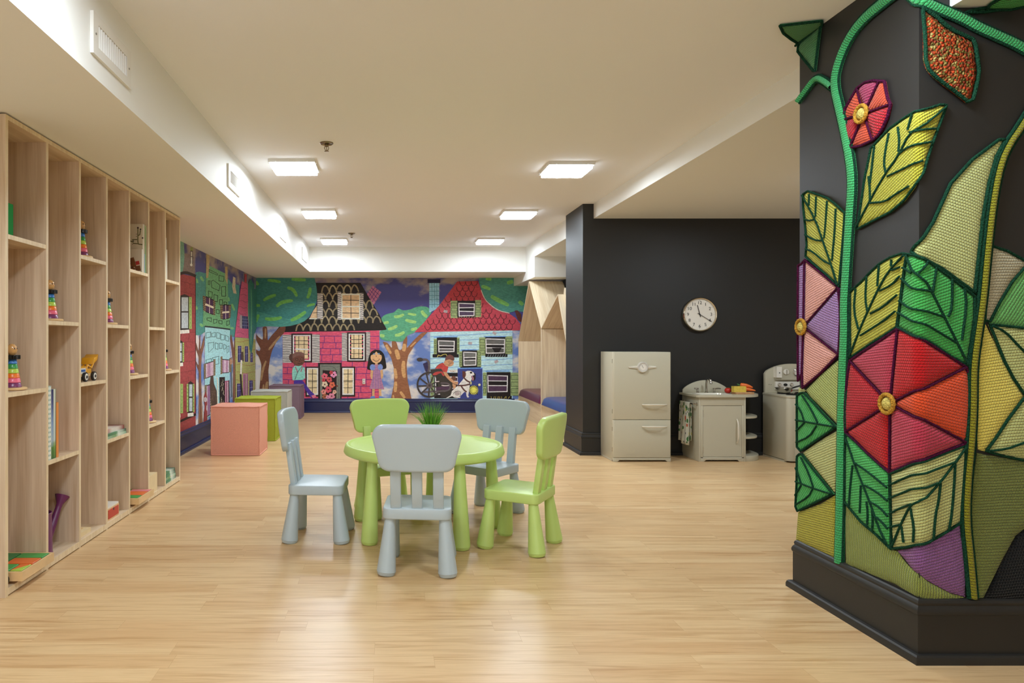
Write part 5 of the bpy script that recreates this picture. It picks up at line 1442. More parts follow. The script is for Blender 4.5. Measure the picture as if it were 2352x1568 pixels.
M.poly([(1475, 1090), (1620, 915), (1650, 850), (1655, 760), (1690, 690), (1750, 664), (1840, 668), (1930, 720), (1965, 790), (1850, 830), (1880, 900), (1845, 985), (1800, 1005), (1812, 1130), (1785, 1290), (1765, 1425), (1805, 1450), (1745, 1478), (1715, 1420), (1700, 1310), (1650, 1300), (1520, 1440), (1535, 1482), (1350, 1472), (1290, 1425), (1160, 1480), (1070, 1502), (1180, 1440), (1258, 1385), (1270, 1285), (1350, 1210)], DG)
M.poly([(1590, 670), (1680, 690), (1700, 760), (1690, 830), (1640, 910), (1595, 850)], '#5a2f26'); M.ell(1852, 725, 36, 30, '#2c201e'); M.poly([(1930, 715), (1990, 760), (1985, 830), (1990, 920), (1930, 975), (1860, 965), (1890, 900), (1860, 830), (1960, 800)], '#241a1e'); M.line([(1890, 840), (1915, 890), (1905, 950)], 34, '#c07f88')
M.line([(1630, 868), (1720, 965), (1830, 1020)], 44, '#57352f'); M.line([(1435, 1110), (1650, 1112), (1812, 1068)], 44, '#57352f'); M.line([(1560, 1130), (1640, 1250), (1710, 1295)], 44, '#57352f'); M.ell(1850, 1035, 22, 50, '#c9c78a', 12)
M.line([(1320, 1360), (1380, 1285), (1470, 1268), (1545, 1310), (1545, 1400), (1490, 1450)], 14, '#4a3a38'); M.ell(1440, 1350, 80, 62, '#a99a98')
o = M.build([INKP, SKY])
tag(o, 'painted street mural on the end wall with pink house, red roof and wheelchair', 'mural')
back_mural = o

# ---- left wall: Y,Z on the plane x = XL
place_l = lambda Y, Z, k: (XL + .001 + k, Y, Z)
def lf(x, y):
    px, py = 410 + x/6.533, 540 + y/6.533
    Y = F * (-(XL + .001)) / (CX - px)
    return (-Y, H - (py - CY) * Y / F)      # -Y so that orientation matches (right-handed seen from the room)
M = Mural(lf, lambda u, Z, k: (XL + .001 + k, -u, Z))
M.raw([(-YB, .2), (-5.16, .2), (-5.16, SZ), (-YB, SZ)], '#5060a0', 1)
def clipz(pts): return pts
TL = '#3f8880'
M.poly([(255, 562), (310, 545), (360, 560), (412, 572), (412, 1440), (330, 1500), (255, 1500)], TL); M.poly([(735, 640), (800, 722), (912, 752), (912, 1300), (852, 1530), (765, 1520), (735, 1400)], TL)
for p, w in (([(330, 620), (375, 690)], 40), ([(262, 1060), (275, 1120)], 40), ([(320, 1330), (370, 1370)], 40), ([(270, 650), (285, 720)], 30), ([(800, 1030), (840, 1130)], 34), ([(745, 930), (760, 990)], 30), ([(780, 1390), (830, 1400)], 34)): M.blob(p, w, '#6fae6a')
M.poly([(820, 620), (858, 640), (852, 780), (872, 880), (825, 870), (805, 770)], '#bcae8e')
M.poly([(-100, -40), (80, 88), (92, 300), (70, 530), (20, 612), (-100, 640)], '#6fa08c')
M.poly([(90, 270), (170, 288), (235, 330), (250, 605), (60, 562), (85, 420)], '#80706c')
M.rect(178, 180, 215, 235, '#8a9a4e'); M.rect(178, 232, 212, 440, '#2a2420'); M.rect(184, 245, 205, 315, '#c5c5c0'); M.rect(184, 325, 205, 430, '#c5c5c0'); M.ell(192, 445, 18, 22, '#ded8cc')
M.poly([(-700, 640), (-300, 590), (60, 585), (250, 622), (258, 2930), (-300, 3240), (-700, 3500)], '#973a3a')
for k in range(15): M.line([(-100 + 350*i/6, 700 + 150*k + (3-i)*(k-6)*3 + R.uniform(-8, 8)) for i in range(7)], 5, '#6a2424')
for k in range(60): 
    x, y = R.uniform(-60, 240), R.uniform(680, 2700); M.line([(x, y), (x, y + 60)], 4, '#6a2424')
M.line([(20, 580), (100, 555), (180, 580), (248, 610)], 42, '#33221f'); M.line([(254, 600), (258, 2700)], 8, '#3a1c1c')
M.line([(-60, 2820), (20, 2795), (120, 2745), (248, 2690)], 36, '#2c1a18')
def lwin(x0, y0, x1, y1, ym, shx, sill):
    M.poly([(x0 - 12, y0 + 30), (x0, y0 - 10), ((x0+x1)/2, y0 - 32), (x1 + 10, y0), (x1 + 14, y1 + 30), (x0 - 12, y1 + 30)], '#2a201c')
    M.rect(x0 + 14, y0 + 16, x1 - 8, y1, '#aeb8bc'); M.line([(x0, ym), (x1, ym)], 22, '#2a201c')
    for a, b_ in shx:
        M.rect(a, y0 + 10, b_, y1 + 10, '#93ab55')
        for k in range(8): M.ell((a+b_)/2, y0 + 40 + (y1-y0-60)*k/7, 4, 7, '#2a3a1c', 8)
    M.poly([(x0 - 10, y1 + 30), (x1 + 10, y1 + 20), (x1 + 12, y1 + 72), (x0 - 10, y1 + 84)], '#d9d0c4')
lwin(30, 915, 150, 1395, 1150, ((155, 198),), 0); lwin(-20, 1600, 55, 1890, 1750, ((58, 82),), 0); lwin(145, 2220, 212, 2640, 2430, ((120, 146), (213, 236)), 0); lwin(-60, 2220, 15, 2660, 2430, ((26, 66),), 0)
# bare tree, pale sky
BR, BR2 = '#6f4634', '#9a6a48'
M.poly([(296, 2905), (302, 2400), (300, 2040), (268, 1960), (258, 1880), (298, 1960), (300, 1820), (255, 1700), (258, 1600), (300, 1740), (312, 1500), (326, 1500), (326, 1720), (378, 1520), (390, 1500), (386, 1650), (346, 1800), (336, 2040), (345, 2400), (362, 2880)], BR)
for p, w in (([(320, 1780), (322, 2300)], 9), ([(345, 1740), (380, 1580)], 9), ([(310, 2400), (315, 2880)], 10), ([(335, 2400), (345, 2860)], 9)): M.blob(p, w, BR2)
M.poly([(812, 2520), (818, 1950), (800, 1760), (768, 1540), (790, 1480), (828, 1700), (838, 1540), (856, 1550), (850, 1850), (856, 2460)], BR); M.blob([(830, 1800), (835, 2450)], 9, BR2)
# green house
GH = '#63a06c'
M.poly([(410, 470), (455, 455), (560, 505), (700, 575), (735, 640), (745, 1040), (778, 1405), (360, 1362), (372, 1140), (408, 900)], GH)
M.poly([(415, 282), (462, 300), (460, 475), (442, 640), (412, 640)], '#ad9868'); M.poly([(697, 472), (734, 470), (734, 740), (697, 650)], '#ad9868')
def quad(pts, w=8, col='#1f2a1c'): M.line(pts + [pts[0]], w, col)
for q in ([(455, 515), (580, 575), (580, 600), (455, 545)], [(605, 600), (680, 620), (675, 692), (605, 685)], [(490, 690), (520, 675), (620, 750), (605, 832), (495, 785)], [(640, 775), (705, 770), (705, 915), (648, 915)], [(445, 685), (470, 685), (465, 745), (445, 740)], [(445, 835), (505, 855), (500, 940), (445, 920)],
          [(530, 890), (588, 905), (580, 1000), (528, 985)], [(612, 965), (658, 970), (655, 1040), (612, 1040)], [(680, 1000), (722, 1005), (720, 1040), (680, 1035)], [(565, 1115), (610, 1120), (608, 1178), (565, 1170)], [(425, 1240), (492, 1240), (490, 1300), (425, 1270)], [(520, 1265), (575, 1262), (572, 1310), (525, 1325)], [(598, 1280), (652, 1285), (650, 1335), (600, 1320)], [(720, 1290), (762, 1282), (760, 1340), (720, 1355)]): quad(q)
def pwin(p, shl, shr, bar):
    for s_ in (shl, shr):
        M.poly(s_, '#8a7050')
        for k in range(8):
            f = (k + .3)/8; l = Vector(s_[0]).lerp(Vector(s_[3]), f); r_ = Vector(s_[1]).lerp(Vector(s_[2]), f + .03); M.line([tuple(l), tuple(r_)], 8, '#241c18')
    M.poly(p, '#4f2d55'); M.line([p[0], p[1]], 12, '#1d1518'); M.line([p[3], p[2]], 12, '#1d1518')
    a = [Vector(v) for v in p]; M.line([tuple((a[0]+a[1])/2), tuple((a[3]+a[2])/2)], 8, '#cfc2b4'); M.line([tuple(a[0].lerp(a[3], .52)), tuple(a[1].lerp(a[2], .52))], bar, '#d6cab0')
pwin([(407, 918), (516, 968), (516, 1190), (407, 1148)], [(362, 905), (406, 920), (406, 1148), (370, 1130)], [(516, 968), (550, 985), (546, 1205), (516, 1192)], 30)
pwin([(662, 1048), (750, 1048), (750, 1246), (662, 1260)], [(622, 1050), (662, 1046), (662, 1260), (626, 1258)], [(750, 1048), (785, 1040), (776, 1240), (750, 1246)], 28)
# blue house
M.poly([(395, 1372), (768, 1412), (768, 2560), (392, 2760)], '#97c8cc')
M.line([(395, 1368), (560, 1385), (765, 1412)], 22, '#232a2c')
for q in ([(408, 1465), (480, 1450), (478, 1525), (408, 1545)], [(492, 1475), (550, 1455), (548, 1525), (495, 1522)], [(568, 1460), (622, 1470), (620, 1550), (570, 1545)], [(632, 1485), (690, 1500), (685, 1570), (630, 1568)], [(702, 1500), (750, 1525), (748, 1590), (705, 1580)], [(440, 1620), (525, 1605), (520, 1690), (450, 1760)], [(545, 1615), (592, 1625), (588, 1710), (548, 1705)], [(612, 1620), (652, 1622), (650, 1700), (612, 1702)], [(670, 1640), (712, 1650), (705, 1705), (672, 1708)], [(725, 1670), (755, 1660), (752, 1740), (725, 1770)], [(412, 1870), (490, 1850), (490, 1900), (412, 1920)], [(505, 1840), (600, 1815), (600, 1930), (550, 1940)]): quad(q, 7, '#2a4a4c')
def swin(p, shl, shr):
    M.poly(p, '#b88fa6'); a = [Vector(v) for v in p]
    for k in range(5):
        f = (k + .5)/5; M.line([tuple(a[0].lerp(a[1], f)), tuple(a[3].lerp(a[2], f))], 7, R.choice(['#7a4a78', '#d9c4cc', '#8f4a70']))
    M.line([p[0], p[1]], 13, '#241a1c'); M.line([p[3], p[2]], 11, '#241a1c')
    for s_ in (shl, shr):
        M.poly(s_, '#9a825e')
        for k in range(11):
            f = (k + .3)/11; M.line([tuple(Vector(s_[0]).lerp(Vector(s_[3]), f)), tuple(Vector(s_[1]).lerp(Vector(s_[2]), f))], 8, '#1f1815')
swin([(408, 1925), (520, 1890), (520, 2105), (408, 2145)], [(378, 1930), (406, 1920), (406, 2150), (380, 2165)], [(522, 1862), (550, 1855), (548, 2105), (522, 2110)])
swin([(655, 1862), (755, 1872), (750, 2058), (655, 2068)], [(627, 1822), (655, 1815), (655, 2075), (627, 2090)], [(757, 1850), (796, 1830), (790, 2050), (757, 2058)])
swin([(420, 2255), (470, 2240), (470, 2690), (420, 2720)], [(392, 2250), (418, 2240), (418, 2500), (392, 2510)], [(472, 2240), (492, 2235), (492, 2640), (472, 2660)])
M.poly([(608, 2130), (692, 2125), (690, 2540), (612, 2570)], '#1f1815')
for k in range(14):
    x, y = R.uniform(620, 680), R.uniform(2150, 2500); M.line([(x, y), (x + R.uniform(-14, 14), y + 24), (x + R.uniform(-20, 20), y + 44)], 5, '#b0a488')
M.poly([(692, 2185), (752, 2180), (750, 2510), (692, 2530)], '#a8486a')
for k in range(5): M.line([(705 + 11*k, 2200), (705 + 11*k, 2500)], 5, R.choice(['#e0d0d0', '#6a2a48', '#3a1c2a']))
M.line([(752, 2180), (756, 2510)], 16, '#2a201c'); M.line([(560, 2140), (585, 2150), (582, 2560)], 14, '#d8cdb8')
M.poly([(478, 2110), (515, 2100), (528, 2230), (568, 2330), (575, 2530), (500, 2590), (478, 2480), (462, 2240)], '#4d382c')
for k in range(10): M.line([(R.uniform(480, 560), R.uniform(2250, 2500)) for _ in range(2)], 6, '#6d5240')
M.poly([(785, 1880), (800, 1870), (804, 2420), (782, 2440)], '#5f6e74'); M.ell(782, 1900, 24, 40, '#a87a5e')
M.poly([(376, 2420), (400, 2340), (424, 2420), (426, 2810), (368, 2850), (388, 2560)], '#8f3232'); M.ell(398, 2465, 26, 38, '#b9a8a8'); M.ell(420, 2590, 10, 42, '#b9a8a8'); M.ell(372, 2590, 10, 60, '#c9c4cc')
# pink tower and olive house
M.poly([(945, 690), (1036, 732), (1046, 1545), (838, 1525), (872, 1250), (912, 900)], '#bd4f72'); M.poly([(985, 580), (1020, 588), (1020, 725), (985, 708)], '#a83c4c')
for k in range(8): M.line([(930 - 10*k + i*24 , 790 + 95*k + 12*math.sin(i*1.6 + k) + i*4) for i in range(6) if 930 - 10*k + i*24 < 1036], 6, '#7a2a4a')
M.poly([(916, 1195), (950, 1205), (950, 1400), (914, 1392)], '#9a8f90'); M.poly([(950, 1208), (1034, 1218), (1042, 1405), (950, 1398)], '#2b2858')
for y in (1255, 1300, 1350): M.line([(952, y), (1040, y + 8)], 5, '#8f90b8')
for x in (978, 1006): M.line([(x, 1215), (x + 3, 1400)], 5, '#8f90b8')
M.poly([(845, 1530), (1150, 1562), (1146, 2560), (852, 2560)], '#a0a055')
for k in range(7): M.line([(860 + 48*i, 1590 + 118*k + 14*math.sin(i*1.3 + k)) for i in range(7)], 6, '#9a5a30')
for q in ((884, 1660, 938, 1905), (990, 1665, 1038, 1900), (1072, 1760, 1110, 1905), (872, 2225, 930, 2440), (1058, 2178, 1110, 2400)):
    M.rect(q[0] - 8, q[1] - 6, q[2] + 8, q[3] + 8, '#b9a878'); M.rect(*q, '#302b62')
    xm = (q[0] + q[2])/2; M.line([(xm, q[1] + 10), (xm, q[3] - 10)], 5, '#8f90c0'); M.line([(q[0] + 8, q[1] + 30), (q[2] - 8, q[1] + 26)], 5, '#8f90c0'); M.line([(q[0] + 6, (q[1]+q[3])/2), (q[2] - 6, (q[1]+q[3])/2 - 8)], 6, '#8f90c0')
M.rect(962, 2075, 1036, 2420, '#c08090')
for k, c in enumerate(('#5a3a78', '#a04a60', '#4a6a60', '#c9a0a8', '#6a3a70')): M.rect(972 + 12*k, 2085, 980 + 12*k, 2415, c)
M.line([(950, 1760), (956, 1880)], 36, '#4a3a30'); M.line([(938, 1880), (930, 2090)], 24, '#d9d2c6'); M.line([(925, 2090), (935, 2250), (950, 2420)], 26, '#241d1e')
# dark cone-shaped tree at the corner
M.poly([(1075, 650), (1130, 742), (1180, 800), (1200, 1380), (1130, 1480), (1108, 1680), (1085, 1800), (1058, 1700), (1045, 1430), (1036, 735)], '#33766c'); M.blob([(1085, 800), (1095, 1200), (1080, 1650)], 16, '#5d9a70'); M.blob([(1040, 1000), (1045, 1300)], 12, '#5d9a70')
M.line([(1150, 640), (1140, 800)], 24, '#7a7896')
# keep everything on the printed sheet: clip to the wall between baseboard and soffit
for i, v in enumerate(M.v):
    M.v[i] = (v[0], min(max(v[1], 5.16), YB - .002), min(max(v[2], .2), SZ - .001))
o = M.build([INKP, SKY])
tag(o, 'painted street mural on the side wall with red brick, green and blue houses', 'mural')
MB = back_mural.data
for v in MB.vertices: v.co.z = min(max(v.co.z, .2), SZ - .001); v.co.x = min(max(v.co.x, XL + .001), 2.34)

# outlet on the mural
OX, OZ = fa(1226, 1178)
t = thing('wall_outlet', 'small white wall outlet on the pink house of the mural', 'outlet', (OX, YB - .03, OZ))
OW = mat('outlet_white', '#e6ddd4', .4)
B().prism([(OX + p[0], OZ + p[1]) for p in rrect(.042, .078, .006, 3)], 'y', YB - .026, YB - .002).build('cover_plate', OW, t, bevel=.001)
for s_ in (-1, 1): B().box(OX - .010, YB - .0275, OZ + s_*.018 - .010, OX + .010, YB - .0258, OZ + s_*.018 + .010).build('socket', mat('socket_grey', '#b9aaa4', .4), t, bevel=.003)

# ------------------------------------------------------------------ crocheted yarn garden on the pillar
def stitch_group():
    """height of single-crochet stitches from a UV map measured in metres"""
    g = bpy.data.node_groups.new('crochet_stitch', 'ShaderNodeTree')
    g.interface.new_socket('UV', in_out='INPUT', socket_type='NodeSocketVector')
    g.interface.new_socket('Height', in_out='OUTPUT', socket_type='NodeSocketFloat')
    g.interface.new_socket('Hole', in_out='OUTPUT', socket_type='NodeSocketFloat')
    N, L = g.nodes.new, g.links.new
    gi, go = N('NodeGroupInput'), N('NodeGroupOutput')
    def m(op, a, b=None, c=None):
        n = N('ShaderNodeMath'); n.operation = op
        for i, v in enumerate((a, b, c)):
            if v is None: continue
            if isinstance(v, (int, float)): n.inputs[i].default_value = v
            else: L(v, n.inputs[i])
        return n.outputs[0]
    nz = N('ShaderNodeTexNoise'); nz.inputs['Scale'].default_value = 14; L(gi.outputs[0], nz.inputs['Vector'])
    va = N('ShaderNodeVectorMath'); va.operation = 'MULTIPLY_ADD'; va.inputs[1].default_value = (.006, .006, 0)
    L(nz.outputs['Color'], va.inputs[0]); L(gi.outputs[0], va.inputs[2])
    sp = N('ShaderNodeSeparateXYZ'); L(va.outputs[0], sp.inputs[0])
    u = m('DIVIDE', sp.outputs[0], .0088); v = m('DIVIDE', sp.outputs[1], .0094)
    row = m('FLOOR', v); fy = m('FRACT', v)
    uo = m('ADD', u, m('MULTIPLY', m('MODULO', row, 2.0), .5))
    # stitches lean a little inside each row; a mask marks small holes where four stitches meet
    lean = m('ADD', uo, m('MULTIPLY', m('ABSOLUTE', m('SUBTRACT', fy, .5)), .5))
    fx = m('FRACT', lean)
    s0x, s0y = m('SINE', m('MULTIPLY', fx, math.pi)), m('SINE', m('MULTIPLY', fy, math.pi))
    strand = m('ABSOLUTE', m('SINE', m('MULTIPLY', m('ADD', fx, m('MULTIPLY', fy, .45)), 2 * math.pi)))
    h = m('MULTIPLY', m('POWER', s0y, .55), m('ADD', m('MULTIPLY', m('POWER', s0x, .7), .45), m('MULTIPLY', strand, .2)))
    h = m('ADD', h, m('MULTIPLY', m('POWER', s0y, .5), .35))
    hole = m('MULTIPLY', m('SUBTRACT', 1.0, s0x), m('SUBTRACT', 1.0, s0y))
    L(hole, go.inputs[1])
    L(h, go.inputs[0])
    return g
STITCH = stitch_group()
def yarn(name, col, dark=.42, strength=1.0):
    if name in MATS: return MATS[name]
    m = bpy.data.materials.new(name); m.use_nodes = True
    nt = m.node_tree; L = nt.links.new; b = nt.nodes['Principled BSDF']
    uv = nt.nodes.new('ShaderNodeUVMap'); uv.uv_map = 'UVMap'
    g = nt.nodes.new('ShaderNodeGroup'); g.node_tree = STITCH; L(uv.outputs[0], g.inputs[0])
    fz = nt.nodes.new('ShaderNodeTexNoise'); fz.inputs['Scale'].default_value = 900; L(uv.outputs[0], fz.inputs['Vector'])
    cr = nt.nodes.new('ShaderNodeValToRGB'); c = tuple(min(.88, x*1.45) for x in lin(col))
    cr.color_ramp.elements[0].position = .22; cr.color_ramp.elements[0].color = (*c, 1)
    cr.color_ramp.elements[1].position = .62; cr.color_ramp.elements[1].color = (*[x*.12 for x in c], 1)   # stitch holes: dark backing plus gap shade painted into the colour
    L(g.outputs[1], cr.inputs['Fac'])
    hs = nt.nodes.new('ShaderNodeHueSaturation'); L(cr.outputs['Color'], hs.inputs['Color'])
    mr = nt.nodes.new('ShaderNodeMapRange'); mr.inputs['To Min'].default_value = .8; mr.inputs['To Max'].default_value = 1.2; L(fz.outputs['Fac'], mr.inputs['Value']); L(mr.outputs[0], hs.inputs['Value'])
    L(hs.outputs['Color'], b.inputs['Base Color'])
    b.inputs['Roughness'].default_value = .95; b.inputs['Specular IOR Level'].default_value = .1; b.inputs['Sheen Weight'].default_value = .15
    ad = nt.nodes.new('ShaderNodeMath'); ad.operation = 'MULTIPLY_ADD'; ad.inputs[1].default_value = .12; L(fz.outputs['Fac'], ad.inputs[0]); L(g.outputs[0], ad.inputs[2])
    bp = nt.nodes.new('ShaderNodeBump'); bp.inputs['Strength'].default_value = strength; bp.inputs['Distance'].default_value = .0045
    L(ad.outputs[0], bp.inputs['Height']); L(bp.outputs['Normal'], b.inputs['Normal'])
    MATS[name] = m
    return m
def cord_mat(name, col):
    if name in MATS: return MATS[name]
    m = bpy.data.materials.new(name); m.use_nodes = True
    nt = m.node_tree; L = nt.links.new; b = nt.nodes['Principled BSDF']
    tc = nt.nodes.new('ShaderNodeTexCoord'); n = nt.nodes.new('ShaderNodeTexVoronoi'); n.inputs['Scale'].default_value = 190
    L(tc.outputs['Object'], n.inputs['Vector'])
    bp = nt.nodes.new('ShaderNodeBump'); bp.inputs['Strength'].default_value = .9; bp.inputs['Distance'].default_value = .003; bp.invert = True
    L(n.outputs['Distance'], bp.inputs['Height']); L(bp.outputs['Normal'], b.inputs['Normal'])
    cr = nt.nodes.new('ShaderNodeValToRGB'); c = lin(col)
    cr.color_ramp.elements[0].color = (*[min(1, x*1.25) for x in c], 1); cr.color_ramp.elements[1].color = (*[x*.6 for x in c], 1); cr.color_ramp.elements[1].position = .7
    L(n.outputs['Distance'], cr.inputs['Fac']); L(cr.outputs['Color'], b.inputs['Base Color'])
    b.inputs['Roughness'].default_value = .95; b.inputs['Specular IOR Level'].default_value = .1
    MATS[name] = m
    return m
DKG = cord_mat('dark_green_yarn', '#1a4430'); PLUMY = cord_mat('plum_yarn', '#4e1436'); GOLDY = cord_mat('gold_yarn', '#c9973a')

# unrolled pillar surface: u < 0 along the left face (away from the front corner), u > 0 along the front face
RC = .012
def px2uz(x, y):
    X = (x - CX) * PY / F
    if X >= PX: return (X - PX, H - (y - CY) * PY / F)
    Y = F * PX / (x - CX)
    return (-(Y - PY), H - (y - CY) * Y / F)
def unroll(u):
    """true length along the yarn surface, the rounded corner included"""
    full = (RC + .013) * math.pi/2
    if u < -RC: return u
    if u > RC: return u - 2*RC + full
    return -RC + (u + RC)/(2*RC)*full
def wrap(u, z, off):
    if u > RC: return (PX + u, PY - off, z)
    if u < -RC: return (PX - off, PY - u, z)
    t = (u + RC) / (2*RC) * math.pi/2
    return (PX + RC - (RC + off)*math.cos(t), PY + RC - (RC + off)*math.sin(t), z)
def K(t, *pts):
    """zoom-sheet coordinates to picture pixels"""
    ox, oy, s = {1: (1780, 0, 3.733), 2: (1820, 420, 3.919), 3: (1820, 780, 3.919), 4: (1800, 1120, 3.5), 7: (2080, 0, 6.029), 0: (0, 0, 1)}[t]
    return [(ox + x/s, oy + y/s) for x, y in pts]
def dense(pts, step, closed=True):
    out = []; n = len(pts)
    for i in range(n if closed else n - 1):
        p, q = Vector(pts[i]), Vector(pts[(i+1) % n])
        k = max(1, int((q - p).length / step))
        out += [tuple(p.lerp(q, j/k)) for j in range(k)]
    if not closed: out.append(tuple(pts[-1]))
    return out
def smooth(pts, closed, it=1):
    for _ in range(it):
        n = len(pts); q = []
        for i in range(n if closed else n - 1):
            a, b_ = Vector(pts[i]), Vector(pts[(i+1) % n]); q += [tuple(a*.75 + b_*.25), tuple(a*.25 + b_*.75)]
        if not closed: q = [pts[0]] + q + [pts[-1]]
        pts = q
    return pts
def uvpoly(px, step=.009):
    q = [px2uz(*p) for p in dense(px, 5)]
    q = dense(q, step)
    out = []
    for p in q:
        if not out or (Vector(p) - Vector(out[-1])).length > step*.35: out.append(p)
    if (Vector(out[0]) - Vector(out[-1])).length < step*.35: out.pop()
    return out
def patch(name, px, m, par, ang=0.0, off=.004, puff=.009, place=None, spacing=.011, uvp=None, lump=0.0):
    """a padded piece of crochet filling the outline"""
    P = uvp or uvpoly(px)
    a = sum(P[i-1][0]*P[i][1] - P[i][0]*P[i-1][1] for i in range(len(P)))
    if a < 0: P = P[::-1]
    A = np.array(P); A2 = np.roll(A, -1, 0)
    x0, y0 = A.min(0); x1, y1 = A.max(0)
    gx, gy = np.meshgrid(np.arange(x0, x1, spacing), np.arange(y0, y1, spacing*.87))
    gx = gx + (np.arange(gx.shape[0]) % 2)[:, None]*spacing/2
    G = np.stack([gx.ravel(), gy.ravel()], 1)
    ins = np.zeros(len(G), bool); dd = np.full(len(G), 1e9)
    for p, q in zip(A, A2):
        c = ((p[1] > G[:, 1]) != (q[1] > G[:, 1]))
        with np.errstate(divide='ignore', invalid='ignore'):
            xi = (q[0]-p[0])*(G[:, 1]-p[1])/(q[1]-p[1] + 1e-15) + p[0]
        ins ^= c & (G[:, 0] < xi)
        d = q - p; l2 = (d*d).sum() + 1e-15
        t = np.clip(((G - p) @ d)/l2, 0, 1)
        dd = np.minimum(dd, np.hypot(*(G - p - t[:, None]*d).T))
    ok = ins & (dd > spacing*.55)
    G, dd = G[ok], dd[ok]
    vs = [Vector(p) for p in P] + [Vector(p) for p in G]
    nb = len(P)
    V, E, Fc, ov, oe, of = delaunay_2d_cdt(vs, [(i, (i+1) % nb) for i in range(nb)], [list(range(nb))], 1, 1e-6)
    dist = np.zeros(len(V))
    for i, o in enumerate(ov):
        for j in o:
            if j >= nb: dist[i] = dd[j - nb]
    W = place or wrap
    ca, sa = math.cos(ang), math.sin(ang)
    bm = bmesh.new(); uvl = bm.loops.layers.uv.new('UVMap')
    rl = random.Random(len(V))
    co = []; tv = []
    for i, v in enumerate(V):
        h = off + puff*(1 - math.exp(-dist[i]/.014)) + (rl.uniform(-lump, lump) if dist[i] > 0 else 0)
        tv.append(bm.verts.new(W(v[0], v[1], h))); uu = unroll(v[0]) if W is wrap else v[0]; co.append((uu*ca + v[1]*sa, -uu*sa + v[1]*ca))
    for f in Fc:
        p = [V[i] for i in f]
        s_ = sum(p[k-1][0]*p[k][1] - p[k][0]*p[k-1][1] for k in range(len(p)))
        if s_ < 0: f = f[::-1]
        try: fa_ = bm.faces.new([tv[i] for i in f])
        except ValueError: continue
        for l, i in zip(fa_.loops, f): l[uvl].uv = co[i]
    # side wall down to the pillar
    idx = {}
    for i, o in enumerate(ov):
        for j in o:
            if j < nb: idx[j] = i
    lo = {}
    for j in range(nb):
        if j in idx: lo[j] = bm.verts.new(W(P[j][0], P[j][1], .0008))
    for j in range(nb):
        k = (j+1) % nb
        if j in idx and k in idx and idx[j] != idx[k]:
            try:
                fa_ = bm.faces.new([tv[idx[k]], tv[idx[j]], lo[j], lo[k]])
                for l, i in zip(fa_.loops, (idx[k], idx[j], idx[j], idx[k])): l[uvl].uv = co[i]
            except ValueError: pass
    b = B.__new__(B); b.bm = bm; b.mi = 0
    return b.build(name, m, par, angle=70)
def cord_pts(px, off, closed=False, place=None, step=.010, uvp=None):
    q = uvp or [px2uz(*p) for p in dense(px, 5, closed)]
    q = dense(q, step, closed)
    W = place or wrap
    return [W(u, z, off) for u, z in q]
def cord(name, paths, r, m, par, off=.013, closed=False, place=None):
    b = B()
    for px in paths: b.tube(cord_pts(px, off, closed, place), r, 8, closed)
    return b.build(name, m, par)
def base_of(px):
    q = [px2uz(*p) for p in px]
    u = sum(p[0] for p in q)/len(q); z = min(p[1] for p in q)
    return wrap(u, z, 0)
GRP = 'crocheted yarn pieces on the dark pillar'
def motif(name, label, cat, px, m, ang=0.0, edge=DKG, er=.0043, veins=(), vr=.0037, vm=None, puff=.009, off=.004, place=None, part='panel', lump=0.0, rough=None, em=.004):
    t = thing(name, label, cat, base_of(px), group=GRP)
    patch(part, px, m, t, ang, off, puff, place, lump=lump)
    if edge: cord('edging', [px], er, edge, t, off + em, True, place)
    for v in veins: cord('vein', [smooth(v, False)], vr, vm or edge or DKG, t, off + puff + .002, False, place)
    return t
YG, YG2 = yarn('yellow_green_yarn', '#a6a43e'), yarn('yellow_lime_yarn', '#9e9a30')
GN, GN2 = yarn('leaf_green_yarn', '#3f9c4e'), yarn('deep_green_yarn', '#3d9848')
PALE, PALE2 = yarn('pale_olive_yarn', '#a9ae70'), yarn('straw_yarn', '#a7aa6e')
OLV, OLV2, OLV3 = yarn('olive_yarn', '#96a05a'), yarn('moss_olive_yarn', '#78823f'), yarn('dark_olive_yarn', '#666f38')
LILAC, PINK, MAUVE = yarn('lilac_yarn', '#8d6c9b'), yarn('salmon_pink_yarn', '#d8948a'), yarn('mauve_yarn', '#794f7e')

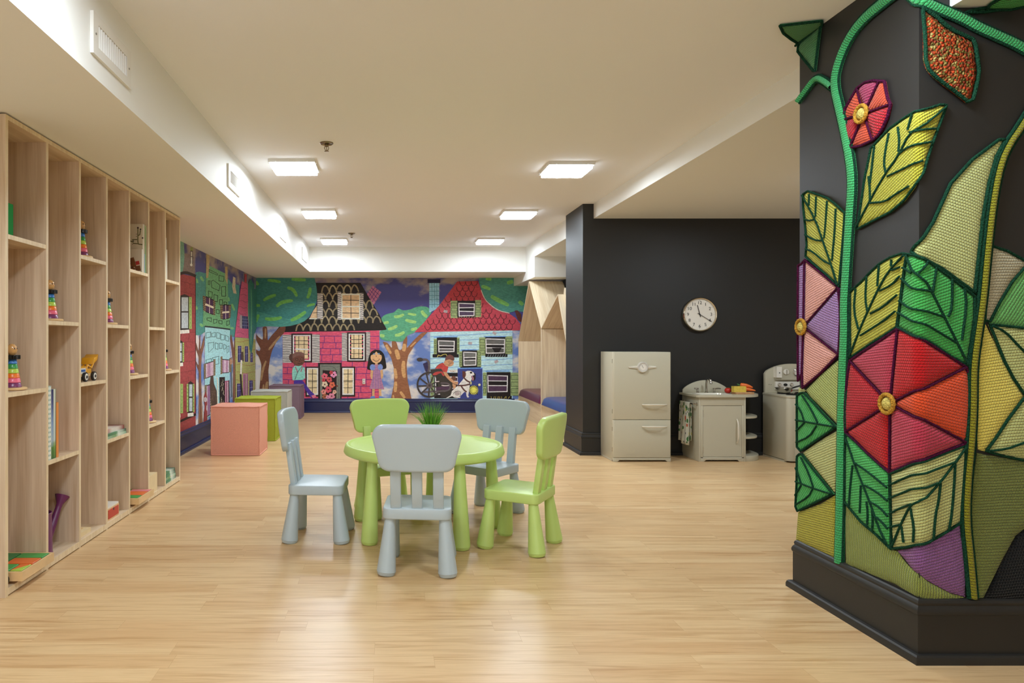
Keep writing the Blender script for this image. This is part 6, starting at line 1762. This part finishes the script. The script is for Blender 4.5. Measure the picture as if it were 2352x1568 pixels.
# stems -------------------------------------------------------------------
def stem(name, label, paths, m, side=.0045, mid=None):
    """padded strips [(pixel path, half width in metres)] with dark edging cords"""
    allp = [p for path, w in paths for p in path]
    t = thing(name, label, 'crochet vine', base_of(allp), group=GRP)
    for path, w in paths:
        q = dense([px2uz(*p) for p in dense(smooth(path, False, 2), 4, False)], .012, False)
        Lf, Rt = [], []
        for i in range(len(q)):
            d = (Vector(q[min(i+1, len(q)-1)]) - Vector(q[max(i-1, 0)])).normalized(); n = Vector((-d.y, d.x))
            Lf.append(tuple(Vector(q[i]) + n*w)); Rt.append(tuple(Vector(q[i]) - n*w))
        # ribbon mesh with rows across the strip
        bm = bmesh.new(); uvl = bm.loops.layers.uv.new('UVMap'); NJ = 8; s_ = 0; rows = []
        for i in range(len(q)):
            if i: s_ += (Vector(q[i]) - Vector(q[i-1])).length
            row = []
            for j in range(NJ + 1):
                f = j/NJ; p = Vector(Lf[i]).lerp(Vector(Rt[i]), f)
                h = .001 + .022*math.sin(math.pi*f)**.6
                row.append((bm.verts.new(wrap(p.x, p.y, h)), (f*2*w*1.3, s_)))
            rows.append(row)
        for i in range(len(q) - 1):
            for j in range(NJ):
                c = [rows[i][j], rows[i][j+1], rows[i+1][j+1], rows[i+1][j]]
                fa_ = bm.faces.new([k[0] for k in c])
                for l, k in zip(fa_.loops, c): l[uvl].uv = k[1]
        b = B.__new__(B); b.bm = bm; b.mi = 0
        b.build('stalk', m, t, angle=80)
        for s in (Lf, Rt):
            b = B(); b.tube([wrap(u, z, .008) for u, z in dense(s, .010, False)], side, 8); b.build('edging', DKG, t)
    return t
STG = yarn('stem_green_yarn', '#3a9458', strength=1.0)
stem('crochet_vine', 'long bright green crocheted vine rising from the baseboard to the ceiling corner',
     [([(1931, 1292), (1934, 1200), (1936, 1080), (1938, 960), (1941, 850), (1945, 760), (1944, 700), (1950, 610), (1957, 500), (1962, 430), (1960, 385), (1951, 330), (1936, 260), (1920, 195), (1928, 150), (1950, 95), (1985, 45), (2045, -4), (2080, -30)], .0215)], STG)
stem('crochet_vine', 'short forked green crocheted twig branching off the vine at the pillar edge',
     [([(1916, 200), (1898, 186), (1879, 177), (1858, 205), (1838, 232)], .014)], STG)
stem('crochet_vine', 'thick green crocheted vine crossing the top of the pillar front',
     [([(2092, -16), (2120, 8), (2150, 22), (2190, 38), (2216, 50), (2240, 64), (2290, 86), (2330, 104), (2365, 124)], .0165)], STG)
YST = yarn('mustard_lime_yarn', '#726e1a')
stem('crochet_vine', 'mustard yellow crocheted vine with dark edges on the pillar front',
     [([(2372, 240), (2335, 300), (2312, 332), (2290, 380), (2273, 470), (2260, 590), (2251, 690), (2240, 765), (2229, 840), (2229, 930), (2225, 1010), (2216, 1100), (2212, 1190), (2222, 1280), (2230, 1371)], .0125)], YST, .0066)

# free leaves and flowers ---------------------------------------------------
v1 = lambda *p: K(1, *p); v2 = lambda *p: K(2, *p); v3 = lambda *p: K(3, *p); v4 = lambda *p: K(4, *p); v7 = lambda *p: K(7, *p); v0 = lambda *p: list(p)
def flower(label, outline, center, spokes, mats, rc, puff=.010, skip=(), edge=PLUMY, er=.0050):
    """outline: list of sides; spokes: indices into outline where the petals meet"""
    t = thing('crochet_flower', label, 'crochet flower', base_of(outline), group=GRP)
    n = len(spokes)
    for k in range(n):
        i0, i1 = spokes[k], spokes[(k+1) % n]
        seg = outline[i0:i1+1] if i1 > i0 else outline[i0:] + outline[:i1+1]
        if mats[k] is None: continue
        mm, an = mats[k]
        patch('petal', seg + [center], mm, t, an, .004, puff)
        cord('petal_seam', [[center, outline[i0]]], er*.8, edge, t, .010)
    cord('edging', [outline], er, edge, t, .008, True)
    u, z = px2uz(*center)
    b = B(); b.tube([wrap(u + rc*math.cos(2*math.pi*k/28), z + rc*math.sin(2*math.pi*k/28), .020 + .002*(k % 2)) for k in range(28)], rc*.22, 8, closed=True)
    o = b.build('flower_ring', GOLDY, t)
    b = B(); rg = []
    for f, h in ((.98, .012), (.9, .020), (.62, .027), (.3, .030), (.05, .031)): rg.append([wrap(u + .80*rc*f*math.cos(2*math.pi*k/24), z + .80*rc*f*math.sin(2*math.pi*k/24), h) for k in range(24)])
    b.rings(rg, cap0=False).build('flower_centre', cord_mat('butter_yarn', '#e2cf72'), t)
    return t
RED, RED2, CRIM, ORED, MAG, ORNG = yarn('red_yarn', '#a51619'), yarn('scarlet_yarn', '#a21a24'), yarn('crimson_yarn', '#a23345'), yarn('vermilion_yarn', '#c04422'), yarn('magenta_yarn', '#983556'), yarn('coral_orange_yarn', '#bb472c')
ol = v1((720, 755), (790, 705), (860, 690), (912, 695), (958, 697), (972, 780), (985, 840), (1010, 892), (985, 1000), (940, 1100), (905, 1160), (856, 1200), (760, 1248), (660, 1268), (622, 1215), (592, 1080), (598, 1028), (620, 930), (665, 850))
flower('small crocheted flower in red, orange and magenta near the top of the pillar', ol, v1((783, 975))[0], [0, 3, 7, 11, 13, 16],
       [(MAG, 0), (ORNG, .5), (RED2, -.5), (ORNG, 0), (RED2, .6), (ORNG, -.5)], .030)
motif('crochet_leaf', 'large yellow-green crocheted leaf with dark veins wrapping the upper pillar corner', 'crochet leaf',
      v0((2170, 243), (2155, 242), (2130, 250), (2106, 256), (2083, 270), (2048, 295), (2005, 340), (1998, 375), (1990, 412), (1985, 450), (1978, 495), (1972, 527), (2010, 507), (2050, 487), (2080, 462), (2104, 430), (2117, 400), (2125, 370), (2137, 333), (2155, 285)), YG2, .5,
      veins=[v0((2166, 248), (2100, 303), (2072, 360), (2040, 402), (1975, 520)), v1((1212, 975), (1195, 1040), (1175, 1112)), v1((1090, 1088), (1105, 1200), (1096, 1300)), v1((1012, 1140), (985, 1280), (970, 1400), (985, 1480)), v1((886, 1250), (870, 1400), (850, 1568)),
             v1((1190, 1132), (1270, 1118), (1352, 1114)), v1((1095, 1320), (1190, 1250), (1318, 1225)), v1((1000, 1510), (1130, 1450), (1255, 1385)), v2((735, 180), (870, 170), (960, 105), (1085, 30)), v2((735, 150), (735, 60), (722, -60))])
motif('crochet_leaf', 'yellow-green crocheted leaf with dark veins left of the vine, above the lilac flower', 'crochet leaf',
      v2((112, 100), (155, 73), (230, 100), (330, 135), (400, 188), (488, 268), (482, 400), (466, 600), (450, 780), (436, 930), (330, 830), (200, 722), (134, 660), (145, 560), (133, 400), (112, 200)), YG, -.6,
      veins=[v2((115, 110), (240, 330), (310, 530), (385, 740), (436, 920)), v2((182, 100), (180, 200)), v2((246, 122), (240, 305)), v2((345, 160), (330, 400), (318, 500)), v2((424, 230), (415, 440), (390, 700)), v2((135, 325), (175, 340), (222, 332)), v2((143, 465), (230, 515), (305, 520)), v2((148, 592), (220, 622), (310, 700), (380, 735))])
LG = yarn('folded_leaf_green_yarn', '#42784a')  # own dark green of the leaf folded onto the ceiling
# leaf folded where the pillar meets the ceiling
def ceil_place(ox):
    return lambda u, z, off: (u, z, CEIL - off)
cl = [(1838, 101), (1836, 118), (1850, 136), (1872, 163), (1876, 163), (1883, 104), (1889, 57)]
t = motif('crochet_leaf', 'dark green crocheted leaf folded over the ceiling edge at the pillar corner', 'crochet leaf', cl, LG, .1, er=.005)
def px2ceil(x, y, zc=CEIL):
    Y = F * (zc - H) / (CY - y); return ((x - CX) * Y / F, Y)
cp = [px2ceil(*p) for p in dense([(1838, 101), (1827, 92), (1817, 86), (1799, 72), (1791, 55), (1888, 44), (1889, 57)], 5)]
cp = [(min(u, PX - .001), y) for u, y in cp]
patch('panel', None, LG, t, .1, place=lambda u, y, off: (u, y, CEIL - off), uvp=dense(cp, .009)[:])
b = B(); b.tube([(u, y, CEIL - .008) for u, y in cp], .005, 8, True); b.build('edging', DKG, t)
BOU = None
def boucle():
    m = bpy.data.materials.new('boucle_yarn_rust'); m.use_nodes = True
    nt = m.node_tree; L = nt.links.new; b = nt.nodes['Principled BSDF']
    tc = nt.nodes.new('ShaderNodeTexCoord'); v = nt.nodes.new('ShaderNodeTexVoronoi'); v.inputs['Scale'].default_value = 120; L(tc.outputs['Object'], v.inputs['Vector'])
    sc = nt.nodes.new('ShaderNodeSeparateColor'); L(v.outputs['Color'], sc.inputs[0])
    cr = nt.nodes.new('ShaderNodeValToRGB'); e = cr.color_ramp.elements; cr.color_ramp.interpolation = 'CONSTANT'
    cols = ('#8a3a1c', '#b8431f', '#a8542a', '#7a6a32', '#c24a24', '#a58f52', '#94402a', '#6a5a2c')
    while len(e) < len(cols): e.new(.5)
    for i, (el, c) in enumerate(zip(e, cols)): el.position = i/len(cols); el.color = (*lin(c), 1)
    L(sc.outputs[0], cr.inputs['Fac']); L(cr.outputs['Color'], b.inputs['Base Color'])
    bp = nt.nodes.new('ShaderNodeBump'); bp.inputs['Strength'].default_value = 1; bp.inputs['Distance'].default_value = .016; sq = nt.nodes.new('ShaderNodeMath'); sq.operation = 'POWER'; sq.inputs[1].default_value = 2; L(v.outputs['Distance'], sq.inputs[0]); bp.invert = True; L(sq.outputs[0], bp.inputs['Height']); L(bp.outputs['Normal'], b.inputs['Normal'])
    b.inputs['Roughness'].default_value = .9; b.inputs['Specular IOR Level'].default_value = .15
    return m
motif('crochet_leaf', 'rust and olive chunky-yarn leaf hanging below the vine on the pillar front', 'crochet leaf',
      v7((215, 130), (262, 160), (330, 215), (400, 262), (520, 370), (640, 450), (770, 510), (890, 562), (925, 640), (942, 750), (960, 880), (975, 1000), (960, 1110), (940, 1200), (915, 1310), (890, 1395), (820, 1425), (740, 1360), (650, 1290), (520, 1195), (400, 1100), (325, 1030), (280, 970), (255, 900), (240, 840), (232, 500)), boucle(), edge=DKG, er=.0058, puff=.014, lump=.0035, em=.008)
TL2 = v0((2216, 29), (2232, 24), (2262, 19), (2352, 19), (2400, 19), (2400, 24), (2352, 27), (2300, 30), (2250, 34))
t = motif('crochet_leaf', 'bright green crocheted leaf folded onto the white soffit above the pillar front', 'crochet leaf', [(2214, 31), (2232, 25), (2262, 20), (2310, 20), (2300, 24), (2260, 30)], GN2, 0, er=.005)
SZN = 2.150
cp = [px2ceil(x, y, SZN) for x, y in dense([(2262, 19), (2276, 4), (2310, -16), (2390, -40), (2420, -10), (2352, 10), (2310, 19)], 5)]
cp = [(u, min(y, PY - .001)) for u, y in cp]
patch('panel', None, GN2, t, .1, place=lambda u, y, off: (u, y, SZN - off), uvp=dense(cp, .009))
b = B(); b.tube([(u, y, SZN - .008) for u, y in cp], .005, 8, True); b.build('edging', DKG, t)

# lower blanket of patches ----------------------------------------------------
ol = [*v2((128, 692), (280, 815), (430, 940), (446, 1080), (450, 1220), (444, 1380), (434, 1545)), *v3((270, 300), (108, 436)), *v3((104, 300)), *v2((66, 1780), (66, 1560), (64, 1330), (64, 1215), (66, 980), (68, 742)), *v2((100, 725))]
flower('half-visible crocheted flower of salmon pink and lilac petals at the pillar edge', ol, v2((118, 1295))[0], [0, 2, 6, 9, 12],
       [(PINK, .3), (LILAC, -.3), (PINK, -.3), (LILAC, .0), (LILAC, .0)], .030)
def pp(label, px, m, ang=0.0, edge=None, er=.0043, name='crochet_patch', puff=.007, off=.003): return motif(name, label, 'crochet patch', px, m, ang, edge=edge, er=er, puff=puff, off=off)
pp('ribbed olive crocheted patch beside the vine, under the salmon and lilac flower', v3((442, 165), (450, 400), (440, 600), (428, 775), (300, 645), (160, 505), (128, 455), (280, 300)), OLV, -.5)
pp('narrow straw-coloured crocheted scrap at the pillar edge above the upper small green leaf', v3((62, 430), (105, 440), (125, 460), (100, 480), (60, 490)), PALE2)
pp('pale straw crocheted patch between the two small green leaves at the pillar edge', v3((416, 812), (412, 1100), (386, 1372), (250, 1205), (100, 1018), (250, 912)), PALE2, .4)
pp('mustard yellow crocheted patch above the baseboard at the pillar edge', v4((122, 195), (300, 130), (416, 62), (432, 300), (428, 572), (270, 500), (104, 422)), yarn('mustard_yarn', '#989230'), .1)
LV = [[(62, 722), (250, 756), (405, 782)], [(120, 500), (200, 620), (262, 745)], [(62, 580), (110, 640), (142, 738)], [(66, 820), (142, 748)], [(66, 925), (190, 870), (252, 775)]]
motif('crochet_leaf', 'small green crocheted leaf at the pillar edge, upper of the two', 'crochet leaf', v3((58, 505), (85, 482), (120, 475), (200, 560), (300, 670), (412, 785), (300, 860), (90, 1002), (58, 965)), GN, .9, veins=[v3(*p) for p in LV], off=.005)
LV = [[(60, 1275), (200, 1330), (375, 1386)], [(110, 1060), (180, 1200), (222, 1325)], [(60, 1150), (112, 1292)], [(56, 1400), (112, 1310)], [(60, 1485), (180, 1412), (216, 1345)]]
motif('crochet_leaf', 'small green crocheted leaf at the pillar edge, lower of the two', 'crochet leaf', v3((58, 1050), (80, 1028), (102, 1030), (200, 1160), (300, 1282), (384, 1388), (250, 1452), (62, 1542), (45, 1500), (56, 1300)), GN, .9, veins=[v3(*p) for p in LV], off=.005)
motif('crochet_leaf', 'yellow-green crocheted leaf with dark veins directly above the large red flower', 'crochet leaf',
      v2((538, 985), (560, 960), (640, 890), (720, 805), (800, 730), (900, 670), (1010, 633), (1052, 638), (1032, 760), (1005, 960), (990, 1100), (975, 1200), (960, 1295), (850, 1370), (700, 1462), (540, 1572), (538, 1300)), YG, .4,
      veins=[v2((1042, 650), (900, 800), (800, 980), (720, 1150), (640, 1330), (550, 1560)), v2((932, 688), (928, 750)), v2((818, 738), (805, 930)), v2((706, 838), (695, 1050), (716, 1160)), v2((606, 950), (590, 1150), (632, 1315)),
             v2((935, 785), (1005, 758)), v2((822, 970), (930, 922), (1005, 840)), v2((742, 1175), (860, 1112), (980, 1008)), v2((650, 1372), (860, 1242), (965, 1155))], off=.005)
motif('crochet_leaf', 'deep green crocheted leaf with dark veins at upper right of the large red flower', 'crochet leaf',
      v2((1052, 638), (1115, 650), (1225, 722), (1400, 850), (1520, 940), (1622, 1022), (1622, 1200), (1592, 1420), (1555, 1640), (1400, 1555), (1250, 1450), (1100, 1368), (968, 1298), (985, 1150), (1008, 980), (1030, 800)), GN2, .35,
      veins=[v2((1060, 650), (1130, 820), (1230, 1000), (1330, 1200), (1440, 1420), (1545, 1630)), v2((1190, 705), (1140, 815)), v2((1265, 760), (1230, 985)), v2((1405, 862), (1402, 1130), (1368, 1205)), v2((1515, 948), (1532, 1120), (1490, 1415)),
             v2((1030, 760), (1112, 812)), v2((1020, 858), (1112, 952), (1215, 980)), v2((1000, 1060), (1100, 1132), (1325, 1205)), v2((985, 1165), (1200, 1292), (1445, 1440))], off=.005)
ol = v3((970, -102), (1060, -62), (1140, -18), (1270, 68), (1400, 150), (1545, 245), (1580, 330), (1592, 450), (1592, 600), (1578, 760), (1552, 925), (1400, 982), (1200, 1062), (1050, 1130), (898, 1197), (800, 1115), (700, 1025), (600, 925), (496, 830), (488, 660), (500, 480), (515, 330), (536, 188), (680, 90), (820, 0))
flower('very large crocheted flower of red, crimson and vermilion petals around the pillar corner', ol, v3((902, 575))[0], [0, 5, 10, 14, 18, 22],
       [(RED, .0), (ORED, -.25), (CRIM, .35), (RED, -.2), (RED2, .05), (CRIM, .1)], .032, puff=.013)
motif('crochet_leaf', 'green crocheted leaf with dark veins at lower left of the large red flower', 'crochet leaf',
      [*v3((500, 845), (600, 930), (700, 1030), (800, 1120), (896, 1202), (900, 1400)), *v4((880, 200), (884, 350), (880, 492), (760, 375), (640, 275), (505, 112)), *v3((490, 1300), (492, 1000))], GN, .3,
      veins=[[*v3((510, 880), (560, 1010), (590, 1100), (670, 1300), (740, 1470)), *v4((790, 300), (860, 450))], v3((600, 1110), (720, 1190), (890, 1330)), v3((690, 1310), (800, 1370), (895, 1450)), [*v3((580, 1130), (560, 1300), (545, 1500))], [*v3((655, 1310), (650, 1450)), *v4((645, 200))], [*v4((700, 110), (712, 200), (705, 300))], [*v4((720, 110), (800, 150), (872, 230))], [*v4((745, 180), (752, 260), (745, 350))], [*v4((780, 235), (830, 280), (870, 330))]], off=.005)
motif('crochet_leaf', 'pale straw crocheted leaf with dark veins at lower right of the large red flower', 'crochet leaf',
      [*v3((900, 1208), (1050, 1145), (1200, 1080), (1400, 1000), (1545, 945), (1568, 1100), (1560, 1300), (1530, 1480)), *v4((1412, 272), (1290, 350), (1150, 432), (1060, 465), (1000, 480), (892, 488), (882, 350), (880, 200))], PALE2, .35,
      veins=[[*v3((1530, 960), (1430, 1100), (1300, 1270), (1110, 1480)), *v4((980, 290), (908, 465))], v3((1430, 1095), (1200, 1180), (905, 1310)), v3((1280, 1280), (1100, 1350), (905, 1430)), [*v3((1110, 1480), (1000, 1520)), *v4((885, 210))], [*v4((980, 295), (930, 305), (884, 320))], [*v3((1430, 1110), (1420, 1300)), *v4((1320, 200), (1300, 320))], [*v3((1300, 1280), (1280, 1450)), *v4((1190, 200), (1175, 400))], [*v4((1060, 165), (1075, 300), (1072, 435))], [*v4((985, 310), (1000, 440))]], off=.005)
pp('mauve purple crocheted patch below the pale straw leaf, beside the mustard vine', v4((922, 505), (1000, 490), (1150, 442), (1290, 362), (1412, 290), (1440, 430), (1455, 600), (1452, 872), (1330, 840), (1150, 742), (1050, 662), (980, 572)), MAUVE, .3)
pp('broad moss olive crocheted patch along the baseboard, right of the bright vine', v4((507, 115), (640, 278), (760, 378), (882, 495), (920, 510), (985, 600), (1050, 665), (1150, 748), (1330, 845), (1450, 878), (1330, 895), (1210, 912), (1090, 882), (900, 772), (700, 690), (505, 612), (502, 300)), OLV2, 1.5)
pp('tall pale olive crocheted patch left of the mustard vine on the pillar front', v0((2305, 322), (2290, 322), (2230, 367), (2180, 422), (2140, 510), (2098, 577), (2110, 590), (2160, 617), (2235, 672), (2243, 600), (2254, 500), (2268, 420), (2285, 360)), PALE, -.35, DKG, .0055)
XE = 2560
pp('taupe crocheted patch right of the mustard vine', v0((2268, 563), (2310, 577), (2352, 600), (XE, 628), (XE, 560+90), (2352, 612), (2320, 648), (2292, 695), (2270, 738), (2258, 735), (2262, 650)), yarn('taupe_yarn', '#a09a80'), .0, DKG)
pp('forest green crocheted patch at the frame edge above the straw leaf with the golden patch', v0((XE, 580), (2352, 613), (2320, 650), (2292, 697), (2270, 742), (2310, 748), (2352, 754), (XE, 766)), yarn('forest_yarn', '#5c9a55'), 1.0)
motif('crochet_leaf', 'pale green crocheted leaf with dark veins at the right frame edge, upper', 'crochet leaf', v0((2268, 745), (2310, 749), (2352, 754), (XE, 766), (XE, 960), (2349, 907), (2322, 868), (2300, 825), (2284, 785)), PALE, .1, veins=[v0((2270, 748), (2300, 762), (2330, 795), (2356, 820), (2400, 865))], off=.005)
motif('crochet_leaf', 'pale green crocheted leaf with dark veins at the right frame edge, lower', 'crochet leaf', v0((2349, 910), (2310, 962), (2282, 1005), (2260, 1035), (2300, 1046), (2352, 1057), (XE, 1066), (XE, 960)), PALE, .1, veins=[v0((2262, 1034), (2300, 1030), (2340, 1016), (2380, 1000), (XE, 988))], off=.005)
pp('golden yellow crocheted patch between two pale green leaves right of the mustard vine', v0((2262, 745), (2270, 762), (2293, 808), (2324, 870), (2350, 908), (2313, 962), (2283, 1006), (2260, 1036), (2245, 1032), (2241, 950), (2242, 880), (2252, 800)), yarn('golden_yarn', '#ffbf5c'), .15, None)
pp('large dark olive crocheted patch on the pillar front below the golden patch', v0((2243, 1040), (2300, 1050), (2352, 1060), (XE, 1070), (XE, 1150), (2352, 1212), (2330, 1230), (2300, 1285), (2270, 1345), (2257, 1373), (2240, 1375), (2234, 1280), (2227, 1180), (2235, 1100)), OLV3, .05)
pp('black crocheted patch in the corner above the front baseboard', v0((XE, 1152), (2352, 1214), (2330, 1232), (2300, 1287), (2271, 1347), (2259, 1374), (2352, 1377), (XE, 1378)), yarn('black_yarn', '#06080a', .8), .1)
